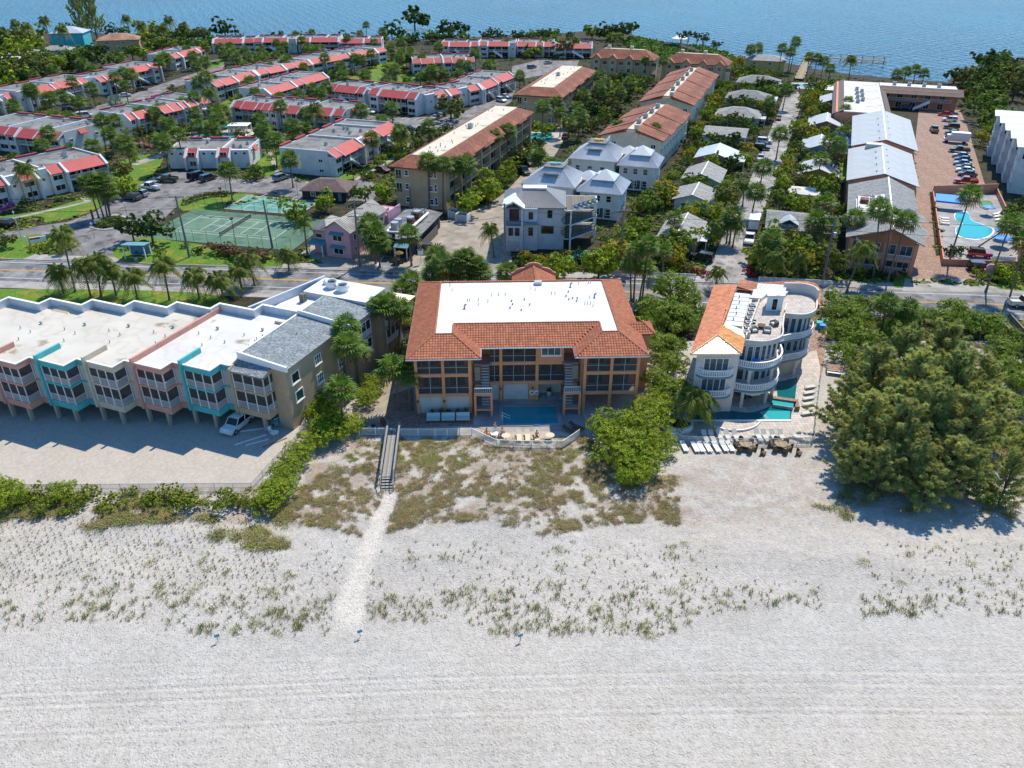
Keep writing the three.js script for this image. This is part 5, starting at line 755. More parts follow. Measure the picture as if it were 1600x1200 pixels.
function gableCondo(label,B,C,w,h,steps){           // cream block under stepped pitched tile roofs with a white spine
  const s=siteBC(B,C,h),L=s.L,o=thing('cream_condo_block',label,'building',[s.b.x,0,s.b.z],s.turn),st=L/steps;footprint(o,-w,0,-L,0);
  part(o,'wall',M.creamWall,(m)=>m.box(-w + 0.8,0,-L + 0.4,-0.8,h - 0.05,-0.6));
  for (let i=0;i < steps;i++) {
    const z1=-i*st - 0.001,z0=-(i + 1)*st,dx=(i % 2)*0.9,r0=-w/2 - 1.3,r1=-w/2 + 1.3;
    part(o,'tile_roof',M.tileBrown,(m)=>m.prismZ([[dx*0.4,h],[r1,h + 2.5 + 0.2*(i % 2)],[r1,h + 1.6],[dx*0.4,h - 0.25]],z0,z1));part(o,'tile_roof',M.tileBrown,(m)=>m.prismZ([[-w - dx*0.4,h],[r0,h + 2.5 + 0.2*(i % 2)],[r0,h + 1.6],[-w - dx*0.4,h - 0.25]],z0,z1));
    part(o,'roof_ridge',M.beigeRoof,(m)=>m.box(r0,h + 1.8,z0 + 0.4,r1,h + 2.2,z1 - (i ? 0 : 1.4)));if (i) acUnit(o,-w/2,h + 2.2,z1 - 1.5,1.3);
    for (const y of [1,4.2]) for (let k=0;k < 2;k++) win(o,face(-0.8,-0.6,90),i*st + 0.8 + k*st/2,y,Math.min(1.6,st/2 - 0.8),1.5,{ cols: 2,z: 0.01});
 }
  part(o,'gable_wall',M.creamWall,(m)=>m.prismZ([[-w + 0.8,h - 0.05],[-w/2 - 1.3,h + 1.8],[-w/2 + 1.3,h + 1.8],[-0.8,h - 0.05]],-0.95,-0.62));part(o,'chimney',M.creamWall,(m)=>m.cbox(-w*0.42,h,-0.7,1.2,3.6,1.0));
  win(o,face(-w + 0.8,-0.6,0),w - 4.4,h - 2.4,1.5,1.2,{ cols: 2,z: 0.01});win(o,face(-w + 0.8,-0.6,0),3,h - 2.4,1.5,1.2,{ cols: 2,z: 0.01});
}
gableCondo('cream condo with stepped brown tile roofs just behind the white metal-roofed houses',[1037,221],[1080,178],18.4,8,5);
gableCondo('cream condo with stepped brown tile roofs and rooftop fans, farther back',[1085,165],[1122,117],18.2,8,6);
function gabledRow(label,pa,pb,h,d) {
  const a=P(...pa,h),b=P(...pb,h),W=a.distanceTo(b),o=thing('tan_townhouse_row',label,'building',[a.x,0,a.z],ang(a,b));footprint(o,0,W,-d,0);
  part(o,'wall',M.tanWall,(m)=>m.box(0.6,0,-d + 0.6,W - 0.6,h,-0.6));part(o,'tile_roof',M.tileBrown,(m)=>m.hip(0,W,-d,0,h,h + 3.2,5,d/2 - 1.2,0.25));
  part(o,'roof_ridge',M.beigeRoof,(m)=>m.box(5.5,h + 3.0,-d/2 - 0.9,W - 5.5,h + 3.28,-d/2 + 0.9));
  const n=4;for (let i=0;i < n;i++){const x=W*(i + 0.5)/n;part(o,'front_gable_wall',M.tanWall,(m)=>m.box(x - 1.7,0,-0.7,x + 1.7,h - 0.1,0.2));part(o,'front_gable',M.tileOrange,(m)=>m.gable(x - 2.2,x + 2.2,-4,0.6,h - 0.1,h + 1.6,false));part(o,'gable_infill',M.tanWall,(m)=>m.prismZ([[x - 1.9,h - 0.1],[x + 1.9,h - 0.1],[x,h + 1.3]],0.0,0.2));win(o,face(x,0.2,0),-0.7,h - 2.3,1.4,1.7,{ cols: 2,z: 0.01});win(o,face(x,0.2,0),-0.7,h - 5.2,1.4,1.7,{ cols: 2,z: 0.01});for (const y of [1,h - 2.5]) win(o,face(x + W/n/2,-0.6,0),-1.2,y,2.2,1.6,{ cols: 3,z: 0.01});}
  for (const x of [W*0.25,W*0.6]) part(o,'chimney',M.creamWall,(m)=>m.cbox(x,h + 1,-d/2 - 1,1.4,3.4,1.2));
}
gabledRow('tan townhouse row with four red gables beside the mangrove point',[920,90],[1022,95],8,14);
gabledRow('tan townhouse row with red gables nearest the gazebo',[1034,97],[1138,103],8,13);

// ---------------------------------------------------------------- cottages and houses
function cottage(label,px,py,w,d,turnDeg,roof,roofMat,wallMat,o2={}) {
  const{h=2.8,rise=1.7,floors=1,name='cottage',group,panel=false,porch=0}=o2,p=P(px,py),o=thing(name,label,'house',[p.x,0,p.z],turnDeg*D2R,group),e=0.55;
  footprint(o,-w/2,w/2,-d/2,d/2);
  part(o,'wall',wallMat,(m)=>m.box(-w/2,0,-d/2,w/2,h,d/2));
  if (roof === 'hip') part(o,'roof',roofMat,(m)=>m.hip(-w/2 - e,w/2 + e,-d/2 - e,d/2 + e,h + 0.02,h + rise,Math.min(w,d)/2*(w < d ? 0.98 : 0.98),Math.min(w,d)/2*0.98));
  else if (roof === 'z'){part(o,'roof',roofMat,(m)=>m.gable(-w/2 - e,w/2 + e,-d/2 - e,d/2 + e,h + 0.02,h + rise,false));for (const z of [d/2 - 0.2,-d/2]) part(o,'gable_wall',wallMat,(m)=>m.prismZ([[-w/2,h],[w/2,h],[0,h + rise - 0.24]],z,z + 0.2));part(o,'ridge_cap',M.whiteTrim,(m)=>m.box(-0.12,h + rise - 0.03,-d/2 - e,0.12,h + rise + 0.04,d/2 + e));}
  else{part(o,'roof',roofMat,(m)=>m.gable(-w/2 - e,w/2 + e,-d/2 - e,d/2 + e,h + 0.02,h + rise,true));for (const x of [w/2 - 0.2,-w/2]) part(o,'gable_wall',wallMat,(m)=>m.prismX([[-d/2,h],[d/2,h],[0,h + rise - 0.24]],x,x + 0.2));}
  for (let f=0;f < floors;f++){const y=f*(h/floors) + 1.0;for (const x of [-w*0.3,w*0.1]) win(o,face(0,d/2,0),x,y,1.2,1.1,{ cols: 2,z: 0.01});for (const z of [1.5,d - 3]){win(o,face(w/2,d/2,90),z,y,1.2,1.1,{ cols: 2,z: 0.01});win(o,face(-w/2,-d/2,-90),z,y,1.2,1.1,{ cols: 2,z: 0.01});}}
  part(o,'door',M.blueGrey,(m)=>m.box(w*0.36 - 0.45,0.05,d/2,w*0.36 + 0.45,2.1,d/2 + 0.05));
  if (panel) part(o,'solar_panel',M.glassBlue,(m)=>m.quad([w*0.12,h + rise*0.8,-1.2],[w*0.42,h + rise*0.3,-1.2],[w*0.42,h + rise*0.3 + 0.02,-3.4],[w*0.12,h + rise*0.8 + 0.02,-3.4]));
  if (porch){part(o,'porch_roof',M.metalRoof,(m)=>m.box(w/2 + 0.56,h - 0.45,-d/2 + 1,w/2 + 0.56 + porch,h - 0.3,d/2 - 1));for (const z of [-d/2 + 1.2,d/2 - 1.2]) part(o,'porch_post',M.whiteTrim,(m)=>m.cbox(w/2 + 0.4 + porch,0,z,0.14,h - 0.45,0.14));}
  roofVent(o,w*0.18,h + rise*0.45,-d*0.2,0.12);
  return o;
}
const S20=-20;
cottage('yellow two-storey house with pale hip roof by the bay dock',1194,112,17,11,S20,'hip',M.shinglePale,M.yellow,{ h: 5.4,floors: 2,name: 'yellow_house'});
cottage('grey hip-roofed cottage next to the yellow house',1184,138,16,11,S20,'hip',M.shingleGrey,M.creamWall,{ rise: 2.2});
cottage('grey hip-roofed cottage with white side porch roof',1168,163,15,11,S20,'hip',M.shingleGrey,M.creamWall,{ rise: 2.2,porch: 2.2});
cottage('greenish grey hip-roofed cottage, between two leafy gardens',1152,191,14,11,S20,'hip',M.shinglePale,M.paleGreen,{ rise: 2.2,porch: 1.6});
cottage('pale flat-gabled cottage half hidden by garden trees',1133,220,12,12,S20,'x',M.shinglePale,M.condoWhite,{ rise: 1.3});
cottage('rose-walled cottage with pale roof and carport',1118,257,10,11,S20,'z',M.metalRoof,M.rose,{ rise: 1.8,porch: 2.4});
cottage('teal-gabled cottage with grey roof beside the tall metal-roofed houses',1098,290,9,12,S20,'z',M.shinglePale,M.mint,{ rise: 1.9});
cottage('small pale-roofed cottage under the garden palms',1084,322,8,10,S20,'z',M.shinglePale,M.condoWhite,{ rise: 1.5});
cottage('pale-roofed cottage with coral gable and porch near the white fence',1064,378,7.5,12,S20,'z',M.shinglePale,M.coral,{ rise: 1.6,porch: 1.5});
cottage('orange-gabled cottage by the motel roof, farthest up the street',1303,170,10,13,S20,'z',M.metalGrey,M.motel,{ rise: 2.0});
cottage('red-gabled cottage with solar panels on its pale roof',1288,206,10,13,S20,'z',M.metalGrey,M.rose,{ rise: 2.0,panel: true});
cottage('green-gabled cottage with plain pale roof',1278,244,9,13,S20,'z',M.metalGrey,M.mint,{ rise: 2.0});
cottage('mustard-walled cottage with solar panels',1276,282,9,11,S20,'z',M.metalGrey,M.mustard,{ rise: 1.8,panel: true});
cottage('white boxy guest house with flat-pitched roof behind the round bush',1254,316,6.5,5.5,S20,'x',M.membrane,M.creamWall,{ rise: 0.5,name: 'guest_house'});
{ const o=cottage('wide grey-roofed cottage with a blue dormer and front pergola',1240,365,11.5,12,S20 + 3,'x',M.shingleGrey,M.creamWall,{ rise: 1.7});part(o,'dormer_roof',M.metalGrey,(m)=>m.gable(-3.6,0.4,1.5,5.4,3.6,4.7,false));part(o,'dormer_wall',M.blueGrey,(m)=>m.box(-3.3,2.9,2,0.1,3.62,5.2));part(o,'pergola',M.whiteTrim,(m)=>{ for (let i=0;i < 6;i++) m.box(-4 + i*1.5,2.4,6.2,-3.9 + i*1.5,2.5,8.4);m.box(-4.2,2.3,8.1,4,2.4,8.2);for (const x of [-4,0,3.6]) m.cbox(x,0,8.15,0.12,2.3,0.12);});}
cottage('turquoise two-storey house with white roof among shore trees',116,76,16,14,10,'hip',M.metalRoof,M.turq,{ h: 8.4,floors: 2,rise: 2.6,name: 'turquoise_house'});
cottage('tan house with hip tile roof behind the shore pines',190,78,20,14,18,'hip',M.tileFarTan || (M.tileFarTan=bumped(rgb(0.58,0.34,0.22),TX.tileFar,TX.tileFar,0.05)),M.tanWall,{ h: 5.6,floors: 2,rise: 2.6,name: 'tan_house'});
cottage('white-roofed house by the shore palms',28,66,24,12,6,'x',M.membrane,M.creamWall,{ rise: 1,h: 3.6,name: 'bungalow'});
cottage('grey-roofed bungalow sunk in the wood',40,92,18,11,8,'hip',M.shingleGrey,M.creamWall,{ name: 'bungalow'});
cottage('pale-roofed bungalow beside the yellow-green tree in the wood',92,86,14,9,10,'hip',M.shinglePale,M.creamWall,{ name: 'bungalow'});
cottage('white flat-gabled house with red awning wall at the wood edge',8,104,18,11,12,'x',M.membrane,M.rose,{ rise: 1,h: 3.4,name: 'bungalow'});
cottage('brown hip-roofed pavilion beside the car park',516,306,11,8,-8,'hip',M.shingleBrown,M.blackWall,{ rise: 2.0,h: 2.4,name: 'pavilion'});
cottage('white cottage roof between the pool and the orange-gabled cottage',1308,150,9,8,S20,'hip',M.metalGrey,M.condoWhite,{ rise: 1.4});

// tall white houses with metal hip roofs and roof decks
function metalHouse(label,B,C,w,d,h,deck) {
  const s=siteBC(B,C,h),o=thing('metal_roofed_house',label,'house',[s.b.x,0,s.b.z],-18*D2R);footprint(o,-w,0,-d,0);
  part(o,'wall',M.condoWhite,(m)=>m.box(-w + 0.8,0,-d + 0.8,-0.8,h,-0.8));part(o,'roof',M.metalRoof,(m)=>m.hip(-w,0,-d,0,h,h + 3.1,w*0.36,d*0.36,0.2));
  const t=[-w + w*0.36,-w*0.36,-d + d*0.36,-d*0.36];
  seams(o,'roof_seam',M.metalRoof,[-w,h,0],[0,h,0],[t[1],h + 3.1,t[3]],[t[0],h + 3.1,t[3]],0.6);seams(o,'roof_seam',M.metalRoof,[0,h,0],[0,h,-d],[t[1],h + 3.1,t[2]],[t[1],h + 3.1,t[3]],0.6);
  if (deck){part(o,'roof_deck',M.wood,(m)=>m.box(t[0] - 0.6,h + 3.08,t[2] - 1,t[1] + 0.6,h + 3.2,t[3] + 0.4));for (const [x,z,L,a] of [[t[0] - 0.6,t[3] + 0.4,t[1] - t[0] + 1.2,0],[t[1] + 0.6,t[3] + 0.4,t[3] - t[2] + 1.4,90]]) railing(o,face(x,z,a),0,h + 3.2,0,L,0.95,M.whiteTrim,0.3,0.04);part(o,'solar_panel',M.glassBlue,(m)=>m.box(t[0],h + 2.0,t[3] + 1.0,t[1],h + 2.06,t[3] + 2.6));part(o,'deck_cushion',deck,(m)=>m.cbox(t[0] + 1.4,h + 3.2,(t[2] + t[3])/2,1.4,0.5,0.8).cbox(t[1] - 1,h + 3.2,(t[2] + t[3])/2 - 0.6,1.2,0.45,0.8));part(o,'cross_gable',M.metalRoof,(m)=>m.hip(-1.6,3.4,-d - 1,-d + 4.5,h - 0.1,h + 1.5,2.4,2.6));part(o,'wing_wall',M.condoWhite,(m)=>m.box(-0.9,0,-d - 0.5,2.8,h - 0.2,-d + 4));}
  else{part(o,'dormer_roof',M.metalRoof,(m)=>m.hip(-w*0.72,-w*0.22,-d*0.75,-d*0.2,h + 2.3,h + 4.0,w*0.24,d*0.26));part(o,'dormer_wall',M.whiteTrim,(m)=>m.box(-w*0.68,h + 0.6,-d*0.7,-w*0.28,h + 2.32,-d*0.24));for (let i=0;i < 4;i++) win(o,face(-w*0.66,-d*0.24,0),i*w*0.095,h + 1.5,w*0.085,0.6,{ z: 0.01,fr: 0.06});part(o,'link_roof',M.metalRoof,(m)=>m.box(-w - 3.4,h - 0.2,-d*0.8,-w + 0.6,h - 0.05,-d*0.1));for (let i=0;i < 3;i++) win(o,face(-w*0.7,-0.8,0),i*w*0.16,0.3,w*0.15,2.4,{ z: 0.01,pane: M.glassGreen});}
  for (const y of [1,4]) for (let i=0;i < 3;i++){win(o,face(-w + 0.8,-0.8,0),1 + i*(w - 3)/3,y,1.2,1.5,{ rows: 2,z: 0.012});win(o,face(-0.8,-0.8,90),1 + i*(d - 3)/3,y,1.2,1.5,{ rows: 2,z: 0.012,pane: M.glassGreen});}
}
M.cushYellow=std(rgb(0.72,0.42,0.04));M.cushTeal=std(rgb(0.08,0.42,0.42));
metalHouse('white house with metal hip roof and yellow-cushioned roof deck',[964,253],[968,225],12.5,13,7.2,M.cushYellow);
metalHouse('white house with metal hip roof and teal-cushioned roof deck',[898,294],[905,270],12.5,12,7.2,M.cushTeal);
metalHouse('white house with metal hip roof, glazed dormer and green sliding doors, farther one',[1028,263],[1030,240],10.5,11,6.2,null);
metalHouse('white house with metal hip roof and glazed dormer behind the roof terrace of blue chairs',[972,305],[980,280],10.5,11,6.2,null);

// white three-storey house with grey roof and stacked terraces
{
  const b=P(880,390),o=thing('terrace_house','white three-storey house with grey metal roof and stacked side terraces','house',[b.x,0,b.z],-3*D2R);footprint(o,-14,7,-13,2);
  const w=12.2,h=8.9;
  part(o,'wall',M.blueWhite,(m)=>m.box(-w,0,-11,0,h,0));part(o,'entry_wall',M.blueWhite,(m)=>m.box(-w + 4,0,0.005,-w + 6.8,h - 0.1,0.8));part(o,'bay_wall',M.blueWhite,(m)=>m.box(-w,0,0.004,-w + 0.45,9.3,1.6).box(-w + 3.5,0,0.004,-w + 3.95,9.3,1.6).box(-w + 0.45,0,0.004,-w + 3.5,5.4,1.6));part(o,'bay_gable',M.whiteTrim,(m)=>m.gable(-w - 0.3,-w + 4.2,-4,1.9,9.2,10.6,false,0.3));
  part(o,'roof',M.metalDark,(m)=>m.hip(-w - 0.4,0.3,-11.4,0.5,h,11.2,4.2,5.0,0.2));seams(o,'roof_seam',M.metalDark,[-w + 3.9,h,0.5],[0.3,h,0.5],[-3.9,11.2,-4.5],[-w + 3.8,11.2,-4.5],0.5);part(o,'roof_ridge',M.whiteTrim,(m)=>m.box(-w + 3.6,11.2,-6.6,-3.7,11.5,-4.4));
  const F=face(0,0,0);for (const [x,y,ww,hh,c,z] of [[-w + 1.1,6.0,1.9,2.4,2,0.01],[-w + 1.0,3.4,0.9,1.6,1,1.61],[-w + 2.3,3.4,0.9,1.6,1,1.61],[-w + 5,6.6,0.9,1.5,1,0.81],[-w + 5,3.2,0.9,1.7,1,0.81],[-w + 8.8,6.7,0.95,1.6,1,0.01],[-w + 7.6,3.4,2.5,1.6,3,0.01]]) win(o,F,x,y,ww,hh,{ cols: c,z,frame: M.black});
  railing(o,F,-w + 0.5,5.4,1.5,2.95,0.95,M.black,0.2,0.03);part(o,'entry_canopy',M.blueGrey,(m)=>m.box(-w + 3.96,5.6,0.81,-w + 6.9,6.1,1.5));part(o,'garage_door',M.door,(m)=>m.box(-w + 0.8,0.1,1.605,-w + 3.2,2.3,1.64));
  // terraces on the right
  for (const y of [2.9,5.8,8.7]){part(o,'terrace_slab',M.blueWhite,(m)=>m.prism([[0.01,1.4],[1.4,1.4],[6.8,-4.5],[6.8,-9],[0.01,-9]],y - 0.22,y));part(o,'terrace_floor',M.wood,(m)=>m.prism([[0.3,1.1],[1.3,1.1],[6.5,-4.5],[6.5,-8.7],[0.3,-8.7]],y,y + 0.03));const Fr=face(1.4,1.3,Math.atan2(5.8,5.4)/D2R);railing(o,Fr,0,y,0,7.9,1.0,y > 8 ? M.black : M.glassBlue,0.4,0.03);}
  for (const [x,z] of [[1.3,1.0],[6.5,-4.6],[6.5,-8.7]]) part(o,'terrace_post',M.whiteTrim,(m)=>m.cbox(x,0,z,0.34,8.4,0.34));part(o,'spiral_stair',M.black,(m)=>{ m.disc(0.3,2.9,1.0,0.08,6.4,8);for (let i=0;i < 30;i++){const t=i*0.5;m.prism([[0.3,1.0],[0.3 + Math.cos(t)*0.95,1 + Math.sin(t)*0.95],[0.3 + Math.cos(t + 0.45)*0.95,1 + Math.sin(t + 0.45)*0.95]],2.9 + i*0.2,2.95 + i*0.2);}});
  for (const y of [3.0,5.9]) for (let i=0;i < 3;i++) win(o,face(0,0,90),1 + i*2.6,y,2.0,2.2,{ cols: 2,z: 0.01});
  for (let i=0;i < 5;i++){const q=V(2.4 + i*0.95,8.73,-0.9 - i*0.95).applyMatrix4(new THREE.Matrix4().compose(o.position,o.quaternion,V(1,1,1))),c=thing('adirondack_chair',i === 3 ? 'lime slatted lounge chair between blue ones on the roof terrace' : 'dark blue slatted lounge chair on the roof terrace','chair',[q.x,8.73,q.z],0.9,'lounge chairs on the roof terrace'),mt=i === 3 ? (M.lime ??= std(rgb(0.25,0.55,0.08))) : M.blue;part(c,'seat',mt,(m)=>m.box(-0.3,0.25,-0.4,0.3,0.32,0.3));part(c,'backrest',mt,(m)=>m.quad([-0.3,0.3,0.3],[0.3,0.3,0.3],[0.3,1.0,0.65],[-0.3,1.0,0.65]).quad([0.3,0.3,0.36],[-0.3,0.3,0.36],[-0.3,1.0,0.71],[0.3,1.0,0.71]));for (const x of [-0.32,0.32]) part(c,'arm',mt,(m)=>m.box(x - 0.06,0,-0.4,x + 0.06,0.5,-0.34).box(x - 0.06,0.5,-0.45,x + 0.06,0.55,0.4));}
}
// pink house
{
  const s=siteBC([545,360],[612,318],6),o=thing('pink_house','two-storey pink house with old metal roof and blue awnings','house',[s.b.x,0,s.b.z],s.turn);footprint(o,-9.4,0,-19,1);const w=5.6,L=17;
  part(o,'wall',M.pink,(m)=>m.box(-w,0,-L,0,5.6,0));part(o,'gable_wall',M.pink,(m)=>m.prismZ([[-w,5.6],[0,5.6],[-w/2,7.5]],-0.25,0));part(o,'roof',M.metalOld,(m)=>m.gable(-w - 0.5,0.5,-L + 2,0.5,5.55,7.7,false));seams(o,'roof_seam',M.metalOld,[0.5,5.6,0.5],[0.5,5.6,-L + 2],[-w/2,7.75,-L + 2],[-w/2,7.75,0.5],0.6);
  part(o,'side_wing_wall',M.pink,(m)=>m.box(-9,0,-8,-w,5.0,-1));part(o,'side_wing_roof',M.metalOld,(m)=>m.hip(-9.5,-w + 0.2,-8.6,-0.5,5.0,6.4,1.9,2.6));part(o,'porch_roof',M.blueGrey,(m)=>m.prismX([[-1.2,3.0],[1.2,2.5],[1.2,2.4],[-1.2,2.9]],-9.4,-w + 0.02));for (const x of [-9.1,-6]) part(o,'porch_post',M.whiteTrim,(m)=>m.cbox(x,0,1.0,0.16,2.4,0.16));
  part(o,'rear_block',M.pink,(m)=>m.box(-w,0,-L - 4,0.6,4.4,-L + 1.9));part(o,'rear_parapet',M.pink,(m)=>m.box(0.4,4.4,-L - 4,0.6,5.2,-L + 1.9).box(-w,4.4,-L - 4,-w + 0.2,5.2,-L + 1.9));
  const F=face(-w,0,0),FR=face(0,0,90);for (const y of [0.7,3.4]){win(o,F,1.7,y,2.2,1.5,{ cols: 2,z: 0.01});part(o,'awning',M.blueGrey,(m)=>m.prismX([[0.02,y + 1.95],[0.9,y + 1.55],[0.9,y + 1.45],[0.02,y + 1.6]],1.3,4.3),F);for (let i=0;i < 4;i++) win(o,FR,1.4 + i*3.6,y,1.7,1.3,{ cols: 2,z: 0.01});} win(o,face(-9,-1,0),0.5,3.2,1.6,1.0,{ z: 0.01});part(o,'door',M.blueGrey,(m)=>m.box(-7.4,0.05,-1,-6.5,2.1,-0.94));
}
// low black-walled restaurant
{
  const s=siteBC([640,380],[690,330],3.6),o=thing('restaurant','low black-walled restaurant with grey metal roof covered in ducts','building',[s.b.x,0,s.b.z],s.turn);footprint(o,-8.5,0,-21,0);const w=8.2,L=20;
  part(o,'wall',M.blackWall,(m)=>m.box(-w,0,-L,-0.3,3.3,-1.5));part(o,'roof',M.metalOld,(m)=>m.prismZ([[-w - 0.3,3.35],[-w/2,4.0],[0.3,3.35],[0.3,3.2],[-w/2,3.84],[-w - 0.3,3.2]],-L - 0.4,-1));seams(o,'roof_seam',M.metalOld,[0.3,3.36,-1],[0.3,3.36,-L],[-w/2,4.02,-L],[-w/2,4.02,-1],0.7);
  part(o,'facade_board',M.black,(m)=>m.box(-w + 1.2,3.0,-1.3,-w + 4.8,5.0,-1.0));part(o,'sign_panel',M.creamWall,(m)=>m.box(-w + 1.8,4.0,-0.99,-w + 4.2,4.7,-0.93));part(o,'front_awning',M.blueGrey,(m)=>m.prismX([[-1.2,3.4],[0.6,2.7],[0.6,2.6],[-1.2,3.2]],-w + 4.9,-0.3));for (const x of [-w + 5,-3,-0.6]) part(o,'post',M.whiteTrim,(m)=>m.cbox(x,0,0.4,0.14,2.6,0.14));for (let i=0;i < 3;i++) win(o,face(-w,-1.5,0),0.5 + i*2.6,0.9,2.1,1.5,{ cols: 2,z: 0.01,frame: M.black});
  part(o,'side_fence',M.wood,(m)=>m.box(0.4,0,-16,0.5,2.0,-5));
  for (const [z,k] of [[-6,0],[-10,1],[-14,1],[-8,0]]){part(o,'kitchen_fan',k ? M.woodRed : M.acGrey,(m)=>m.cbox(-w/2 + (k ? 0.8 : -1.2),3.7,z,1.3,1.5,1.3));part(o,'fan_hood',M.metal,(m)=>m.disc(-w/2 + (k ? 0.8 : -1.2),5.2,z,0.8,0.35,12));} part(o,'duct',M.whiteTrim,(m)=>m.bar([-w/2 + 1.9,4.2,-4],[-w/2 + 2.2,4.2,-17],0.28,0.28,8));part(o,'duct',M.whiteTrim,(m)=>m.bar([-w/2 - 2,4.2,-3.6],[-w/2 + 1.9,4.2,-4],0.24,0.24,8).bar([-w/2 - 2,4.2,-3.6],[-w/2 - 2.4,4.1,-7],0.24,0.24,8));for (let i=0;i < 4;i++) acUnit(o,-w/2 + 1 - (i % 2)*2,3.7,-16.5 - Math.floor(i/2)*1.6,0.9);
}
// ---------------------------------------------------------------- motel
{
  const s=siteBC([1443,380],[1432,290],7),o=thing('motel_front_block','orange motel block with grey shingle roof, rooftop equipment well and white balconies','building',[s.b.x,0,s.b.z],-21*D2R);const w=13,L=38;footprint(o,-w,0,-L,0);
  part(o,'wall',M.motel,(m)=>m.box(-w + 0.6,0,-L,-0.6,6.4,-3.4));part(o,'gable_wall',M.motel,(m)=>m.prismZ([[-w + 0.6,6.4],[-0.6,6.4],[-w*0.42,8.6]],-3.6,-3.4));part(o,'roof',M.shingleGrey,(m)=>m.prismZ([[-w - 0.4,6.5],[-w*0.42,9.0],[0.4,6.5],[0.4,6.3],[-w*0.42,8.78],[-w - 0.4,6.3]],-L + 0.5,0));part(o,'ridge_cap',M.whiteTrim,(m)=>m.box(-w*0.42 - 0.15,8.97,-L + 0.5,-w*0.42 + 0.15,9.05,0));
  part(o,'roof_well',M.membrane,(m)=>m.prismZ([[-w + 1.4,7.9],[-w*0.5,7.9],[-w*0.5,8.72],[-w*0.5 - 0.3,8.75],[-w + 1.1,7.3],[-w + 1.4,7.3]],-24,-12));for (let i=0;i < 5;i++) for (const x of [-w*0.58,-w*0.68]) acUnit(o,x,7.95,-14 - i*2,0.95);part(o,'equipment_box',M.woodRed,(m)=>m.box(-w + 1.8,7.92,-20.5,-w + 3.4,8.7,-18.5));
  const Ff=face(-w + 0.6,-0.6,0);for (const y of [2.9,5.4].slice(0,1).concat([0.35])){part(o,'balcony_slab',M.motel,(m)=>m.box(-w + 0.6,y - 0.3,-3.4,-0.6,y,-0.6));if (y > 1) for (let i=0;i < 4;i++) railing(o,Ff,0.1 + i*2.95,y,-0.05,2.85,1.0,M.whiteTrim,0.3,0.05);for (let i=0;i < 4;i++) win(o,face(-w + 0.6,-3.4,0),0.5 + i*2.9,y + 0.1,2.2,2.0,{ cols: 2,z: 0.01,pane: M.glassBlue});}
  for (let i=0;i < 4;i++) railing(o,Ff,0.1 + i*2.95,0.35,-0.05,2.85,1.0,M.whiteTrim,0.3,0.05);for (const x of [-w + 0.8,-w*0.45,-0.85]) part(o,'pillar',M.motel,(m)=>m.box(x - 0.35,0,-1.3,x + 0.35,x < -w*0.3 && x > -w*0.6 ? 8.4 : 6.3,-0.55));part(o,'front_stair',M.whiteTrim,(m)=>m.prismZ([[-w + 1.5,5.6],[-w + 1.5,6.2],[-w + 5.2,3.6],[-w + 5.2,3.0]],-2.4,-1.5));for (const z of [2,8,14,20,26,32]) for (const y of [0.9,3.9]) win(o,face(-0.6,-3.4,90),z,y,1.6,1.4,{ cols: 2,z: 0.01});for (const z of [-5,-14]) part(o,'cross_hip',M.shingleGrey,(m)=>m.quad([0.4,6.5,z],[1.6,6.3,z - 1.5],[1.6,6.3,z - 5],[-2.5,7.6,z - 3.2]).quad([1.6,6.3,z - 5],[0.4,6.5,z - 6.5],[-2.5,7.6,z - 3.2],[-2.5,7.6,z - 3.2]));
  const mk2=(label,B,C,w,h,o2)=>{ const s=siteBC(B,C,h),o=thing('motel_rear_block',label,'building',[s.b.x,0,s.b.z],-21*D2R),L=o2.L;footprint(o,-w,0,-L,0);part(o,'wall',M.motel,(m)=>m.box(-w + 0.6,0,-L,-0.6,h - 0.2,-0.4));part(o,'roof',M.metalRoof2 ??= std(rgb(0.44,0.47,0.50),{ map: TX.stucco,roughness: 0.6}),(m)=>m.gable(-w - 0.3,0.6,-L - 0.4,0,h,h + 2.3,false));part(o,'gable_wall',M.motel,(m)=>m.prismZ([[-w + 0.3,h - 0.2],[0,h - 0.2],[-w/2,h + 2.0]],-0.4,-0.2));part(o,'ridge_cap',M.whiteTrim,(m)=>m.box(-w/2,h + 2.26,-L,-w/2 + 0.3,h + 2.34,0));for (let i=0;i < 7;i++) for (const y of [0.8,3.8]) win(o,face(-0.6,-0.4,90),1.5 + i*(L - 3)/7,y,2,1.6,{ cols: 2,z: 0.01});for (let i=0;i < 8;i++) roofVent(o,-w/2 + (i % 2 ? 1.2 : -1.4),h + 1.75,-3 - i*(L - 6)/8,0.14);if (o2.box) part(o,'roof_dormer',M.membrane,(m)=>m.box(-w*0.75,h + 1.2,-L + 1,-w*0.48,h + 2.5,-L + 3.6));return o;};
  mk2('orange motel block under a plain grey metal gable roof',[1432,292],[1428,236],14.5,7,{ L: 31,box: true});
  mk2('orange motel block with grey metal gable roof and blue side shed',[1431,236],[1400,176],15.5,7,{ L: 40});
  // L-shaped rear block
  const q=siteBC([1400,178],[1390,125],6.5),r=thing('motel_courtyard_block','L-shaped orange motel block with white flat roof and balcony facing the bay end','building',[q.b.x - 3,0,q.b.z],-20*D2R);footprint(r,-17,28,-62,0);const rw=15;
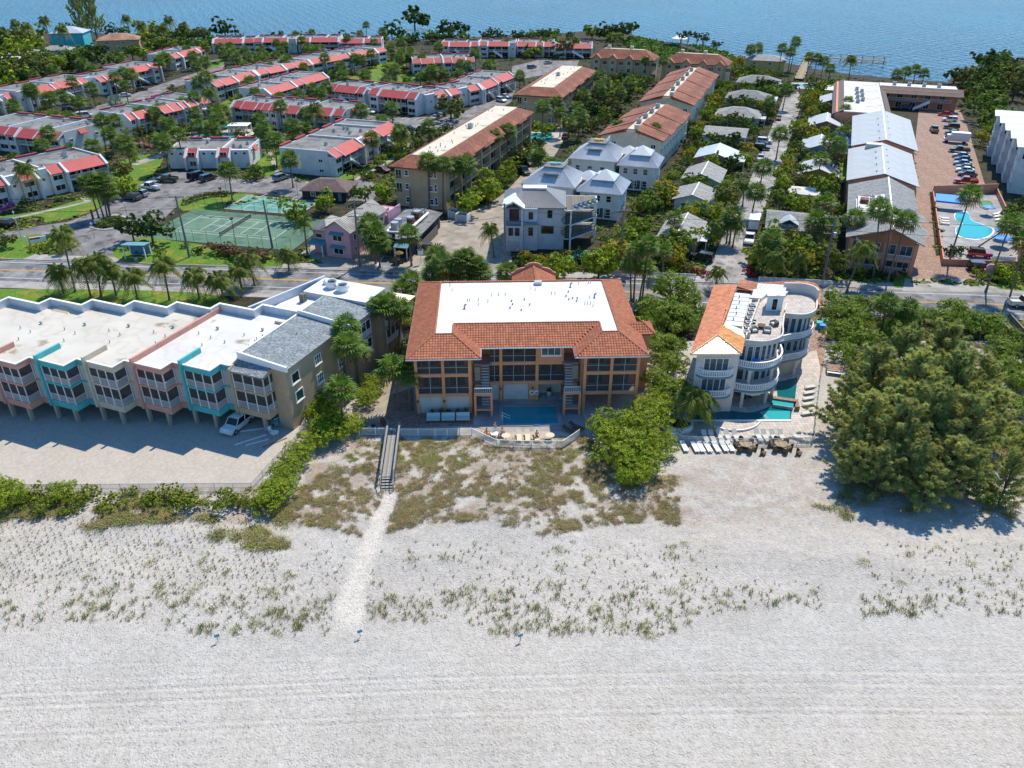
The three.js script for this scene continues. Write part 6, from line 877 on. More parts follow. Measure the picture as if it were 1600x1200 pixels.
  part(r,'wall',M.motel,(m)=>m.box(-rw,0,-60,0,6.2,0));part(r,'flat_roof',M.membrane,(m)=>m.box(-rw + 2.4,6.2,-60,-0.2,6.5,0));part(r,'shingle_roof',M.shingleBrown,(m)=>m.prismZ([[-rw - 1,5.4],[-rw + 2.4,7.0],[-rw + 2.4,6.2],[-rw - 1,5.2]],-60,0));part(r,'shingle_roof',M.shingleBrown,(m)=>m.prismZ([[2,5.4],[-0.2,6.9],[-0.2,6.2],[2,5.2]],-46,0));for (let i=0;i < 7;i++) acUnit(r,-rw*0.55 + (i % 2)*1.6,6.5,-16 - i*4,1.3);
  part(r,'wing_wall',M.motel,(m)=>m.box(0,0,-60,26,6.2,-48));part(r,'wing_roof',M.membrane,(m)=>m.box(0,6.2,-60,26,6.6,-51));part(r,'wing_shingles',M.shingleBrown,(m)=>m.prismX([[-45.5,5.3],[-51,7.0],[-51,6.2],[-45.5,5.1]],0,27.5));part(r,'gallery',M.concrete,(m)=>m.box(0.02,2.8,-48,24,3.0,-46));railing(r,face(0,-46.1,0),0.1,3.0,0,23.8,1.0,M.whiteTrim,0.5,0.08);for (let i=0;i < 5;i++) for (const y of [0.3,3.2]) win(r,face(0,-48,0),1.5 + i*4.6,y,2,2,{ cols: 2,z: 0.01});part(r,'stair_flight',M.whiteTrim,(m)=>m.prismZ([[17,2.8],[17,3.8],[12,1],[12,0]],-45.8,-45));for (let i=0;i < 4;i++) acUnit(r,5 + i*5,6.6,-56,1.3);
  const shed=P(1334,232),sh=thing('blue_shed','bright blue flat-roofed shed against the motel wall','shed',[shed.x - 3,0,shed.z],-21*D2R);part(sh,'roof',M.awningBlue,(m)=>m.box(-2.6,2.7,-8,2.6,2.85,8));part(sh,'wall',M.turq,(m)=>m.box(-2.3,0,-7.6,2.3,2.7,7.6));part(sh,'door',M.blueGrey,(m)=>m.box(-0.5,0.05,7.6,0.5,2,7.66));footprint(sh,-2.6,2.6,-8,8);
}
// white apartment block at the right with saw-tooth roof
{
  const b=P(1558,172,11.5),o=thing('white_apartment_block','tall white apartment block with stepped pale roofs among trees','building',[b.x,0,b.z],-28*D2R);footprint(o,0,26,-2,60);
  for (let i=0;i < 5;i++){const z=i*9.5 - 2,x=i*1.2;part(o,'wall',M.condoWhite,(m)=>m.box(x + 0.5,0,z + 0.2,x + 24,11,z + 9.5));part(o,'roof',M.metalRoof,(m)=>m.prismZ([[x - 0.4,11.2],[x + 24,11.8],[x + 24,10.8],[x - 0.4,11.0]],z,z + 9.4));const F=face(x + 0.5,z + 0.2,-90);for (const y of [1.2,4.2,7.6]) for (const q of [1.4,5,8.4]) win(o,F,q,y,1.3,1.4,{ z: 0.01,sill: true});win(o,face(x + 1.2,z + 9.5,0),0,8.4,2.8,2.0,{ cols: 2,z: 0.01});}
}

const paved=[streetPoly,lanePoly,motelLot,lotA,lotB,lotC,lotD,strip(-8.4,5.6),...footprints,pixPoly([[70,62],[155,62],[152,96],[84,96]]),pixPoly([[150,66],[225,64],[222,92],[154,94]])];

// ---------------------------------------------------------------- tennis court, motel pool court
{
  const a=P(271.5,361),b=P(427,374.5),turn=ang(a,b),c=thing('tennis_court','green tennis court with white lines beside the road','tennis court',[a.x,0,a.z],turn),W=23.8,D=11;
  part(c,'surround',M.court,(m)=>m.box(-4.5,0,-D - 3.5,W + 7,0.045,5.2));part(c,'playing_area',M.courtIn,(m)=>m.box(0,0.045,-D,W,0.052,0));
  const ln=(x0,z0,x1,z1)=>part(c,'court_line',M.paint,(m)=>m.box(Math.min(x0,x1) - 0.06,0.052,Math.min(z0,z1) - 0.06,Math.max(x0,x1) + 0.06,0.058,Math.max(z0,z1) + 0.06));
  ln(0,0.001,W,0.001);ln(0,-D,W,-D);ln(0,-0.2,0,-D + 0.2);ln(W,-0.2,W,-D + 0.2);ln(0.2,-1.37,W - 0.2,-1.37);ln(0.2,-D + 1.37,W - 0.2,-D + 1.37);for (const x of [5.5,8.6,W - 8.6,W - 5.5]) ln(x,-1.6,x,-D + 1.6);ln(5.7,-D/2,8.4,-D/2);ln(W - 8.4,-D/2,W - 5.7,-D/2);ln(8.8,-D/2,W - 8.8,-D/2);
  const net=thing('tennis_net','dark tennis net across the middle of the green court','net',[a.x,0,a.z],turn);part(net,'mesh',M.screen,(m)=>m.box(W/2 - 0.02,0.12,-D - 0.9,W/2 + 0.02,1.0,0.9));part(net,'tape',M.paint,(m)=>m.box(W/2 - 0.03,1.0,-D - 0.9,W/2 + 0.03,1.07,0.9));for (const z of [0.95,-D - 0.95]) part(net,'post',M.black,(m)=>m.disc(W/2,0.04,z,0.06,1.1,8));
  const f=thing('court_fence','thin dark chain-link fence round the tennis court','fence',[a.x,0,a.z],turn);for (let i=0;i <= 11;i++){part(f,'post',M.black,(m)=>m.disc(-4.4 + i*3.2,0,5.3,0.035,2.8,6));part(f,'post',M.black,(m)=>m.disc(-4.4 + i*3.2,0,-D - 3.6,0.035,2.8,6));} for (const z of [5.3,-D - 3.6]) part(f,'rail',M.black,(m)=>m.bar([-4.4,2.8,z],[30.8,2.8,z],0.025,0.025,5));
  for (const [x,z] of [[4,4.9],[18,4.9],[4,-D - 3],[18,-D - 3]]){const l=thing('court_light','slim floodlight mast at the tennis court edge','lamp',[0,0,0],0,'tennis court floodlights');const q=V(x,0,z).applyMatrix4(new THREE.Matrix4().compose(c.position,c.quaternion,V(1,1,1)));l.position.copy(q);part(l,'mast',M.black,(m)=>m.disc(0,0,0,0.06,5.6,7));part(l,'lamp_head',M.black,(m)=>m.cbox(0,5.6,0,0.6,0.3,0.5));}
  layer('lawn',smoothPoly(pixPoly([[250,400],[262,380],[330,388],[430,400],[440,415],[340,414]]),4),M.grass,0.031);
  const t=thing('shuffleboard_court','bright teal marked court behind the tennis court','court',[P(354,326).x,0,P(354,326).z],turn);part(t,'kerb',M.concrete,(m)=>m.box(-0.6,0,-10.6,19,0.06,0.4));part(t,'surface',M.courtTeal,(m)=>m.box(0,0.06,-10,18.4,0.075,0));for (const z of [-3.2,-6.6]) part(t,'court_line',M.paint,(m)=>m.box(0.2,0.075,z - 0.05,18.2,0.081,z + 0.05));for (const x of [4,9,14]) part(t,'court_line',M.paint,(m)=>m.box(x - 0.05,0.082,-9.9,x + 0.05,0.088,-0.1));
  paved.push(...[c].map(()=>{ c.updateMatrixWorld();return [[-6,6.5],[32,6.5],[32,-30],[-6,-16]].map(([x,z])=>{ const q=V(x,0,z).applyMatrix4(c.matrixWorld);return [q.x,q.z];});}));
}
{
  const A=P(1470,415),o=thing('pool_court_wall','low peach wall enclosing the motel pool terrace','wall',[A.x,0,A.z],0),L=(px,py,h=0)=>{ const q=P(px,py,h);return [q.x - A.x,q.z - A.z];};
  const cor=[[1472,414],[1456,305],[1556,302],[1592,380],[1590,418]].map(p=>L(...p));
  paved.push(cor.map(([x,z])=>[x + A.x,z + A.z]));layer('pool_terrace',cor.map(([x,z])=>[x + A.x,z + A.z]),M.poolDeck,0.05);
  cor.forEach((p,i)=>{ const q=cor[(i + 1) % cor.length],l=Math.hypot(q[0] - p[0],q[1] - p[1]),nx=-(q[1] - p[1])/l*0.12,nz=(q[0] - p[0])/l*0.12;part(o,'wall',M.motel,(m)=>m.prism([[p[0] + nx,p[1] + nz],[q[0] + nx,q[1] + nz],[q[0] - nx,q[1] - nz],[p[0] - nx,p[1] - nz]],0,i === 1 ? 2.4 : 1.3));});
  const shape=smoothPoly([[1494,334],[1510,332],[1518,345],[1535,352],[1550,358],[1543,370],[1522,374],[1500,370],[1494,358],[1504,350],[1494,344]].map(p=>L(...p)),5);
  const pool=thing('swimming_pool','curvy bright turquoise motel pool','pool',[A.x,0,A.z]);part(pool,'coping',M.whiteTrim,(m)=>{ const c=shape.reduce((a,p)=>[a[0] + p[0]/shape.length,a[1] + p[1]/shape.length],[0,0]);m.prism(shape.map(([x,z])=>[c[0] + (x - c[0])*1.06,c[1] + (z - c[1])*1.06]),0.05,0.12);});part(pool,'water',M.poolLight,(m)=>m.prism(shape,0.12,0.14));
  const kid=smoothPoly([[1530,316],[1545,315],[1552,322],[1540,328],[1532,324]].map(p=>L(...p)),5),kp=thing('paddling_pool','small green-floored paddling pool in the motel terrace corner','pool',[A.x,0,A.z]);part(kp,'water',M.kidWater ??= new THREE.MeshPhysicalMaterial({ color: rgb(0.12,0.34,0.12),roughness: 0.1,ior: 1.33}),(m)=>m.prism(kid,0.05,0.12));part(kp,'rim',M.motel,(m)=>kid.forEach((p,i)=>{ const q=kid[(i + 1) % kid.length];m.bar([p[0],0.14,p[1]],[q[0],0.14,q[1]],0.1,0.1,5);}));
  const aw=thing('pool_awning','bright blue awning over the motel pool bar','awning',[A.x,0,A.z]);const c=[[1462,302,2.9],[1510,306,2.9],[1511,318,2.2],[1463,313,2.2]].map(([x,y,h])=>{ const q=P(x,y,h);return [q.x - A.x,h,q.z - A.z];});part(aw,'canopy',M.awningBlue,(m)=>m.quad(c[3],c[2],c[1],c[0]).quad(...[c[3],c[2],c[1],c[0]].map(p=>[p[0],p[1] - 0.08,p[2]]).reverse()));for (const p of [c[2],c[3]]) part(aw,'post',M.metal,(m)=>m.disc(p[0],0.05,p[2],0.05,2.15,6));part(aw,'valance',M.awningBlue,(m)=>m.quad([c[3][0],1.8,c[3][2]],[c[2][0],1.8,c[2][2]],c[2],c[3]));
}

// ---------------------------------------------------------------- plants
const GREEN={ mid: [0.17,0.26,0.028],lime: [0.32,0.41,0.03],dark: [0.075,0.135,0.022],olive: [0.19,0.21,0.045],yellow: [0.42,0.37,0.03],grey: [0.20,0.25,0.15],grape: [0.28,0.37,0.022]};
const tint=(c,r,a=0.35)=>{ const k=1 - a/2 + a*r(),w=(r() - 0.5)*0.35;return [c[0]*k*(1 + w),c[1]*k,c[2]*k*(1 - w*0.5)];};
// a crown of unit radius: leaves spread over several lobes and through their volume
function crownGeo(seed,col,n,leaf,o={}) {
  const r=rng(seed),m=new MB(),{ lobes=8,sy=0.75,low=-0.35,spread=0.55}=o,L=[];
  L.push([0.1*(r() - 0.5),0,0.1*(r() - 0.5),0.58]);
  for (let i=0;i < lobes;i++){const t=i/lobes*6.283 + r(),q=spread*(0.65 + 0.75*r());L.push([Math.cos(t)*q,(r() - 0.35)*0.75,Math.sin(t)*q,0.22 + 0.28*r()]);}
  const W=L.map(l=>l[3]*l[3]),tot=W.reduce((a,b)=>a + b),nc=Math.round(n/(o.per || 11)),K=[];
  for (let i=0;i < nc;i++){let k=0,t=r()*tot;while (t > W[k]) t -= W[k++];const l=L[k],ct=r()*2 - 1,ph=r()*6.283,s=Math.sqrt(1 - ct*ct),rad=l[3]*(0.62 + 0.42*Math.pow(r(),0.6)),N=V(s*Math.cos(ph),ct,s*Math.sin(ph)),c=V(l[0],l[1],l[2]).addScaledVector(N,rad);c.y *= sy;if (c.y < low) c.y=low + (low - c.y)*0.3;K.push([c,N,0.75 + 0.5*r()]);}
  for (let i=0;i < n;i++){                           // twigs carry clusters of leaves, with gaps between them
    const [kc,kn,tone]=K[i % nc],q=0.095,c=kc.clone().add(V((r() + r() - 1)*q,(r() + r() - 1)*q*0.7,(r() + r() - 1)*q)),N=kn.clone().add(V(r() - 0.5,r()*0.9 - 0.1,r() - 0.5).multiplyScalar(1.3)).normalize();
    const u=V(r() - 0.5,r() - 0.5,r() - 0.5).cross(N).normalize(),w=N.clone().cross(u),a=leaf*(0.6 + 0.8*r()),b=a*(0.45 + 0.25*r());
    const br=r();m.col=tint(br > 0.94 ? [col[0]*1.7,col[1]*1.15,col[2]*0.9] : br < 0.12 ? [col[0]*0.55,col[1]*0.62,col[2]*0.8] : [col[0]*tone,col[1]*tone,col[2]],r,0.45);
    const p=(x,y,z)=>c.clone().addScaledVector(u,x*a).addScaledVector(w,y*b).addScaledVector(N,z*a).toArray();
    m.quad(p(-1,0,-0.12),p(0,-1,0.1),p(1,0,-0.12),p(0,1,0.1));
 }
  return m.geo();
}
function treeTrunk(seed,h,r0,cy,cr){const r=rng(seed),m=new MB();const top=[0.15*(r() - 0.5),cy,0.15*(r() - 0.5)];m.bar([0,-0.15,0],[top[0]*0.5,cy*0.5,top[2]*0.5],r0,r0*0.8,7).bar([top[0]*0.5,cy*0.5,top[2]*0.5],top,r0*0.8,r0*0.45,7);for (let i=0;i < 6;i++){const t=i*1.05 + r(),q=cr*(0.5 + 0.3*r());m.bar([top[0]*0.5,cy*(0.45 + 0.07*i),top[2]*0.5],[Math.cos(t)*q,cy + (r()*0.5)*cr*0.5,Math.sin(t)*q],r0*0.45,r0*0.14,5);} return m.geo();}
const CROWN={};
const FARCROWN={};for (const [k,c] of Object.entries(GREEN)) FARCROWN[k]=[0,1,2].map(i=>crownGeo(1900 + i*13 + k.length*71 + k.charCodeAt(1),c,620,0.115,{ lobes: 6 + i*2,sy: 0.72 + 0.1*i}));
for (const [k,c] of Object.entries(GREEN)) CROWN[k]=[0,1,2].map(i=>crownGeo(900 + i*17 + k.length*131 + k.charCodeAt(0),c,1250,0.085,{ lobes: 6 + i*2,sy: 0.72 + 0.1*i}));
const TRUNK=[0,1,2].map(i=>treeTrunk(40 + i,1,0.055,0.62,0.75));
const vr=rng(2024);
function tree(label,category,name,x,z,h,r,kind,group,o={}){  // h total height, r crown radius
  const t=thing(name,label,category,[x,0,z],vr()*6.283,group),v=Math.floor(vr()*3),cy=Math.max(r*0.62,h - r*0.78);
  const ty=o.y || 0;t.position.y=ty;
  const tr=addMesh('trunk',TRUNK[v],M.trunk,t);tr.scale.set(r,cy/0.62,r);
  const c=addMesh('crown',(o.crown || (z < -205 || r < 1.9 ? FARCROWN : CROWN)[kind])[o.crown ? v % o.crown.length : v],M.leaf,t);c.position.y=cy;c.scale.set(r*(0.9 + 0.2*vr()),r*(o.sy || 1),r*(0.9 + 0.2*vr()));
  return t;
}
const treeAt=(px,py,h,r,kind,label,group,o={})=>{ const q=P(px,py,Math.max(0.5,h - r*0.7));return tree(label,o.cat || (h < 2.6 ? 'shrub' : 'tree'),o.name || (h < 2.6 ? 'garden_shrub' : 'leafy_tree'),q.x,q.z,h,r,kind,group,o);};

// --- palms: shared crowns, a trunk of its own for each
function fanCrown(seed,R,n,col,skirt=0.2) {
  const r=rng(seed),m=new MB();
  for (let i=0;i < n;i++) {
    const az=i*2.399 + r()*0.4,q=i/n,el=mix(1.25,-0.75,Math.pow(q,0.8)) + (r() - 0.5)*0.25,dead=q > 1 - skirt && r() < 0.7,d=V(Math.cos(az)*Math.cos(el),Math.sin(el),Math.sin(az)*Math.cos(el)),L=R*(0.42 + 0.14*r());
    const side=V(-Math.sin(az),0,Math.cos(az)),up=side.clone().cross(d).negate();if (up.y < 0) up.negate();
    const hub=d.clone().multiplyScalar(L);m.col=dead ? [0.22,0.15,0.07] : [0.14,0.17,0.04];
    const sw=side.clone().multiplyScalar(0.03*R);m.quad(sw.toArray(),sw.clone().negate().toArray(),hub.clone().sub(sw.clone().multiplyScalar(0.5)).toArray(),hub.clone().add(sw.clone().multiplyScalar(0.5)).toArray());
    const seg=11;for (let k=0;k < seg;k++){const a=(k/(seg - 1) - 0.5)*3.5,e=d.clone().multiplyScalar(Math.cos(a)).addScaledVector(side,Math.sin(a)).normalize(),len=R*(0.62 + 0.14*r())*(1 - 0.16*Math.abs(a)/1.75),wv=e.clone().cross(up).normalize().multiplyScalar(0.055*R);m.col=dead ? tint([0.30,0.20,0.09],r) : tint(col,r,0.4);const mid=hub.clone().addScaledVector(e,len*0.6).addScaledVector(up,0.03*R),tip=hub.clone().addScaledVector(e,len).add(V(0,-0.13*R,0));m.tri(hub.toArray(),mid.clone().add(wv).toArray(),mid.clone().sub(wv).toArray()).tri(mid.clone().add(wv).toArray(),tip.toArray(),mid.clone().sub(wv).toArray());}
 }
  return m.geo();
}
function cocoCrown(seed,R,n,col,seg=16) {
  const r=rng(seed),m=new MB();
  for (let i=0;i < n;i++) {
    const az=i*2.399 + r()*0.5,q=i/n,el=mix(1.2,-0.25,q) + (r() - 0.5)*0.2,h=V(Math.cos(az),0,Math.sin(az)),side=V(-Math.sin(az),0,Math.cos(az)),L=R*(0.85 + 0.3*r()),droop=0.55 + 0.5*q + 0.2*r(),dead=q > 0.9 && r() < 0.6,tw=(r() - 0.5)*0.7;
    const pt=(t)=>h.clone().multiplyScalar(L*(Math.cos(el)*t - 0.1*t*t)).add(V(0,L*(Math.sin(el)*t - droop*t*t),0)).addScaledVector(side,tw*L*0.3*t*t);
    for (let k=0;k < seg;k++) {
      const t0=0.10 + 0.9*k/seg,t1=0.10 + 0.9*(k + 1)/seg,a=pt(t0),b=pt(t1),dir=b.clone().sub(a).normalize(),up=side.clone().cross(dir);if (up.y < 0) up.negate();
      m.col=dead ? [0.34,0.24,0.10] : [0.26,0.26,0.07];const sw=side.clone().multiplyScalar(0.02*R*(1.2 - t0));m.quad(a.clone().add(sw).toArray(),a.clone().sub(sw).toArray(),b.clone().sub(sw).toArray(),b.clone().add(sw).toArray());
      for (const s of [-1,1]){const ll=R*0.30*Math.pow(Math.sin(Math.PI*(0.12 + 0.86*t0)),0.7)*(0.85 + 0.3*r()),out=side.clone().multiplyScalar(s).addScaledVector(dir,0.55).addScaledVector(up,-0.28 - 0.35*r()).normalize();m.col=dead ? tint([0.36,0.25,0.10],r) : tint(q > 0.75 ? [col[0]*1.6,col[1]*1.15,col[2]] : col,r,0.45);const mid=a.clone().addScaledVector(out,ll*0.55).addScaledVector(dir,0.03*R),tip=a.clone().addScaledVector(out,ll).add(V(0,-0.18*ll,0)),wv=dir.clone().multiplyScalar(0.030*R);m.tri(a.toArray(),mid.clone().add(wv).toArray(),mid.clone().sub(wv).toArray()).tri(mid.clone().add(wv).toArray(),tip.toArray(),mid.clone().sub(wv).toArray());}
   }
 }
  m.col=[0.20,0.20,0.04];for (let i=0;i < 6;i++){const t=i*1.05;m.bar([Math.cos(t)*0.2,-0.35,Math.sin(t)*0.2],[Math.cos(t)*0.24,-0.1,Math.sin(t)*0.24],0.11,0.11,5);}
  return m.geo();
}
const FAN=[0,1,2].map(i=>fanCrown(60 + i,1,28,[0.125,0.20,0.025],0.16)),WASH=[0,1].map(i=>fanCrown(70 + i,1,26,[0.125,0.215,0.022],0.3)),COCO=[0,1,2].map(i=>cocoCrown(80 + i,1,21,[0.155,0.205,0.025],17));
const PALMS={ fan: ['sabal_palm',FAN,0.19,1.75],wash: ['fan_palm',WASH,0.17,1.6],coco: ['coconut_palm',COCO,0.17,3.1],bis: ['silver_palm',[fanCrown(91,1,26,[0.20,0.27,0.22],0)],0.3,2.4]};
function palm(kind,x,z,h,dx,dz,label,group,R,y0=0) {
  const [name,crowns,tr,R0]=PALMS[kind],o=thing(name,label,'palm',[x,y0,z],0,group),bend=vr()*0.25 + 0.15;
  const m=new MB(),n=8,pt=(t)=>[dx*(t*t*bend + t*(1 - bend)),h*t - (t ? 0 : 0.2),dz*(t*t*bend + t*(1 - bend))];
  for (let i=0;i < n;i++){const t0=i/n,t1=(i + 1)/n;m.bar(pt(t0),pt(t1),tr*(t0 ? 1.08 - 0.35*t0 : 1.7),tr*(1.02 - 0.35*t1),7);}
  if (kind === 'fan') m.bar(pt(0.72),pt(0.97),tr*0.9,tr*1.7,8);
  addMesh('trunk',m.geo(),M.trunkPalm,o);
  const c=addMesh('crown',crowns[Math.floor(vr()*crowns.length)],M.leaf,o);c.position.set(dx,h,dz);const s=(R || R0)*(0.9 + 0.2*vr());c.scale.setScalar(s);c.rotation.set((vr() - 0.5)*0.3,vr()*6.283,(vr() - 0.5)*0.3);
  return o;
}
const palmBC=(kind,bx,by,cx,cy,label,group,R)=>{  // trunk foot pixel on the ground and crown centre pixel straight above or leaning sideways
  const b=P(bx,by),c=Math.cos(PITCH),s=Math.sin(PITCH),dx=(cx - 800)/FOCAL,dy=(600 - cy)/FOCAL,vy=dy*c - s,vz=-dy*s - c,t=b.z/vz;return palm(kind,b.x,b.z,Math.max(2,CAM_H + vy*t),dx*t - b.x,0,label,group,R);
};
const palmAt=(kind,cx,cy,h,label,group,R)=>{ const q=P(cx,cy,h);return palm(kind,q.x,q.z,h,(vr() - 0.5)*0.12*h,(vr() - 0.5)*0.1*h,label,group,R);};

// coconut palms on the verge behind the saw-tooth condominium
for (const [a,b,c,d] of [[100,459,90,424],[118,456,97,366],[142,464,130,414],[158,463,151,408],[215,468,207,430],[265,469,254,412],[312,468,303,430],[378,454,372,420],[398,446,386,404],[350,468,340,436],[182,462,172,424]]) palmBC('coco',a,b,c,d,'coconut palm on the grass verge behind the saw-tooth condominium','coconut palms on the condominium verge',3.7);
palmBC('coco',452,424,448,396,'coconut palm at the corner of the tennis court hedge',null,3.2);
palmBC('coco',480,396,474,344,'shaggy palm with dead brown fronds beside the pink house',null,3.0);
palmBC('coco',772,402,766,356,'coconut palm standing in the shell lane beside the terrace house',null,2.8);
palmBC('coco',1060,664,1086,622,'large arching coconut palm in the villa planter by the pool',null,5.0);
palmBC('coco',1322,458,1350,386,'tall leaning coconut palm by the motel roadside',null,3.6);
palmBC('coco',1118,453,1122,424,'young coconut palm at the mouth of the cottage street',null,2.8);
// fan palms in the passage between the tan wing and the orange condominium
for (const [a,b,c,d] of [[539,604,541,512],[545,628,543,542],[536,668,532,608],[599,566,593,482],[609,562,607,474],[631,478,628,452],[623,558,626,484],[626,642,613,578],[641,641,638,584],[560,600,556,548],[590,540,588,500],[645,470,642,440]]) palmBC('wash',a,b,c,d,'slender fan palm in the passage beside the orange condominium','fan palms beside the orange condominium',2.3);
// palms along the road behind the orange condominium
for (const [x,y,h] of [[676,428,4],[692,416,5.5],[706,426,4],[716,410,6],[730,402,6.5],[740,416,5],[750,428,4],[793,426,5],[684,402,5],[722,426,4]]) palmAt('fan',x,y,h,'bushy fan palm in the roadside bed behind the orange condominium','roadside fan palms',2.4);
for (const [a,b,c,d] of [[990,470,994,392],[999,470,1008,420],[1003,472,1013,384],[1035,432,1037,394],[1049,384,1054,342],[986,470,984,414]]) palmBC('wash',a,b,c,d,'thin tall fan palm by the roadside fence near the terrace house','thin fan palms by the white fence',2.0);
// motel and cottage street palms
for (const [a,b,c,d] of [[1364,436,1374,328],[1378,430,1394,340],[1386,440,1417,346],[1328,404,1337,342],[1482,411,1516,306],[1540,456,1578,352],[1576,470,1600,380],[1510,400,1585,352]]) palmBC('wash',a,b,c,d,'very tall fan palm beside the motel drive','tall fan palms round the motel',2.6);
for (const [x,y,h] of [[1282,250,9],[1298,222,9],[1311,226,9],[1284,318,8],[1272,345,7],[1290,355,6],[1325,160,6],[1320,172,6],[1317,206,6],[1310,240,6]]) palmAt('wash',x,y,h,'fan palm between the cottages and the motel wall','fan palms along the motel wall',2.5);
for (const [x,y,h] of [[1388,474,5.5],[1420,484,4],[1403,486,3.5]]) palmAt('fan',x,y,h,'sabal palm in the scrub on the beach side of the road','sabal palms in the roadside scrub',2.2);
for (const [x,y,h] of [[1219,210,7],[1203,160,6],[1228,140,7],[1192,262,6],[1180,300,6],[1146,338,6],[1130,300,5],[1118,350,5],[1150,350,5],[1165,290,5],[1196,390,5],[1206,375,6],[1215,400,5],[1225,395,4],[1252,400,5],[1140,345,5]]) palmAt(h > 5 ? 'fan' : 'coco',x,y,h,'palm in a garden beside the cottage street','palms along the cottage street',h > 5 ? 2.8 : 3.0);
// tan condo and restaurant palms
for (const [x,y,h] of [[667,253,11],[689,258,11],[709,260,10],[727,258,10],[773,214,9],[792,206,9],[848,168,9],[870,160,8],[876,178,7],[888,192,6],[905,182,7],[938,120,9],[944,130,9],[935,138,8],[967,198,8],[1022,206,8],[995,216,7],[842,245,6],[860,260,5],[640,370,6],[583,366,6],[576,352,6],[590,380,5],[812,120,7],[845,250,5],[910,150,6],[900,170,6],[1010,95,8],[1035,95,9],[970,145,6],[985,130,6]]) palmAt('fan',x,y,h,'fan palm among the tan condos and the shell lane','fan palms round the tan condos',2.7);
palmAt('bis',882,170,6,'silvery blue-green fan palm beside the tan condo',null,3.0);
palmAt('bis',180,160,4,'silvery palm beside the upper car park',null,3.0);
// palms across the white condo grounds
{
  const L=[[45,140,8],[75,155,8],[120,160,6],[143,140,6],[180,122,6],[193,115,6],[258,92,7],[293,78,6],[270,72,7],[310,130,6],[322,122,9],[220,178,5],[240,180,5],[252,172,5],[288,165,5],[303,152,7],[348,175,5],[83,185,5],[108,188,5],[65,230,6],[110,240,5],[155,190,8],[175,192,8],[197,226,7],[255,222,8],[278,212,8],[140,288,8],[158,284,8],[355,268,7],[432,68,7],[446,72,6],[462,56,6],[472,64,6],[487,52,6],[480,76,5],[502,77,5],[430,90,6],[445,98,6],[422,106,5],[475,106,5],[552,93,6],[580,84,6],[571,40,8],[562,54,7],[543,62,6],[610,77,5],[597,50,8],[626,68,6],[640,90,6],[658,92,6],[635,94,5],[656,122,4],[672,117,5],[695,115,5],[720,101,6],[730,103,6],[437,168,9],[476,203,5],[452,250,7],[582,218,7],[626,208,6],[670,200,6],[512,136,6],[490,140,6],[466,152,6],[612,170,5],[685,75,6],[790,68,6],[850,66,6],[865,62,6],[900,68,6],[665,118,4],[685,118,4],[612,118,3.5],[450,95,6],[400,100,6],[388,92,5],[345,75,6],[360,72,6],[20,168,6],[98,150,6],[300,88,6],[335,128,5],[340,175,4],[375,158,5],[500,122,4],[520,118,4]];
  for (const [x,y,h] of L) palmAt('fan',x,y,h,'sabal palm standing among the white red-roofed condos','sabal palms in the white condo grounds',2.9);
  for (const [x,y,h,l] of [[38,262,9,'large coconut palm in front of the blank-ended white condo'],[328,142,11,'tall royal palm at the end of the narrow lawn strip'],[493,168,10,'tall royal palm behind the clubhouse lawn'],[623,206,9,'drooping royal palm by the inner car park'],[1333,92,10,'large dark palm at the bay end of the motel'],[100,356,5,'small silvery palm on the entrance lawn']]) palmAt('coco',x,y,h,l,null,x === 100 ? 1.6 : 4.0);
}
// shore palms
for (const [x,y,h] of [[22,36,13],[43,40,12],[70,30,13],[95,44,13],[198,28,11],[222,38,11],[264,30,11],[286,40,9],[4,48,10],[256,42,9]]) palmAt('coco',x,y,h,'palm rising above the wood on the bay shore','palms on the wooded shore',5.0);
for (const [x,y,h] of [[1222,76,11],[1242,66,12],[1236,82,9],[1266,90,10],[1276,92,10],[1287,97,9],[1298,108,8],[1172,78,9],[1186,76,9],[1416,112,6],[1432,110,6],[1444,116,5],[1402,118,5]]) palmAt('fan',x,y,h,'palm on the bay front by the dock','palms by the bay dock',2.8);

// --- broad-leaved trees with a place of their own
const one=(px,py,h,r,kind,label,o)=>treeAt(px,py,h,r,kind,label,null,o);
one(203,372 - 20,6.5,4.0,'dark','dark bushy tree cluster beside the bus shelter');one(232,352,7.5,4.6,'dark','tall dark tree beside the tennis court pole');
one(192,290,6,4.4,'lime','clipped round bright green tree in the entrance car park');one(184,262,6.5,4.0,'olive','spreading olive tree on the lawn by the footbridge');one(407,203,5,3.6,'mid','round tree beside the clubhouse lawn');one(398,264,5,3.4,'mid','round tree at the clubhouse car park');one(704,172,8,6.5,'olive','wide olive tree shading cars beside the inner car park');one(833,82,6,5,'lime','round lime tree in the rear car park');one(880,80,8,7,'olive','broad grey-green tree by the rear car park');
one(648,40,9.5,11,'dark','huge dark shore tree between the two bayfront condos');one(700,54,6.5,8,'dark','dark shore tree beside the huge one');one(720,52,6,7,'dark','second dark shore tree beside the bayfront condo');one(612,50,8,7,'dark','dark upright shore tree beside the huge one');one(352,54,6.5,8,'dark','dark tree at the end of the wooded shore');one(975,42,13,8,'dark','tall dark tree on the mangrove point');one(950,50,9,7,'dark','dark tree beside the tall one on the mangrove point');one(925,52,8,7,'mid','dark bushy shore tree behind the townhouses');one(958,62,7,6,'mid','lower shore tree by the townhouses');
one(732,322,5.5,4.8,'lime','flat-topped lime tree in the shell lane');one(760,300,6,5.0,'lime','larger flat-topped lime tree beside the tan condo');one(460,330,5.5,4.0,'lime','light green tree between the tennis court and the pink house');one(505,316,5,3.6,'lime','light green tree against the pink house');one(598,298,6,4,'lime','yellow-green tree at the corner of the tan condo');one(570,300,5,3,'mid','green tree behind the pink house');
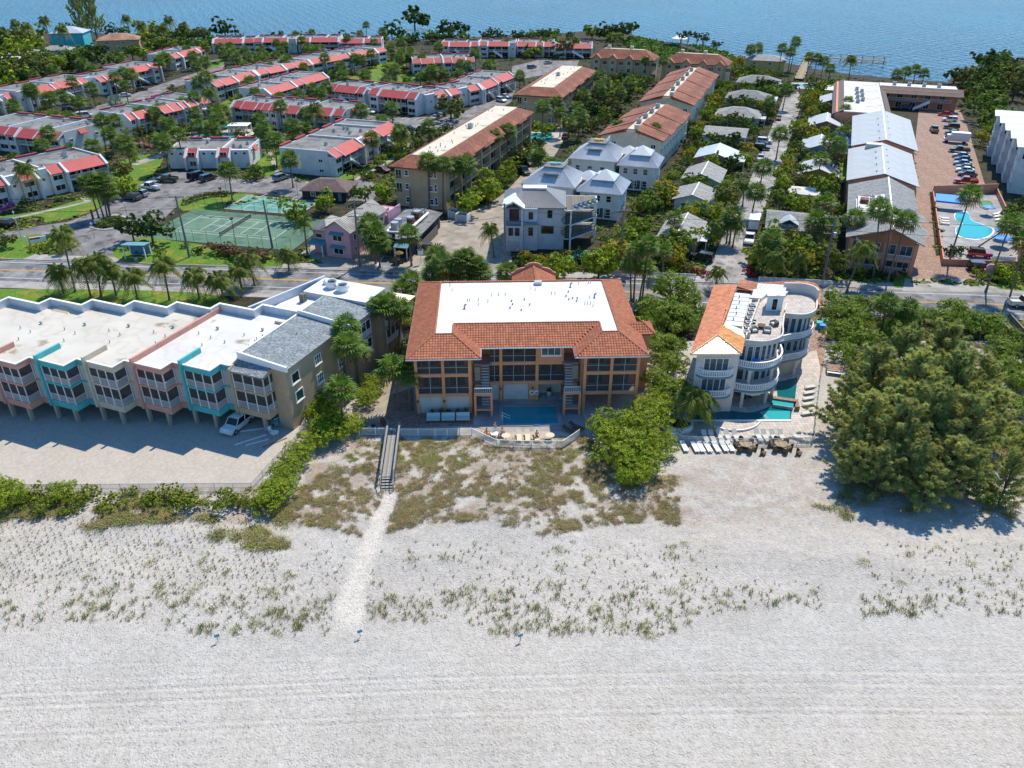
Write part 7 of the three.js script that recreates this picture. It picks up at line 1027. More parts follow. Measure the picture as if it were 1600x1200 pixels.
one(868,436,3.4,4.6,'lime','low spreading lime shrub tree at the condominium entrance');one(935,432,3.4,4.8,'lime','wide low lime tree beside the condominium entrance gable');
one(990,372,6,3.4,'mid','dense green tree beside the terrace house pool');one(1000,350,6,3.2,'lime','lime tree in the cottage gardens by the terrace house');one(975,360,5,2.6,'lime','small lime tree by the white fence');
// sea-grape thickets beside the villa, larger leaves
const GRAPE=[0,1].map(i=>crownGeo(333 + i,GREEN.grape,6000,0.034,{ lobes: 10,sy: 0.62,low: -0.5,spread: 0.62}));
const GRAPESM=[0,1].map(i=>crownGeo(343 + i,[0.25,0.31,0.03],1500,0.07,{ lobes: 9,sy: 0.6,low: -0.5,spread: 0.75}));
const GRAPEMID=[0,1].map(i=>crownGeo(353 + i,[0.23,0.33,0.04],4200,0.042,{ lobes: 9,sy: 0.66,low: -0.5,spread: 0.6}));
for (const [x,y,h,r,l] of [[978,712,3.2,4.2,'large glossy sea-grape thicket at the dune edge beside the orange condominium'],[952,680,3.0,3.4,'sea-grape thicket against the pool fence of the orange condominium'],[1012,668,3.6,3.8,'sea-grape thicket between the orange condominium and the villa palm'],[1008,730,2.6,3.0,'sea-grape clump reaching onto the open sand'],[1020,630,3.6,3.0,'sea-grape thicket at the corner of the orange condominium'],[985,752,2.2,2.6,'lowest sea-grape clump on the dune edge'],[1030,700,2.6,2.4,'sea-grape clump beside the villa planter']]) treeAt(x,y,h,r,'grape',l,null,{ crown: GRAPE,name: 'sea_grape_bush',cat: 'bush'});
for (const [x,y,h,r,l] of [[1048,460,5.2,5.0,'tall bright tree between the road and the villa tile roof'],[1040,500,4.8,4.4,'bushy tree beside the villa tile roof'],[1062,492,4.6,3.4,'bushy tree touching the villa tile roof'],[1030,540,4.4,3.6,'bushy tree between the villa and the porch roof'],[1045,566,4.0,3.0,'dense bush beside the villa wall'],[1052,535,3.8,2.6,'bush against the villa wall'],[1020,480,4.6,3.6,'bushy tree right behind the porch roof of the orange condominium'],[1072,468,4.2,3.0,'bushy tree between the road and the villa ridge'],[1040,604,3.4,2.6,'low bush between the condominium corner and the villa'],[1058,600,3.0,2.2,'low bush at the villa wall behind the arching palm'],[1022,590,3.4,2.6,'bush beside the condominium side wall'],[1012,505,4.4,3.0,'bushy tree against the condominium side wall'],[1036,640,2.8,2.4,'bush in front of the villa wall by the planter']]) treeAt(x,y,h,r,'grape',l,null,{ crown: GRAPEMID,name: 'sea_grape_tree',cat: 'tree'});
// bushes between the tan wing and the boardwalk, and along the saw-tooth lot fence
for (const [x,y,h,r,l] of [[530,678,2.4,3.0,'bright sea-grape bush at the corner of the sandy lot'],[500,690,2.2,2.6,'sea-grape bush along the slanting lot fence'],[470,716,2.0,2.4,'sea-grape bush beside the slanting fence, lower down'],[448,744,1.8,2.2,'sea-grape bush near the fence corner'],[425,782,1.8,2.4,'yellowish sea-grape bush at the fence corner'],[440,770,1.6,2.0,'low sea-grape bush by the fence corner'],[548,668,2.0,2.0,'sea-grape bush at the head of the slanting fence'],[512,660,2.4,2.4,'dark sea-grape bush under the fan palms'],[570,622,2.6,2.2,'green bush beside the shell path'],[585,596,2.8,2.2,'green bush halfway up the shell path'],[520,620,3.2,2.8,'fan palm thicket bush against the tan wing'],[500,645,2.6,2.4,'bush at the foot of the tan wing'],[605,570,2.8,2.0,'green bush near the top of the shell path'],[635,500,3.0,2.4,'leafy bush against the orange condominium side'],[640,470,3.0,2.4,'leafy bush by the road end of the passage'],[628,540,2.4,2.0,'leafy bush in the middle of the passage'],[610,520,2.6,1.8,'leafy bush opposite the orange condominium side'],[18,786,1.2,2.6,'green bush in front of the sandy lot fence, beside the yellow one'],[100,772,1.4,2.0,'yellow-green bush rising over the sandy lot fence'],[200,772,0.9,1.0,'small round green bush against the sandy lot fence'],[262,780,0.9,1.7,'yellowish bush beside the small round fence bush'],[350,778,0.9,1.2,'small green bush near the fence corner'],[-6,770,1.3,2.2,'green bush by the fence end'],[355,788,0.8,1.6,'spreading low bush below the fence corner'],...[[40,780],[62,774],[80,784],[126,782],[140,776],[160,788],[228,786],[245,778],[285,790],[300,782],[322,786],[60,796],[110,796],[178,792],[378,780],[395,790],[410,800]].map(([x,y],i)=>[x,y,0.55 + 0.1*(i % 5),0.9 + 0.17*(i*3 % 5),'low sea-grape clump in the green band before the lot fence'])]) treeAt(x,y,h,r,'grape',l,l.startsWith('low sea-grape clump') ? 'sea-grape clumps before the lot fence' : null,{ crown: r < 2 ? GRAPESM : GRAPE,name: 'sea_grape_bush',cat: 'bush'});
// scrub behind and beside the casuarinas
for (const [x,y,h,r,l] of [[1308,478,3.6,3.4,'sea-grape scrub by the road beside the villa bins'],[1330,500,3.6,3.4,'sea-grape scrub behind the casuarina'],[1310,520,3.4,3.0,'sea-grape scrub against the villa side path'],[1345,530,3.4,3.2,'sea-grape scrub in the shade of the casuarina'],[1318,556,3.0,2.8,'sea-grape scrub between villa path and casuarina'],[1360,482,3.0,3.0,'leafy scrub beside the roadside sabal palm'],[1488,490,2.8,3.0,'round scrub bush at the roadside'],[1540,520,2.6,3.6,'wide scrub bush beside the wooden walkway'],[1560,556,2.2,3.0,'low scrub bush behind the small casuarina'],[1515,512,2.6,3.0,'scrub bush behind the small casuarina, roadside'],[1590,600,2.0,2.6,'low yellow-green scrub by the walkway'],[1545,780,1.0,1.6,'low bush at the foot of the casuarinas'],[1470,505,2.4,2.6,'scrub bush behind the casuarina near the road sign'],[1575,580,1.8,2.6,'low scrub beside the walkway'],[1400,520,3.0,3.2,'scrub bush in the hollow behind the grove'],[1430,500,2.8,3.0,'scrub bush between the sabal palms and the grove'],[1340,575,2.6,2.6,'scrub bush between the side fence and the grove'],[1585,640,1.8,2.6,'low scrub beside the slim casuarina'],[1600,540,2.2,2.8,'scrub bush at the walkway bend'],[1595,690,1.6,2.4,'low scrub in the sand behind the slim casuarina']]) treeAt(x,y,h,r,'grape',l,null,{ crown: GRAPEMID,name: 'scrub_bush',cat: 'bush'});

// --- casuarinas: feathery plumes on many rising branches
function pineGeo(seed,nb,col){                         // unit height 1, radius about 0.5: tufts of needles along rising branches
  const r=rng(seed),leaf=new MB(),wood=new MB();
  wood.bar([0,-0.02,0],[0.01,0.5,0],0.022,0.014,7).bar([0.01,0.5,0],[0,0.97,0.01],0.014,0.003,6);
  const tuftAt=(c,d,R,n)=>{ const tone=tint(col,r,0.5);tone[0]=Math.min(tone[0],tone[1]*1.02);for (let k=0;k < n;k++){const e=d.clone().multiplyScalar(0.9).add(V(r() - 0.5,r() - 0.5,r() - 0.5).multiplyScalar(1.9)).normalize(),s=c.clone().addScaledVector(e,R*0.3*r()),L=R*(0.7 + 0.6*r()),w=e.clone().cross(V(r() - 0.5,r() - 0.5,r() - 0.5)).normalize(),w2=w.clone().cross(e).multiplyScalar(0.0064);w.multiplyScalar(0.0064);leaf.col=tint(tone,r,0.2);const tip=s.clone().addScaledVector(e,L).add(V(0,-0.2*L,0)).toArray();leaf.tri(s.clone().add(w).toArray(),s.clone().sub(w).toArray(),tip).tri(s.clone().add(w2).toArray(),s.clone().sub(w2).toArray(),tip);}};
  for (let i=0;i < nb;i++) {
    const q=i/nb,y0=0.05 + 0.86*q,az=i*2.399 + r(),len=(0.50*Math.pow(1 - q,0.6) + 0.07)*(0.6 + 0.6*r()),el=0.25 + 0.55*r() + 0.5*q,a=V(0,y0,0),d=V(Math.cos(az)*Math.cos(el),Math.sin(el),Math.sin(az)*Math.cos(el)),b=a.clone().addScaledVector(d,len);
    wood.bar(a.toArray(),b.toArray(),0.006,0.002,4);
    const nt=3 + Math.floor(len*9);for (let k=0;k < nt;k++){const t=0.35 + 0.65*(k + r()*0.6)/nt,c=a.clone().lerp(b,Math.min(t,1)).add(V(r() - 0.5,r() - 0.4,r() - 0.5).multiplyScalar(0.06*(1.2 - t)));tuftAt(c,d.clone().add(V(0,0.35,0)).normalize(),0.052*(1.15 - 0.35*t),32);}
 }
  tuftAt(V(0,0.95,0),V(0,1,0),0.06,40);return [leaf.geo(),wood.geo()];
}
const PINE=[pineGeo(501,80,[0.55,0.55,0.20]),pineGeo(502,76,[0.48,0.51,0.18]),pineGeo(503,80,[0.62,0.60,0.22])];
function casuarina(x,z,h,w,label,group,v){const o=thing('casuarina_tree',label,'tree',[x,beachY(x,z) - 0.1,z],vr()*6.3,group),[lg,wg]=PINE[v % 3];const t=addMesh('trunk',wg,M.trunk,o),c=addMesh('crown',lg,M.needle,o);for (const k of [t,c]) k.scale.set(w,h,w);return o;}
for (const [px,py,h,w,v] of [[1400,745,11,11,0],[1450,730,12,12,1],[1350,720,10,10,2],[1500,740,11,11,0],[1420,680,12.5,12,2],[1480,670,12,12,1],[1360,650,11,11,0],[1540,700,9,10,2],[1330,680,9,9,1],[1430,775,8,9,1],[1480,770,8,9,2],[1380,770,7,8,0],[1530,650,9,9,0],[1395,700,10,11,2],[1455,790,6,8,0],[1510,775,7,8,1],[1345,755,6,7,2],[1410,620,11,11,1],[1470,610,11,11,0]]){const q=P(px - 14,py);casuarina(q.x,q.z,h,w,'feathery olive-green casuarina in the tall grove on the sand beside the villa','casuarinas in the beach grove',v);}
{ const q=P(1560,786);casuarina(q.x,q.z,7.5,6,'slim younger casuarina standing beside the grove',null,1);const a=P(132,60),b=P(152,62);casuarina(a.x,a.z,30,14,'tall dark shore casuarina behind the turquoise house',null,1);casuarina(b.x,b.z,29,14,'tall dark shore casuarina beside the tan tile-roofed house',null,1);}

// --- gardens and woods: scattered individuals
const free=(x,z,pad)=>{ for (const p of paved){if (inPoly(x,z,p)) return false;if (pad && (inPoly(x + pad,z,p) || inPoly(x - pad,z,p) || inPoly(x,z + pad,p) || inPoly(x,z - pad,p))) return false;} return true;};
function scatter(pix,n,seed,fn,pad,gap) {
  const poly=pixPoly(pix),r=rng(seed),xs=poly.map(p=>p[0]),zs=poly.map(p=>p[1]),x0=Math.min(...xs),x1=Math.max(...xs),z0=Math.min(...zs),z1=Math.max(...zs),pts=[];
  for (let k=0;k < n*30 && pts.length < n;k++){const x=mix(x0,x1,r()),z=mix(z0,z1,r());if (!inPoly(x,z,poly) || !free(x,z,pad) || pts.some(q=>Math.hypot(q[0] - x,q[1] - z) < gap)) continue;pts.push([x,z]);fn(x,z,r,pts.length);}
}
const pick=(r,s)=>{ const k=s.split(' ');return k[Math.floor(r()*k.length)];};
const woods=(pix,n,seed,h0,h1,r0,r1,kinds,gap,label,group,pad=1.5,o={})=>scatter(pix,n,seed,(x,z,r)=>{ const h=mix(h0,h1,r()),rr=mix(r0,r1,r());tree(label,h < 2.8 ? 'shrub' : 'tree',h < 2.8 ? 'garden_shrub' : o.name || 'garden_tree',x,z,h,rr,pick(r,kinds),group,o);},pad,gap);
woods([[-50,70],[60,62],[230,62],[330,66],[345,76],[322,88],[250,92],[150,112],[60,136],[-50,158]],84,1,6,11,4.5,8,'mid mid olive dark lime',7,'leafy tree in the wood between the red-roofed condos and the bay','trees of the wood by the turquoise house',4,{ name: 'woodland_tree'});
woods([[345,66],[600,66],[690,64],[905,58],[905,66],[690,70],[600,72],[345,72]],34,2,3.5,6,3.5,6,'dark mid dark',6,'low shore tree behind the bayfront condos','low trees along the bay shore',2,{ name: 'shore_tree'});
woods([[1488,128],[1530,108],[1700,88],[1700,330],[1590,160],[1550,170],[1552,260],[1540,300],[1515,230],[1500,175]],52,3,7,12,4,7,'dark mid mid olive',6,'leafy tree in the dense wood beside the motel car park','trees of the wood behind the motel',3,{ name: 'woodland_tree'});
woods([[1525,205],[1555,230],[1562,290],[1530,288]],9,4,4,6,2.2,3.4,'yellow lime olive',3,'yellow-green tree overhanging the parked cars at the motel','trees over the motel car park',1.5);
woods([[1000,440],[1088,436],[1115,390],[1150,325],[1240,145],[1165,100],[1130,112],[1095,172],[1048,225],[1048,290],[1000,330],[960,385],[940,430]],96,5,4,6.8,2.2,4.0,'mid mid lime dark olive yellow lime',3.4,'garden tree among the cottages beside the tan and cream condos','trees in the cottage gardens',1.2);
woods([[1000,440],[1088,436],[1115,390],[1150,325],[1240,145],[1165,100],[1130,112],[1095,172],[1048,225],[1048,290],[1000,330],[960,385],[930,430]],70,6,1.2,2.4,1.0,1.8,'mid lime dark olive yellow',2.4,'garden shrub among the cottages beside the cream condos','shrubs in the cottage gardens',0.9);
woods([[1172,432],[1330,440],[1330,330],[1335,140],[1262,138],[1235,230],[1200,320]],60,7,4,6.8,2.2,3.8,'mid lime yellow olive lime',3.4,'garden tree between the cottage street and the motel wall','trees between the street and the motel',1.2);
woods([[1172,436],[1410,444],[1345,400],[1330,330],[1335,140],[1262,138],[1235,230],[1200,320]],52,8,1.2,2.4,1.0,1.8,'mid lime dark olive grey',2.6,'garden shrub between the cottage street and the motel','shrubs between the street and the motel',0.9);
woods([[700,325],[735,290],[790,240],[836,225],[850,236],[815,285],[760,330]],16,9,3,5,2,3.2,'mid lime dark',4,'garden tree along the tan condo beside the shell lane','trees along the shell lane',1);
woods([[838,235],[870,180],[930,140],[1000,110],[1020,130],[985,165],[940,205],[895,215],[850,250]],46,10,3,5.5,2.2,3.8,'mid mid dark lime olive',4.5,'garden tree between the tan condos and the cream condos','trees between the tan and cream condos',1);
woods([[790,440],[1000,446],[985,395],[930,385],[925,400],[800,405]],34,11,1.4,2.4,1.2,1.8,'mid lime yellow dark',2.2,'tropical shrub in the roadside bed before the terrace house','shrubs before the terrace house',0.8);
woods([[0,240],[170,250],[180,300],[100,318],[0,335]],24,12,1.2,3.2,1.2,2.2,'mid dark lime',3,'clipped shrub beside the long red-roofed condo','shrubs beside the entrance condos',0.7);
woods([[180,215],[420,190],[520,215],[440,270],[260,268],[200,300]],34,13,1.4,3.6,1.2,2.6,'mid dark lime olive',3,'shrub in the beds round the clubhouse','shrubs round the clubhouse',0.7);
woods([[330,170],[480,118],[640,90],[720,120],[660,165],[520,150],[430,165]],46,14,1.4,3.6,1.2,2.6,'mid dark lime olive',5,'shrub on the lawns among the inner red-roofed condos','shrubs among the inner condos',0.7);
woods([[520,190],[640,200],[780,165],[640,270],[560,290],[530,285]],34,15,1.6,4.2,1.4,2.8,'mid dark lime',3.4,'shrub beside the inner car park and tan condo','shrubs by the inner car park',0.7);
woods([[330,90],[700,86],[905,92],[900,98],[700,98],[330,98]],20,16,1.4,2.6,1.3,2.4,'mid dark olive',7,'shrub in front of the bayfront condos','shrubs before the bayfront condos',0.7);
woods([[1535,420],[1600,400],[1700,420],[1700,465],[1560,446]],14,17,2,4,1.6,2.8,'mid dark lime',2.6,'garden tree by the motel road corner','trees at the motel road corner',0.8);
woods([[1340,440],[1410,446],[1404,420],[1372,424],[1335,420]],12,18,1.2,2.2,0.9,1.5,'mid lime yellow dark',1.8,'bright shrub in the bed before the motel balconies','shrubs before the motel balconies',0.5);
woods([[200,408],[230,372],[262,378],[345,404],[345,414]],5,19,1.0,1.8,0.9,1.5,'dark mid',3,'clipped shrub on the tennis-court lawn','shrubs on the tennis-court lawn',0.4);

scatter([[-40,150],[330,90],[620,90],[760,110],[790,140],[640,220],[560,280],[430,275],[270,262],[170,300],[-40,330]],70,21,(x,z,r)=>palm('fan',x,z,4.5 + 3.5*r(),(r() - 0.5)*0.8,0,'sabal palm standing among the white red-roofed condos','sabal palms in the white condo grounds',2.9),0.9,5);
woods([[-40,150],[330,90],[620,90],[760,110],[790,140],[640,220],[560,280],[430,275],[270,262],[170,300],[-40,330]],46,22,3.2,5.2,1.8,3.2,'mid dark lime olive',6,'small garden tree between the white red-roofed condos','garden trees between the white condos',1.6);
woods([[1536,300],[1572,320],[1640,330],[1640,410],[1596,400],[1590,360],[1560,300]],14,23,4,6.5,2,3.4,'mid lime dark',3,'leafy tree between the motel pool terrace and the white apartment block','trees before the white apartment block',1.2);

// --- uncountable ground cover
function stuff(name,geo,mat,list,cols,label){const im=new THREE.InstancedMesh(geo,mat,list.length),d=new THREE.Object3D();list.forEach(([x,y,z,s,sy,t],i)=>{ d.position.set(x,y,z);d.rotation.set(0,t,0);d.scale.set(s,sy ?? s,s);d.updateMatrix();im.setMatrixAt(i,d.matrix);im.setColorAt(i,cols[i % cols.length]);});im.name=numbered(name);im.userData={ kind: 'stuff',label,category: 'plants'};shadows(im);scene.add(im);return im;}
const VARY=(seed,n=37,a=0.35)=>{ const r=rng(seed);return Array.from({ length: n},()=>{ const k=1 - a/2 + a*r(),w=(r() - 0.5)*0.3;return new THREE.Color().setRGB(k*(1 + w),k,k*(1 - w));});};
{
  const g=crownGeo(777,[0.18,0.24,0.05],90,0.24,{ lobes: 4,sy: 0.6,low: -0.1}),L=[],r=rng(778);
  const zones=[[[[-80,60],[1700,60],[1700,450],[-80,415]],9000]];
  const poly=pixPoly([[-80,70],[330,72],[700,64],[960,52],[1010,88],[1150,98],[1330,122],[1480,132],[1540,104],[1680,92],[1680,460],[-80,405]]);
  const ex=[...lawns];for (let k=0;k < 26000 && L.length < 9000;k++){const t=Math.pow(r(),1.0),px=-60 + 1740*r(),py=62 + 385*r(),q=P(px,py);if (!inPoly(q.x,q.z,poly) || !free(q.x,q.z,0.3) || ex.some(p=>inPoly(q.x,q.z,p))) continue;L.push([q.x,0,q.z,0.7 + 0.9*r(),0.4 + 0.7*r(),r()*6.3]);}
  for (let k=0;k < 1500;k++){const x=-100 + 220*r(),s=6 + 5*r(),q=onRoad(x + 90,s);if (!free(q[0],q[1],0.2) || Math.abs(q[0] + 4) < 26 && s < 9 && r() < 0.5) continue;if (q[0] < -28 && s < 12) continue;L.push([q[0],0,q[1],0.6 + 0.7*r(),0.4 + 0.5*r(),r()*6.3]);}
  stuff('undergrowth',g,M.leafOpaque,L,VARY(779),'low leafy undergrowth filling the beds between buildings and streets');
  const mg=crownGeo(787,[0.22,0.34,0.05],160,0.2,{ lobes: 5,sy: 0.6,low: -0.1}),ML=[],mp=pixPoly([[978,70],[990,58],[1040,70],[1100,74],[1132,84],[1150,98],[1120,100],[1060,92],[1000,84]]);const xs=mp.map(p=>p[0]),zs=mp.map(p=>p[1]);
  for (let k=0;k < 6000 && ML.length < 900;k++){const x=mix(Math.min(...xs),Math.max(...xs),r()),z=mix(Math.min(...zs),Math.max(...zs),r());if (inPoly(x,z,mp) && free(x,z,1)) ML.push([x,0.2,z,2 + 1.5*r(),1.6 + 1.2*r(),r()*6.3]);}
  stuff('mangrove',mg,M.leafOpaque,ML,VARY(789),'bright green mangrove fringe on the point with the gazebo');
}
// dune plants
function tuft(seed,n,h,spread,col,wide=0.02,lean=0.5){const r=rng(seed),m=new MB();for (let i=0;i < n;i++){const t=r()*6.283,q=spread*Math.sqrt(r()),L=h*(0.6 + 0.6*r()),a=V(Math.cos(t)*q,0,Math.sin(t)*q),u=r()*6.283,d=V(Math.cos(u)*lean*L*r() + a.x*0.5,L,Math.sin(u)*lean*L*r() + a.z*0.5),w=V(Math.sin(u),0,-Math.cos(u)).multiplyScalar(wide*(0.7 + 0.6*r()));m.col=tint(col,r,0.5);const b=a.clone().addScaledVector(d,0.55),c=a.clone().add(d).add(V(d.x*0.4,-0.15*L,d.z*0.4));m.quad(a.clone().add(w).toArray(),a.clone().sub(w).toArray(),b.clone().sub(w).toArray(),b.clone().add(w).toArray()).tri(b.clone().add(w).toArray(),b.clone().sub(w).toArray(),c.toArray());} return m.geo();}
{
  const r=rng(991),W2=(px,py)=>P(px,py),oats=tuft(1,10,0.42,0.09,[0.24,0.22,0.09],0.016,0.8),clump=tuft(2,22,0.62,0.26,[0.22,0.24,0.07],0.016,0.9),brown=tuft(3,40,0.42,0.36,[0.31,0.235,0.12],0.014,1.3),green=tuft(4,44,0.40,0.42,[0.30,0.29,0.08],0.018,1.1);
  const O=[],C=[],B=[],G=[];
  const y=(q)=>beachY(q.x,q.z) - 0.02,ok=(q)=>pathDist(q.x,q.z) > 0.4 && !(q.z < -88 && footprints.some(p=>inPoly(q.x,q.z,p)));
  const opening=(px,py)=>{ const c=1060 + (py - 740)*0.42;return sstep(-30,40,px - mix(1040,1110,clamp((py - 720)/150)))*sstep(40,-30,px - mix(1270,1350,clamp((py - 740)/200)))*(py < 905 ? 1 : 0);};
  // thick dune scrub band
  for (let k=0;k < 22000;k++){const px=380 + 680*r(),py=684 + 165*r(),q=W2(px,py);const edge=842 - 26*Math.abs(Math.sin(px*0.011)) - (px < 470 ? (470 - px)*0.25 : 0);if (py > edge || (px < 470 && py < 780 - (px - 390)*0.6 + 40) || (px < 560 && py < 700 + (560 - px)*0.7)) continue;if (px > 1015 && py < 745) continue;if (!ok(q)) continue;const n=fbm(q.x*0.32,q.z*0.34,4,0,601),bare=fbm(q.x*0.9 + 9,q.z*0.9,3,0,611);const dens=sstep(0.3,0.62,n)*0.7 + 0.22;if (r() > dens || bare < 0.44) continue;const e=[q.x,y(q),q.z,0.3 + 0.55*r(),undefined,r()*6.3];(r() < (py < 730 ? 0.42 : 0.16)*(n > 0.5 ? 1.3 : 0.7) ? G : B).push(e);}
  // patches in front of the sandy lot
  for (let k=0;k < 3200;k++){const px=-20 + 470*r(),py=772 + 75*r() + (px > 300 ? 10 : 0),q=W2(px,py),n=fbm(q.x*0.35,q.z*0.5,3,0,621);if (!ok(q) || n < 0.5 || py > 800 + 40*fbm(px*0.02,1,2,0,631) + (px > 330 ? 30 : 0)) continue;(r() < 0.55 ? G : B).push([q.x,y(q),q.z,0.5 + 0.8*r(),undefined,r()*6.3]);}
  // around the casuarinas
  for (let k=0;k < 6400;k++){const px=1270 + 350*r(),py=496 + 350*r(),q=W2(px,py),n=fbm(q.x*0.3,q.z*0.4,3,0,641);if (px < 1300 + (830 - py)*0.1 && py < 790) continue;if (n < (py < 700 ? 0.36 : 0.46) || py > 792 + 60*(fbm(px*0.025,5,2,0,645) - 0.4) || (py > 740 && r() < 0.5)) continue;(r() < 0.5 ? G : B).push([q.x,y(q),q.z,0.5 + 0.8*r(),undefined,r()*6.3]);}
  // planted sea oats in rows, and the seaward fringe of taller clumps
  for (let py=846;py < 1000;py += 1.55) for (let i=0;i < 62;i++) {
    const px=-20 + 1640*r(),q=W2(px,py + 2*r());if (!ok(q)) continue;const op=opening(px,py);if (r() < op) continue;
    const low=992 - 30*sstep(1000,1290,px) - 22*sstep(0.35,0.65,fbm(px*0.006,2,2,0,651));if (py > low || (px > 1285 && px < 1345)) continue;
    const seaward=sstep(880,960,py),n=fbm(q.x*0.18,q.z*0.5,3,0,661);if (r() > mix(0.26,0.6,seaward)*(n > 0.42 ? 1.2 : 0.45)) continue;
    if (r() < seaward*0.42) C.push([q.x,y(q),q.z,0.4 + 0.65*r(),undefined,r()*6.3]);else if (r() < 0.05) G.push([q.x,y(q),q.z,0.5 + 0.6*r(),undefined,r()*6.3]);else O.push([q.x,y(q),q.z,0.45 + 0.6*r(),undefined,r()*6.3]);
 }
  for (let py=810;py < 905;py += 4.6) for (let px=-20;px < 430;px += 11){if (r() < 0.25) continue;const q=W2(px + 3*r() + py*0.4 % 11,py + 2*r());if (ok(q)) O.push([q.x,y(q),q.z,0.5 + 0.4*r(),undefined,r()*6.3]);}
  stuff('sea_oats',oats,M.leafOpaque,O,VARY(671),'small planted sea-oat tufts dotting the open beach');
  stuff('beach_grass',clump,M.leafOpaque,C,VARY(672),'taller green beach-grass clumps along the seaward fringe');
  stuff('dune_scrub',brown,M.leafOpaque,B,VARY(673),'brown dry dune scrub between the buildings and the open beach');
  stuff('dune_vine',green,M.leafOpaque,G,VARY(674),'olive green dune vine and grass patches');
}

// ---------------------------------------------------------------- vehicles
const paintCache={};
const carPaint=(k)=>paintCache[k] ??= new THREE.MeshPhysicalMaterial({ color: new THREE.Color(k),roughness: 0.35,metalness: 0.15,clearcoat: 0.7,clearcoatRoughness: 0.08});
const CARS={};
function carParts(type) {
  if (CARS[type]) return CARS[type];
  const S={                                              // body profile, cabin base/top x, heights, width
    sedan:{L: 4.6,w: 1.8,prof: [[-2.3,0.35],[-2.3,0.8],[-2.1,0.95],[-1.3,1.0],[1.0,0.98],[2.05,0.82],[2.28,0.62],[2.3,0.35]],cab: [-1.75,1.15,-1.05,0.35,1.0,1.43]},
    suv:{L: 4.8,w: 1.9,prof: [[-2.4,0.4],[-2.4,1.0],[-2.3,1.15],[1.0,1.12],[2.1,1.0],[2.38,0.8],[2.4,0.4]],cab: [-2.3,1.15,-2.05,0.45,1.13,1.75]},
    pickup:{L: 5.6,w: 1.95,prof: [[-2.8,0.5],[-2.8,1.08],[0.9,1.12],[2.5,1.05],[2.78,0.85],[2.8,0.5]],cab: [-0.9,1.3,-0.6,0.7,1.12,1.85]},
    van:{L: 5.2,w: 2.0,prof: [[-2.6,0.4],[-2.6,1.2],[1.4,1.2],[2.4,1.0],[2.6,0.8],[2.6,0.4]],cab: [-2.55,1.7,-2.45,1.1,1.2,2.05]},
    jeep:{L: 4.3,w: 1.85,prof: [[-2.1,0.55],[-2.1,1.15],[0.6,1.15],[2.0,1.12],[2.1,1.0],[2.1,0.55]],cab: [-2.05,0.75,-2.0,0.45,1.15,1.85]},
 }[type],w=S.w/2,[b0,b1,t0,t1,y0,y1]=S.cab,q=0.16,g={};
  const mk=(fn)=>{ const m=new MB();fn(m);return m.geo();};
  g.body=mk((m)=>{ const n=S.prof.length,e=0.07;m.prismZ(S.prof,-w + e,w - e);const inner=S.prof.map(([x,y])=>[x*0.985,y < 0.6 ? y + 0.04 : y - 0.05]);m.prismZ(inner,-w,w);if (type === 'pickup') m.box(-2.75,1.09,-w + 0.02,-1,1.3,-w + 0.14).box(-2.75,1.09,w - 0.14,-1,1.3,w - 0.02).box(-2.78,1.09,-w + 0.14,-2.66,1.28,w - 0.14);if (type === 'jeep') m.box(-2.35,0.75,-0.38,-2.11,1.5,0.38);});
  g.roof=mk((m)=>m.prism([[t0,-w + q + 0.03],[t1,-w + q + 0.03],[t1,w - q - 0.03],[t0,w - q - 0.03]],y1 - 0.02,y1 + 0.05));
  g.glass=mk((m)=>{ const B=[[b0,-w + 0.04],[b1,-w + 0.04],[b1,w - 0.04],[b0,w - 0.04]],T=[[t0,-w + q],[t1,-w + q],[t1,w - q],[t0,w - q]];for (let i=0;i < 4;i++){const j=(i + 1) % 4;m.quad([B[j][0],y0 - 0.04,B[j][1]],[B[i][0],y0 - 0.04,B[i][1]],[T[i][0],y1 - 0.02,T[i][1]],[T[j][0],y1 - 0.02,T[j][1]]);}});
  g.pillar=mk((m)=>{ for (const s of [-1,1]){for (const [a,c] of [[b0,t0],[b1,t1],[(b0 + b1)/2,(t0 + t1)/2]]) m.bar([a,y0 - 0.02,s*(w - 0.04)],[c,y1,s*(w - q)],0.05,0.05,4);}});
  g.wheel=mk((m)=>m.bar([0,0,-0.11],[0,0,0.11],type === 'sedan' ? 0.32 : 0.38,type === 'sedan' ? 0.32 : 0.38,14));g.rim=mk((m)=>m.bar([0,0,-0.125],[0,0,0.125],0.2,0.2,10));g.light=mk((m)=>m.cbox(0,0,0,0.08,0.14,0.36));
  return CARS[type]={ g,S};
}
M.lampWhite=std(rgb(0.75,0.75,0.72),{ roughness: 0.15});M.lampRed=std(rgb(0.4,0.02,0.02),{ roughness: 0.2});
function car(type,color,x,z,deg,label,o={}) {
  const{g,S}=carParts(type),c=thing(o.name ||{sedan: 'parked_sedan',suv: 'parked_suv',pickup: 'pickup_truck',van: 'parked_van',jeep: 'off_road_vehicle'}[type],label,'car',[x,0.03,z],deg*D2R,o.group),p=carPaint(color);
  addMesh('body',g.body,p,c);addMesh('roof',g.roof,type === 'jeep' ? M.dark : p,c);addMesh('windows',g.glass,M.glass,c);addMesh('pillars',g.pillar,p,c);
  for (const sx of [-1,1]) for (const sz of [-1,1]){const wv=addMesh('wheel',g.wheel,M.rubber,c);wv.position.set(sx*S.L*0.31,type === 'sedan' ? 0.32 : 0.38,sz*(S.w/2 - 0.08));addMesh('rim',g.rim,M.metal,wv);}
  for (const sz of [-1,1]){addMesh('headlight',g.light,M.lampWhite,c).position.set(S.L/2 - 0.03,type === 'sedan' ? 0.6 : 0.75,sz*(S.w/2 - 0.32));addMesh('tail_light',g.light,M.lampRed,c).position.set(-S.L/2 + 0.03,type === 'sedan' ? 0.68 : 0.85,sz*(S.w/2 - 0.28));}
  return c;
}
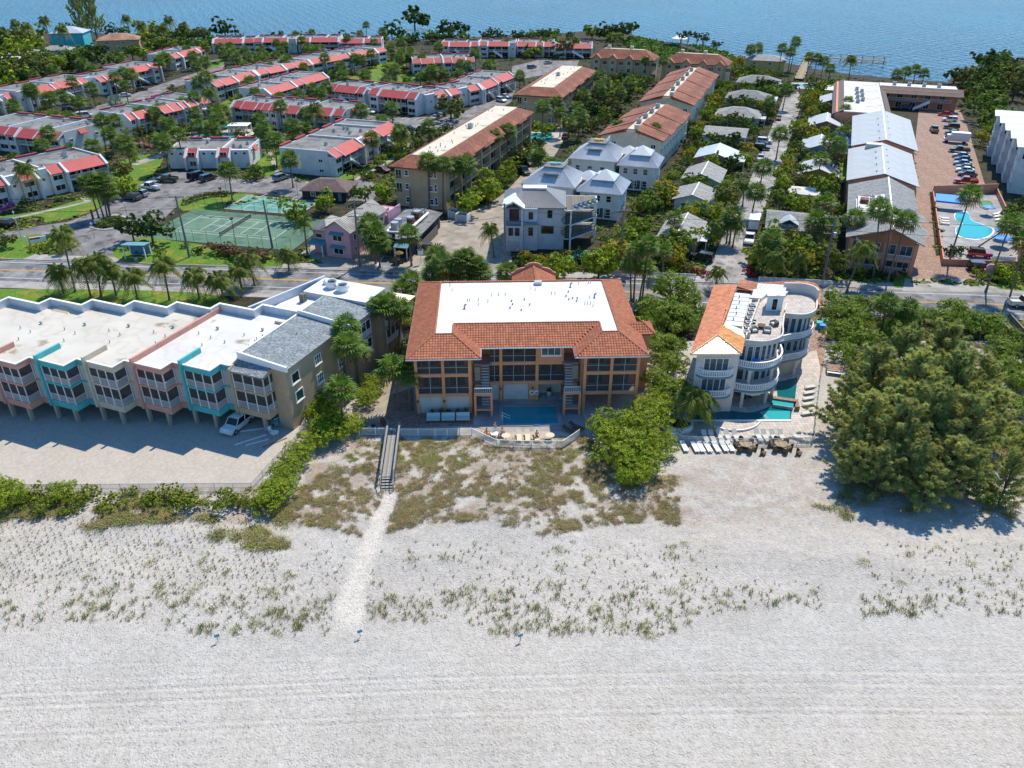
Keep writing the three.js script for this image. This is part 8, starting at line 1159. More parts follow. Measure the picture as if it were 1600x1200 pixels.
const carAt=(type,color,px,py,deg,label,o)=>{ const q=P(px,py);return car(type,color,q.x,q.z,deg,label,o);};
const WH='#dfe1e2',SI='#9aa0a4',BK='#0c0d0f',NV='#14202e',GR='#4a4e52';
// motel row
for (const [t,c,x,y,l] of [['sedan','#b01018',1476,181,'red car at the far end of the motel row'],['suv',WH,1483,190,'white SUV beside the red car in the motel row'],['suv',BK,1486,201,'black SUV between the white and the teal car in the motel row'],['sedan','#0e3038',1488,210,'dark teal car in the motel row beside the white box truck'],['pickup',NV,1498,238,'dark blue pickup beside the white box truck'],['sedan',SI,1501,246,'silver car beside the dark blue pickup'],['sedan','#23405c',1504,252,'blue car between two silver cars in the motel row'],['sedan',SI,1503,258,'silver car beside the blue one in the motel row'],['sedan','#6d6a66',1507,264,'grey-brown car in the motel row beside the white one'],['sedan',WH,1507,269,'white car in the motel row between the grey cars'],['sedan',GR,1511,275,'dark grey car in the motel row beside the red pickup'],['pickup','#a80c16',1508,287,'red pickup next to the motel pool wall']]) carAt(t,c,x,y,160,l,{ group: 'cars parked in the motel row'});
carAt('pickup','#6f6a5a',1459,206,74,'open-topped beige vehicle parked in the middle of the motel drive');carAt('sedan','#31597a',1414,170,160,'blue car under the motel gallery');
{ const q=P(1492,223),t=thing('box_truck','white box truck in the motel car row','truck',[q.x,0,q.z],160*D2R);part(t,'box',M.whiteTrim,(m)=>m.box(-3.6,0.7,-1.15,1.6,3.2,1.15));part(t,'cab',carPaint(WH),(m)=>m.prismZ([[1.65,0.6],[1.65,2.4],[2.6,2.4],[3.1,1.4],[3.4,1.3],[3.4,0.6]],-1.05,1.05));part(t,'windscreen',M.glass,(m)=>m.quad([2.64,2.3,-0.9],[3.1,1.46,-0.9],[3.1,1.46,0.9],[2.64,2.3,0.9]));for (const x of [-2.4,2.5]) for (const z of [-1,1]) part(t,'wheel',M.rubber,(m)=>m.bar([x,0.42,z - 0.14],[x,0.42,z + 0.14],0.42,0.42,12));}
carAt('jeep','#b0101c',1530,402,-16,'red off-road vehicle with black top by the motel pool gate');carAt('suv','#0d1116',1531,423,-16,'black SUV parked beside the motel sign');{ const q=P(1600,479);car('pickup','#c8c0b0',q.x,q.z,-5,'pale pickup driving on the main road');}
// street and lane
carAt('suv','#1a2430',1096,407,150,'dark SUV behind the white fence by the coral cottage');carAt('pickup',WH,1170,378,-108,'white pickup towing a white trailer on the cottage street');{ const q=P(1177,356),t=thing('cargo_trailer','white cargo trailer behind the pickup on the cottage street','trailer',[q.x,0,q.z],-108*D2R);part(t,'box',M.whiteTrim,(m)=>m.box(-2.6,0.5,-1.1,2.6,2.7,1.1));part(t,'hitch',M.black,(m)=>m.box(2.6,0.45,-0.08,3.7,0.55,0.08));for (const z of [-1.12,1.12]) for (const x of [-0.5,0.5]) part(t,'wheel',M.rubber,(m)=>m.bar([x,0.36,z - 0.1],[x,0.36,z + 0.1],0.36,0.36,12));}
carAt('suv',WH,1194,224,-20,'white car parked crosswise on the cottage street');carAt('suv',BK,1190,234,-20,'black car parked beside the white one on the cottage street');carAt('sedan',SI,1188,250,-108,'silver car parked under the street trees');carAt('sedan','#5a1218',1216,187,-108,'dark red car half hidden under street trees');carAt('sedan',GR,1226,150,-20,'grey car at the bay end of the cottage street');
carAt('van','#5f8f9c',836,247,-66,'teal and white van beside the tan condo');carAt('suv',BK,826,258,-66,'black SUV beside the teal van');carAt('pickup','#16181b',818,271,-66,'black pickup nearest the white metal-roofed houses');carAt('sedan','#3a2226',884,216,72,'dark car in the lane between the condos');carAt('suv',NV,933,174,72,'dark blue SUV by the flowering tree in the condo lane');
carAt('jeep','#1c1a1a',660,394,176,'open black utility vehicle beside the restaurant palm');
// condo car parks
for (const [t,c,x,y,d,l] of [['pickup',WH,236,296,160,'white pickup beside the clipped round tree'],['suv',SI,218,307,160,'silver SUV between the white pickup and the round tree'],['suv',GR,207,312,160,'grey SUV half under the clipped round tree'],['pickup','#1b2a22',262,284,172,'dark green truck parked by the clubhouse palms'],['van',NV,309,280,60,'dark blue van in front of the clubhouse'],['suv','#0e1626',326,282,60,'dark blue SUV beside the dark van'],['suv','#8b97a2',440,281,60,'silver-blue SUV alone in the lot behind the tennis court'],['suv',BK,6,354,172,'black SUV on the entrance drive by the road'],['suv',BK,110,174,20,'black SUV in the upper car park'],['van',WH,133,184,30,'white van in the upper car park'],['sedan',WH,196,151,30,'white car in the upper car park by the silvery palm'],['sedan',BK,222,142,30,'black car in the upper car park near the stairs'],['sedan',WH,304,109,20,'white car at the far end of the upper car park'],['sedan',BK,335,101,20,'black car at the far end of the upper car park'],['sedan',WH,566,176,-30,'white car in the inner car park by the stairs'],['sedan',WH,577,177,-30,'second white car in the inner car park by the stairs'],['sedan','#2b3d3a',638,203,-20,'dark green car in the inner car park'],['suv',GR,661,207,-60,'grey SUV beside the tan condo roof'],['sedan',WH,682,186,60,'white car under the wide olive tree'],['sedan',SI,690,183,60,'silver car under the wide olive tree'],['suv',WH,783,159,-50,'white SUV below the white condo wing'],['sedan',WH,790,153,-50,'white sedan below the white condo wing'],['suv','#3b4550',831,107,40,'dark SUV in the rear car park'],['sedan',SI,856,100,40,'silver car in the rear car park beside the lime tree'],['sedan','#701420',598,268,-40,'dark red car beside the tan condo corner']]) carAt(t,c,x,y,d,l);
{ const q=P(372,668);car('suv',WH,q.x,q.z,-112,'white car parked under the tan wing of the saw-tooth condominium');for (const [x,y,c,l] of [[150,655,'#20262c','dark car in the shade under the beige bay'],[78,652,'#1b1d20','dark car in the shade under the teal bay'],[8,650,'#22262a','dark car in the shade under the coral bay']]){const p=P(x,y);car('sedan',c,p.x + 2,p.z - 5,-112,l);}}
// parking stall lines
{ const st=(px,py,n,dx,dy,len,deg)=>{ for (let i=0;i < n;i++){const q=P(px + dx*i,py + dy*i),c=Math.cos(deg*D2R)*len/2,s=-Math.sin(deg*D2R)*len/2;struct('stall_line',new MB().bar([q.x - c,0.03,q.z - s],[q.x + c,0.03,q.z + s],0.07,0.07,4).geo(),M.paint);}};st(336,279,5,17.5,1.6,5,60);st(405,308,4,17,1,5,60);st(1462,184,1,0,0,0.1,0);st(624,183,5,9,1,4.6,65);}

// ---------------------------------------------------------------- utility poles, lamps, wires
const poleTops={};
function utilityPole(bx,by,tx,ty,label,arms) {
  const b=P(bx,by),c=Math.cos(PITCH),s=Math.sin(PITCH),dy=(600 - ty)/FOCAL,t=b.z/(-dy*s - c),h=CAM_H + (dy*c - s)*t,dx=(tx - 800)/FOCAL*t - b.x,o=thing('utility_pole',label,'utility pole',[b.x,0,b.z],0);
  part(o,'pole',M.pole,(m)=>m.bar([0,-0.2,0],[dx,h,0],0.24,0.15,10));for (let i=0;i < arms;i++){const y=h - 0.4 - i*1.5,x=dx*y/h;part(o,'crossarm',M.wood,(m)=>m.box(x - 1.5,y,-0.35,x + 1.5,y + 0.14,-0.2));for (const k of [-1.4,-0.8,0.8,1.4]) part(o,'insulator',M.acGrey,(m)=>m.disc(x + k,y + 0.14,-0.28,0.06,0.25,6));} if (arms > 1) part(o,'transformer',M.acGrey,(m)=>m.disc(dx*0.7 + 0.45,h*0.7,0,0.28,0.9,10));
  return [b.x + dx,h,b.z];
}
const p1=utilityPole(296,402,274,306,'tall grey utility pole on the tennis-court lawn',1),p2=utilityPole(426,388,411,312,'tall grey utility pole in the hedge by the tennis court',0),p3=utilityPole(562,416,553,312,'tall grey utility pole between pink house and road',3),p4=utilityPole(790,418,788,318,'grey utility pole in front of the terrace house',1),p5=utilityPole(967,427,974,328,'grey utility pole behind the white roadside fence',1),p6=utilityPole(1285,444,1306,338,'leaning grey utility pole with crossarms beside the coconut palm',3);
utilityPole(642,326,640,292,'short service pole behind the restaurant',0);utilityPole(1320,310,1322,283,'service pole between the cottages and the motel',1);
const wire=(a,b,off,sag=1.2)=>{ const m=new MB(),n=14;let p=null;for (let i=0;i <= n;i++){const t=i/n,q=[mix(a[0],b[0],t) + off,mix(a[1],b[1],t) - 0.3 - sag*4*t*(1 - t),mix(a[2],b[2],t)];if (p) m.bar(p,q,0.035,0.035,4);p=q;} const w=addMesh('power_line',m.geo(),M.black,scene);tag(w,'thin dark power line strung between the roadside poles','cable','roadside power lines');};
const chain=[[-150,p1[1],p1[2] - 6],p1,p2,p3,p4,p5,p6,[190,p6[1],p6[2] + 10]];for (let i=0;i + 1 < chain.length;i++){wire(chain[i],chain[i + 1],0);wire(chain[i].map((v,k)=>k === 1 ? v - 2.2 : v),chain[i + 1].map((v,k)=>k === 1 ? v - 2.2 : v),0,1.5);}
function lamp(px,py,h,label,group){const q=P(px,py),o=thing('street_lamp',label,'lamp',[q.x,0,q.z],0,group);part(o,'post',M.greyTrim,(m)=>m.bar([0,0,0],[0,h,0],0.09,0.06,8));part(o,'globe',M.lampWhite,(m)=>{ m.bar([0,h,0],[0,h + 0.2,0],0.12,0.2,8).bar([0,h + 0.2,0],[0,h + 0.42,0],0.2,0.1,8);});}
for (const [x,y,h] of [[35,376,6],[201,346,4],[466,308,4.5],[354,300,4],[148,372,3],[44,388,2.2],[225,240,3]]) lamp(x,y,h,'slim globe-topped lamp post in the condo car park','globe lamps of the condo car park');

// ---------------------------------------------------------------- fences and walks
function fenceLine(name,label,pts,h,mat,gap,o2={}) {
  const q=pts.map(p=>p.isVector3 ? p : P(...p)),o=thing(name,label,'fence',[q[0].x,0,q[0].z],0);
  for (let i=0;i + 1 < q.length;i++){const a=q[i].clone().sub(q[0]),b=q[i + 1].clone().sub(q[0]),L=a.distanceTo(b),n=Math.max(1,Math.round(L/gap)),d=b.clone().sub(a).normalize();for (let k=0;k <= n;k++){if (k === 0 && i) continue;const p=a.clone().lerp(b,k/n);part(o,'post',mat,(m)=>m.cbox(p.x,-0.1,p.z,o2.pw || 0.09,h + 0.14,o2.pw || 0.09));} const F=new THREE.Matrix4().makeTranslation(a.x,0,a.z).multiply(new THREE.Matrix4().makeRotationY(Math.atan2(-d.z,d.x)));for (let k=0;k < n;k++){const x0=L*k/n + 0.05,x1=L*(k + 1)/n - 0.05;if (o2.mesh){part(o,'rail',mat,(m)=>m.box(x0,h - 0.06,-0.02,x1,h,0.02),F);part(o,'mesh_panel',o2.mesh,(m)=>m.box(x0,0.06,-0.008,x1,h - 0.06,0.008),F);} else railing(o,F,x0,0.02,0,x1 - x0,h,mat,o2.pk || 0.15,o2.pt || 0.04);}}
  return o;
}
M.meshPanel=new THREE.MeshStandardMaterial({ color: rgb(0.55,0.56,0.56),roughness: 0.6,transparent: true,opacity: 0.22});M.meshWhite=new THREE.MeshStandardMaterial({ color: rgb(0.75,0.77,0.78),roughness: 0.6,transparent: true,opacity: 0.35});
fenceLine('lot_fence','light chain-link fence round the sandy lot of the saw-tooth condominium',[[-60,768],[100,768],[250,767],[394,766],[428,728],[462,694],[478,664]],1.1,M.greyTrim,2.4,{ mesh: M.meshPanel,pw: 0.06});
fenceLine('pool_fence','white picket pool fence along the dune in front of the orange condominium',[[562,680],[612,680],[618,681]],1.1,M.whiteTrim,1.8,{ pk: 0.13});fenceLine('pool_fence','white picket fence round the sun terrace of the orange condominium',[[627,681],[680,681],[737,680],[776,698],[830,700],[879,700],[905,682]],1.1,M.whiteTrim,1.9,{ pk: 0.13});
fenceLine('patio_fence','thin grey glass-panel fence along the seaward edge of the villa patio',[[1047,688],[1075,692],[1140,696],[1200,696],[1268,694]],1.1,M.greyTrim,2.2,{ mesh: M.meshPanel,pw: 0.06});fenceLine('patio_fence','thin grey fence along the casuarina side of the villa patio',[[1270,693],[1276,640],[1282,590]],1.1,M.greyTrim,2.4,{ mesh: M.meshPanel,pw: 0.06});
fenceLine('roadside_fence','white picket fence between the thin fan palms and the road',[[956,431],[1020,434],[1086,437]],1.1,M.whiteTrim,2.2,{ pk: 0.16,pt: 0.08,pw: 0.14});fenceLine('roadside_fence','white picket fence between the street mouth and the leaning pole',[[1185,441],[1240,444],[1298,447]],1.1,M.whiteTrim,2.2,{ pk: 0.16,pt: 0.08,pw: 0.14});
fenceLine('clubhouse_fence','white fence beside the clubhouse lawn',[[418,232],[436,212]],1.6,M.whiteTrim,2,{ mesh: M.meshWhite});
fenceLine('gate_fence','white picket fence beside the red off-road vehicle',[[1548,410],[1584,412]],1.3,M.whiteTrim,1.6,{ pk: 0.2,pt: 0.1});
{ // timber walkover across the dune
  const a=P(617,676),b=P(607,752),d=b.clone().sub(a),L=d.length(),turn=Math.atan2(d.x,d.z),o=thing('boardwalk','weathered timber boardwalk with handrails crossing the dune to the beach path','boardwalk',[a.x,0,a.z],turn),w=0.72,H=0.75;
  for (let i=0;i < L/0.16;i++) part(o,'plank',i % 3 ? M.woodGrey : (M.wood2 ??= bumped(rgb(0.62,0.59,0.54),TX.wood,TX.wood,0.01)),(m)=>m.box(-w,H - 0.05,i*0.16,w,H,i*0.16 + 0.145));
  for (const s of [-1,1]){for (let i=0;i <= 5;i++) part(o,'post',M.woodGrey,(m)=>m.cbox(s*(w + 0.06),-0.3,i*(L - 0.1)/5 + 0.05,0.12,H + 1.3,0.12));part(o,'handrail',M.wood2,(m)=>m.box(s*(w + 0.06) - 0.11,H + 1.0,0,s*(w + 0.06) + 0.11,H + 1.06,L));part(o,'mid_rail',M.woodGrey,(m)=>m.box(s*(w + 0.06) - 0.03,H + 0.5,0,s*(w + 0.06) + 0.03,H + 0.62,L));part(o,'stair_rail',M.woodGrey,(m)=>m.prismX([[L,H + 1.0],[L,H + 1.06],[L + 1.9,0.95],[L + 1.9,0.87]],s*(w + 0.02) - 0.05,s*(w + 0.02) + 0.05));part(o,'post',M.woodGrey,(m)=>m.cbox(s*(w + 0.02),-0.3,L + 1.85,0.12,1.3,0.12));}
  for (let i=0;i < 5;i++) part(o,'step',M.wood2,(m)=>m.box(-w,H - 0.16 - i*0.16,L + 0.05 + i*0.36,w,H - 0.10 - i*0.16,L + 0.36 + i*0.36));
}
{ const a=P(1562,500),b=P(1640,590),d=b.clone().sub(a),L=d.length(),o=thing('wooden_walkway','brown timber walkway with rails leading from the road towards the beach','walkway',[a.x,0,a.z],Math.atan2(d.x,d.z));for (let i=0;i < L/0.3;i++) part(o,'plank',M.wood,(m)=>m.box(-1.1,0.3,i*0.3,1.1,0.35,i*0.3 + 0.28));for (const s of [-1,1]){for (let i=0;i <= 9;i++) part(o,'post',M.wood,(m)=>m.cbox(s*1.16,-0.2,i*L/9,0.12,1.7,0.12));part(o,'handrail',M.woodPale,(m)=>m.box(s*1.16 - 0.1,1.45,0,s*1.16 + 0.1,1.5,L));part(o,'side_board',M.wood,(m)=>m.box(s*1.16 - 0.03,0.5,0,s*1.16 + 0.03,1.3,L));}}
{ const q=P(1566,492),o=thing('beach_access_sign','tilted blue roadside panel on two dark posts by the walkway','sign',[q.x,0,q.z],1.05);part(o,'panel',M.blueGrey,(m)=>m.box(-1.2,1.3,-0.05,1.2,2.5,0.05));for (const x of [-0.9,0.9]) part(o,'post',M.wood,(m)=>m.cbox(x,-0.1,-0.12,0.12,2.4,0.12));}

// ---------------------------------------------------------------- patio furniture
function lounger(x,z,turn,mat,label,group,back=0.45,y=0.05) {
  const o=thing('sun_lounger',label,'sun lounger',[x,y,z],turn,group);part(o,'bed',mat,(m)=>m.box(-0.32,0.3,-0.55,0.32,0.38,0.95));part(o,'backrest',mat,(m)=>m.prismX([[-0.55,0.38],[-0.55,0.3],[-1.2,0.3 + back],[-1.2,0.38 + back]],-0.32,0.32));for (const [lx,lz] of [[-0.28,0.85],[0.28,0.85],[-0.28,-0.6],[0.28,-0.6]]) part(o,'leg',M.greyTrim,(m)=>m.cbox(lx,0,lz,0.05,0.3,0.05));return o;
}
M.loungeWhite=std(rgb(0.80,0.78,0.72),{ roughness: 0.8});M.loungeGrey=std(rgb(0.52,0.52,0.46),{ roughness: 0.8});M.sling=std(rgb(0.62,0.52,0.36),{ roughness: 0.8});
for (const [x,y] of [[1069,701],[1086,702],[1095,702],[1106,702],[1119,702],[1131,701],[1141,701]]){const q=P(x,y);lounger(q.x,q.z,0.12,M.loungeWhite,'white sun lounger on the sand outside the villa fence','white loungers on the sand',0.1,beachY(q.x,q.z) - 0.01);}
for (const [x,y] of [[1102,688],[1113,688],[1125,687],[1137,687],[1150,687],[1185,686],[1196,687],[1209,687],[1222,687]]){const q=P(x,y);lounger(q.x,q.z,0.1,M.loungeGrey,'grey-green sun lounger lined up inside the villa fence','loungers inside the villa fence',0.5);}
for (const [x,y] of [[1267,607],[1265,616],[1264,625],[1263,634],[1262,648]]){const q=P(x,y);lounger(q.x,q.z,-1.3,M.loungeGrey,'grey sun lounger in the row along the casuarina side of the villa patio','loungers along the villa side fence',0.3);}
{ const q=P(1246,686);lounger(q.x,q.z,0.9,M.loungeGrey,'grey lounger turned aslant at the villa patio corner',null,0.5);}
function wickerChair(x,z,turn,label,group,y){const o=thing('wicker_chair',label,'chair',[x,y,z],turn,group);part(o,'seat',M.wicker,(m)=>m.cbox(0,0.3,0,0.6,0.14,0.6));part(o,'backrest',M.wicker,(m)=>{ for (let i=0;i < 8;i++){const a=Math.PI*(0.05 + 0.9*i/8),b=Math.PI*(0.05 + 0.9*(i + 1)/8),h=(t)=>0.5 + 0.4*Math.sin(t);m.quad([Math.cos(a)*0.36,0.1,Math.sin(a)*0.36],[Math.cos(b)*0.36,0.1,Math.sin(b)*0.36],[Math.cos(b)*0.4,h(b),Math.sin(b)*0.4],[Math.cos(a)*0.4,h(a),Math.sin(a)*0.4]);}});for (const [a,b] of [[-0.25,-0.25],[0.25,-0.25],[-0.25,0.25],[0.25,0.25]]) part(o,'leg',M.wicker,(m)=>m.cbox(a,0,b,0.06,0.3,0.06));}
for (const [x,y,l] of [[1164,700,'round wooden dining table on the sand beside the white loungers'],[1219,700,'round wooden dining table on the sand beside the casuarina shade']]) {
  const q=P(x,y),gy=beachY(q.x,q.z),o=thing('dining_table',l,'table',[q.x,gy,q.z]);part(o,'tabletop',M.woodPale,(m)=>m.disc(0,0.7,0,0.85,0.06,20));part(o,'pedestal',M.wicker,(m)=>m.bar([0,0,0],[0,0.7,0],0.35,0.18,8));
  for (let i=0;i < 6;i++){const t=i*1.05 + 0.3;wickerChair(q.x + Math.cos(t)*1.15,q.z + Math.sin(t)*1.15,-t + Math.PI/2,x < 1190 ? 'brown wicker chair drawn up to the table beside the white loungers' : 'brown wicker chair at the table beside the casuarina shade',x < 1190 ? 'wicker chairs at the first sand table' : 'wicker chairs at the second sand table',gy);}
  wickerChair(q.x + 1.9,q.z + 1.5,-2.2,x < 1190 ? 'brown wicker chair standing apart from the table by the white loungers' : 'brown wicker chair standing apart near the casuarina shade',null,gy);
}
{ const q=P(1058,668),o=thing('planter','white oval raised planter round the foot of the arching palm','planter',[q.x,0,q.z]);part(o,'wall',M.whiteTrim,(m)=>{ const A=roundPoly(0,0,2.1,1.6,24),B=roundPoly(0,0,1.75,1.25,24);for (let i=0;i < 24;i++){const j=(i + 1) % 24;m.prism([A[i],A[j],B[j],B[i]],0.03,0.8);}});part(o,'soil',M.soil,(m)=>m.prism(roundPoly(0,0,1.76,1.26,24),0.03,0.62));}
for (const [px,py,c,l] of [[1279,512,M.tealFab,'teal wheeled bin beside the villa'],[1284,516,M.blue,'blue wheeled bin beside the teal one'],[1287,508,M.sheetBlue,'dull blue wheeled bin at the villa side path']]){const q=P(px,py),o=thing('wheeled_bin',l,'bin',[q.x,0.02,q.z],-0.3);part(o,'body',c,(m)=>m.hip(-0.4,0.4,-0.45,0.45,0.06,0.95,-0.06,-0.06,0.02).box(-0.34,0.1,-0.4,0.34,0.96,0.4));part(o,'lid',c,(m)=>m.box(-0.48,0.98,-0.54,0.48,1.06,0.54));for (const x of [-0.34,0.34]) part(o,'wheel',M.rubber,(m)=>m.bar([x - 0.05,0.14,-0.48],[x + 0.05,0.14,-0.48],0.14,0.14,10));}
layer('side_path',pixPoly([[1245,585],[1284,590],[1292,520],[1290,470],[1268,470],[1264,520]]),M.paver,0.036);
{ const q=P(1206,586),o=thing('picnic_table','pale timber bench table on the villa side terrace','table',[q.x,0.03,q.z],-0.3);part(o,'tabletop',M.paver,(m)=>m.box(-1.1,0.72,-0.8,1.1,0.78,0.8));for (const [x,z] of [[-1,-0.7],[1,-0.7],[-1,0.7],[1,0.7]]) part(o,'leg',M.whiteTrim,(m)=>m.cbox(x,0,z,0.1,0.72,0.1));for (const z of [-1.2,1.2]) part(o,'bench',M.whiteTrim,(m)=>m.box(-1.1,0.4,z - 0.16,1.1,0.46,z + 0.16).box(-1,0,z - 0.1,-0.9,0.4,z + 0.1).box(0.9,0,z - 0.1,1,0.4,z + 0.1));q.x += 0;o.position.x += 9.6;o.position.z -= 1;}
// villa roof terrace furniture
for (const [x,z,t,l] of [[10.2,-7.4,0.2,'pale terrace armchair near the front parapet of the villa roof'],[12.0,-7.2,-0.3,'pale terrace armchair facing the fire table on the villa roof'],[13.6,-9.4,-1.2,'pale terrace armchair along the side parapet of the villa roof'],[10.6,-9.6,1.2,'pale terrace armchair beside the villa rooftop air conditioners']]){const o=thing('terrace_armchair',l,'chair',[23.44 + x,9.06,-90.44 + z],t);part(o,'seat',M.loungeGrey,(m)=>m.box(-0.4,0.15,-0.4,0.4,0.42,0.4));part(o,'backrest',M.loungeGrey,(m)=>m.box(-0.4,0.42,-0.42,0.4,0.85,-0.25));for (const sx of [-0.46,0.46]) part(o,'arm',M.wicker,(m)=>m.box(sx - 0.06,0,-0.42,sx + 0.06,0.6,0.4));}
{ const o=thing('fire_table','low dark round table on the villa roof terrace','table',[23.44 + 11.6,9.06,-90.44 - 8.6]);part(o,'top',M.wicker,(m)=>m.disc(0,0.36,0,0.6,0.08,16));part(o,'base',M.wicker,(m)=>m.disc(0,0,0,0.4,0.36,12));const d=thing('terrace_sofa','striped brown sofa against the villa roof parapet','sofa',[23.44 + 9.9,9.06,-90.44 - 10.6],1.3);part(d,'seat',M.wicker,(m)=>m.box(-1.1,0.1,-0.4,1.1,0.4,0.4));part(d,'backrest',M.wicker,(m)=>m.box(-1.1,0.4,-0.45,1.1,0.8,-0.25));const b=thing('balcony_table','round blue table on the upper front balcony of the villa','table',[23.44 + 9.8,6.0,-90.44 - 3.3]);part(b,'top',M.blue,(m)=>m.disc(0,0.7,0,0.55,0.05,16));part(b,'leg',M.greyTrim,(m)=>m.disc(0,0,0,0.08,0.7,8));const pt=thing('pool_table','billiard table with blue cloth under the villa balcony','table',[23.44 + 9.6,0.12,-90.44 - 5.2],0.3);part(pt,'bed',M.blue,(m)=>m.box(-0.6,0.7,-1.2,0.6,0.8,1.2));part(pt,'frame',M.dark,(m)=>m.box(-0.72,0.5,-1.32,0.72,0.69,1.32));for (const [x,z] of [[-0.5,-1],[0.5,-1],[-0.5,1],[0.5,1]]) part(pt,'leg',M.dark,(m)=>m.cbox(x,0,z,0.16,0.5,0.16));}
// motel pool terrace
const umbrella=(px,py,mat,label,h=2.3,r=1.5)=>{ const q=P(px,py,h),o=thing('parasol',label,'parasol',[q.x,0.05,q.z]);part(o,'pole',M.metal,(m)=>m.disc(0,0,0,0.035,h,6));part(o,'canopy',mat,(m)=>{ const n=8;for (let i=0;i < n;i++){const a=i/n*6.283,b=(i + 1)/n*6.283,p=(t,rr,y)=>[Math.cos(t)*rr,y,Math.sin(t)*rr];m.tri(p(b,r,h - 0.35),[0,h + 0.15,0],p(a,r,h - 0.35));m.quad(p(a,r,h - 0.5),p(b,r,h - 0.5),p(b,r,h - 0.35),p(a,r,h - 0.35));}});part(o,'base',M.concrete,(m)=>m.disc(0,0,0,0.3,0.08,10));return o;};
umbrella(1546,321,M.blue,'blue parasol by the paddling pool');umbrella(1568,358,M.awningBlue,'blue parasol at the motel terrace wall');umbrella(1567,369,M.awningBlue,'larger blue parasol in the motel terrace corner',2.3,1.9);
for (const [x,y,t] of [[1475,343,1.3],[1475,347,1.3],[1476,351,1.3],[1557,340,-1.2],[1559,345,-1.2],[1561,350,-1.2],[1556,336,-1.2]]){const q=P(x,y);lounger(q.x,q.z,t,M.loungeWhite,'white sun lounger beside the motel pool','loungers beside the motel pool',0.35);}
// restaurant terrace
for (const [px,py,l] of [[591,385,'thatched parasol before the black restaurant front, next to the hedge'],[609,384,'thatched parasol before the black restaurant front, next to the awning'],[623,393,'thatched parasol beside the restaurant palm'],[618,402,'low thatched parasol over the outdoor tables by the road']]){umbrella(px,py,M.thatch,l,2.4,0.95);}
for (const [px,py] of [[620,412],[630,408],[640,406],[594,396],[608,395]]){const q=P(px,py),o=thing('cafe_table','small dark cafe table with stools outside the restaurant','table',[q.x,0.02,q.z],px,'cafe tables at the restaurant');part(o,'top',M.dark,(m)=>m.disc(0,0.72,0,0.45,0.04,12));part(o,'leg',M.metal,(m)=>m.disc(0,0,0,0.05,0.72,6));for (let i=0;i < 3;i++) part(o,'stool',M.wicker,(m)=>m.cbox(Math.cos(i*2.1)*0.75,0,Math.sin(i*2.1)*0.75,0.34,0.46,0.34));}
{ const q=P(658,412),o=thing('hanging_sign','pale blue and white sign on a thin pole by the lane','sign',[q.x,0,q.z],0.3);part(o,'post',M.greyTrim,(m)=>m.disc(0,0,0,0.05,2.6,6));part(o,'board',M.whiteTrim,(m)=>m.box(-0.55,1.9,0.06,0.55,3.0,0.14));part(o,'blue_fish',M.blueGrey,(m)=>m.prismZ([[-0.6,2.9],[0.1,3.4],[0.5,3.0],[0.1,2.7]],0.15,0.2));}
layer('disabled_bay',pixPoly([[600,402],[628,402],[622,420],[586,420]]),M.lot,0.04);layer('bay_symbol',roundPoly(P(600,417).x,P(600,417).z,0.7,0.7),M.blueGrey,0.05);layer('bay_line',pixPoly([[597,401],[600,401],[588,421],[584,421]]),M.paint,0.05);
for (const [px,py,l] of [[712,340,'white dumpster enclosure under the lime tree'],[724,345,'white box shed at the edge of the shell lane']]){const q=P(px,py),o=thing('dumpster_enclosure',l,'enclosure',[q.x,0,q.z],-0.35);part(o,'wall',M.whiteTrim,(m)=>m.box(-1.4,0,-1.2,1.4,1.8,-1.05).box(-1.4,0,-1.04,-1.25,1.8,1.2).box(1.25,0,-1.04,1.4,1.8,1.2));part(o,'gate',M.greyTrim,(m)=>m.box(-1.24,0.1,1.05,1.24,1.7,1.12));part(o,'bin',M.dark,(m)=>m.box(-1.1,0.05,-0.9,1.1,1.3,0.8));}
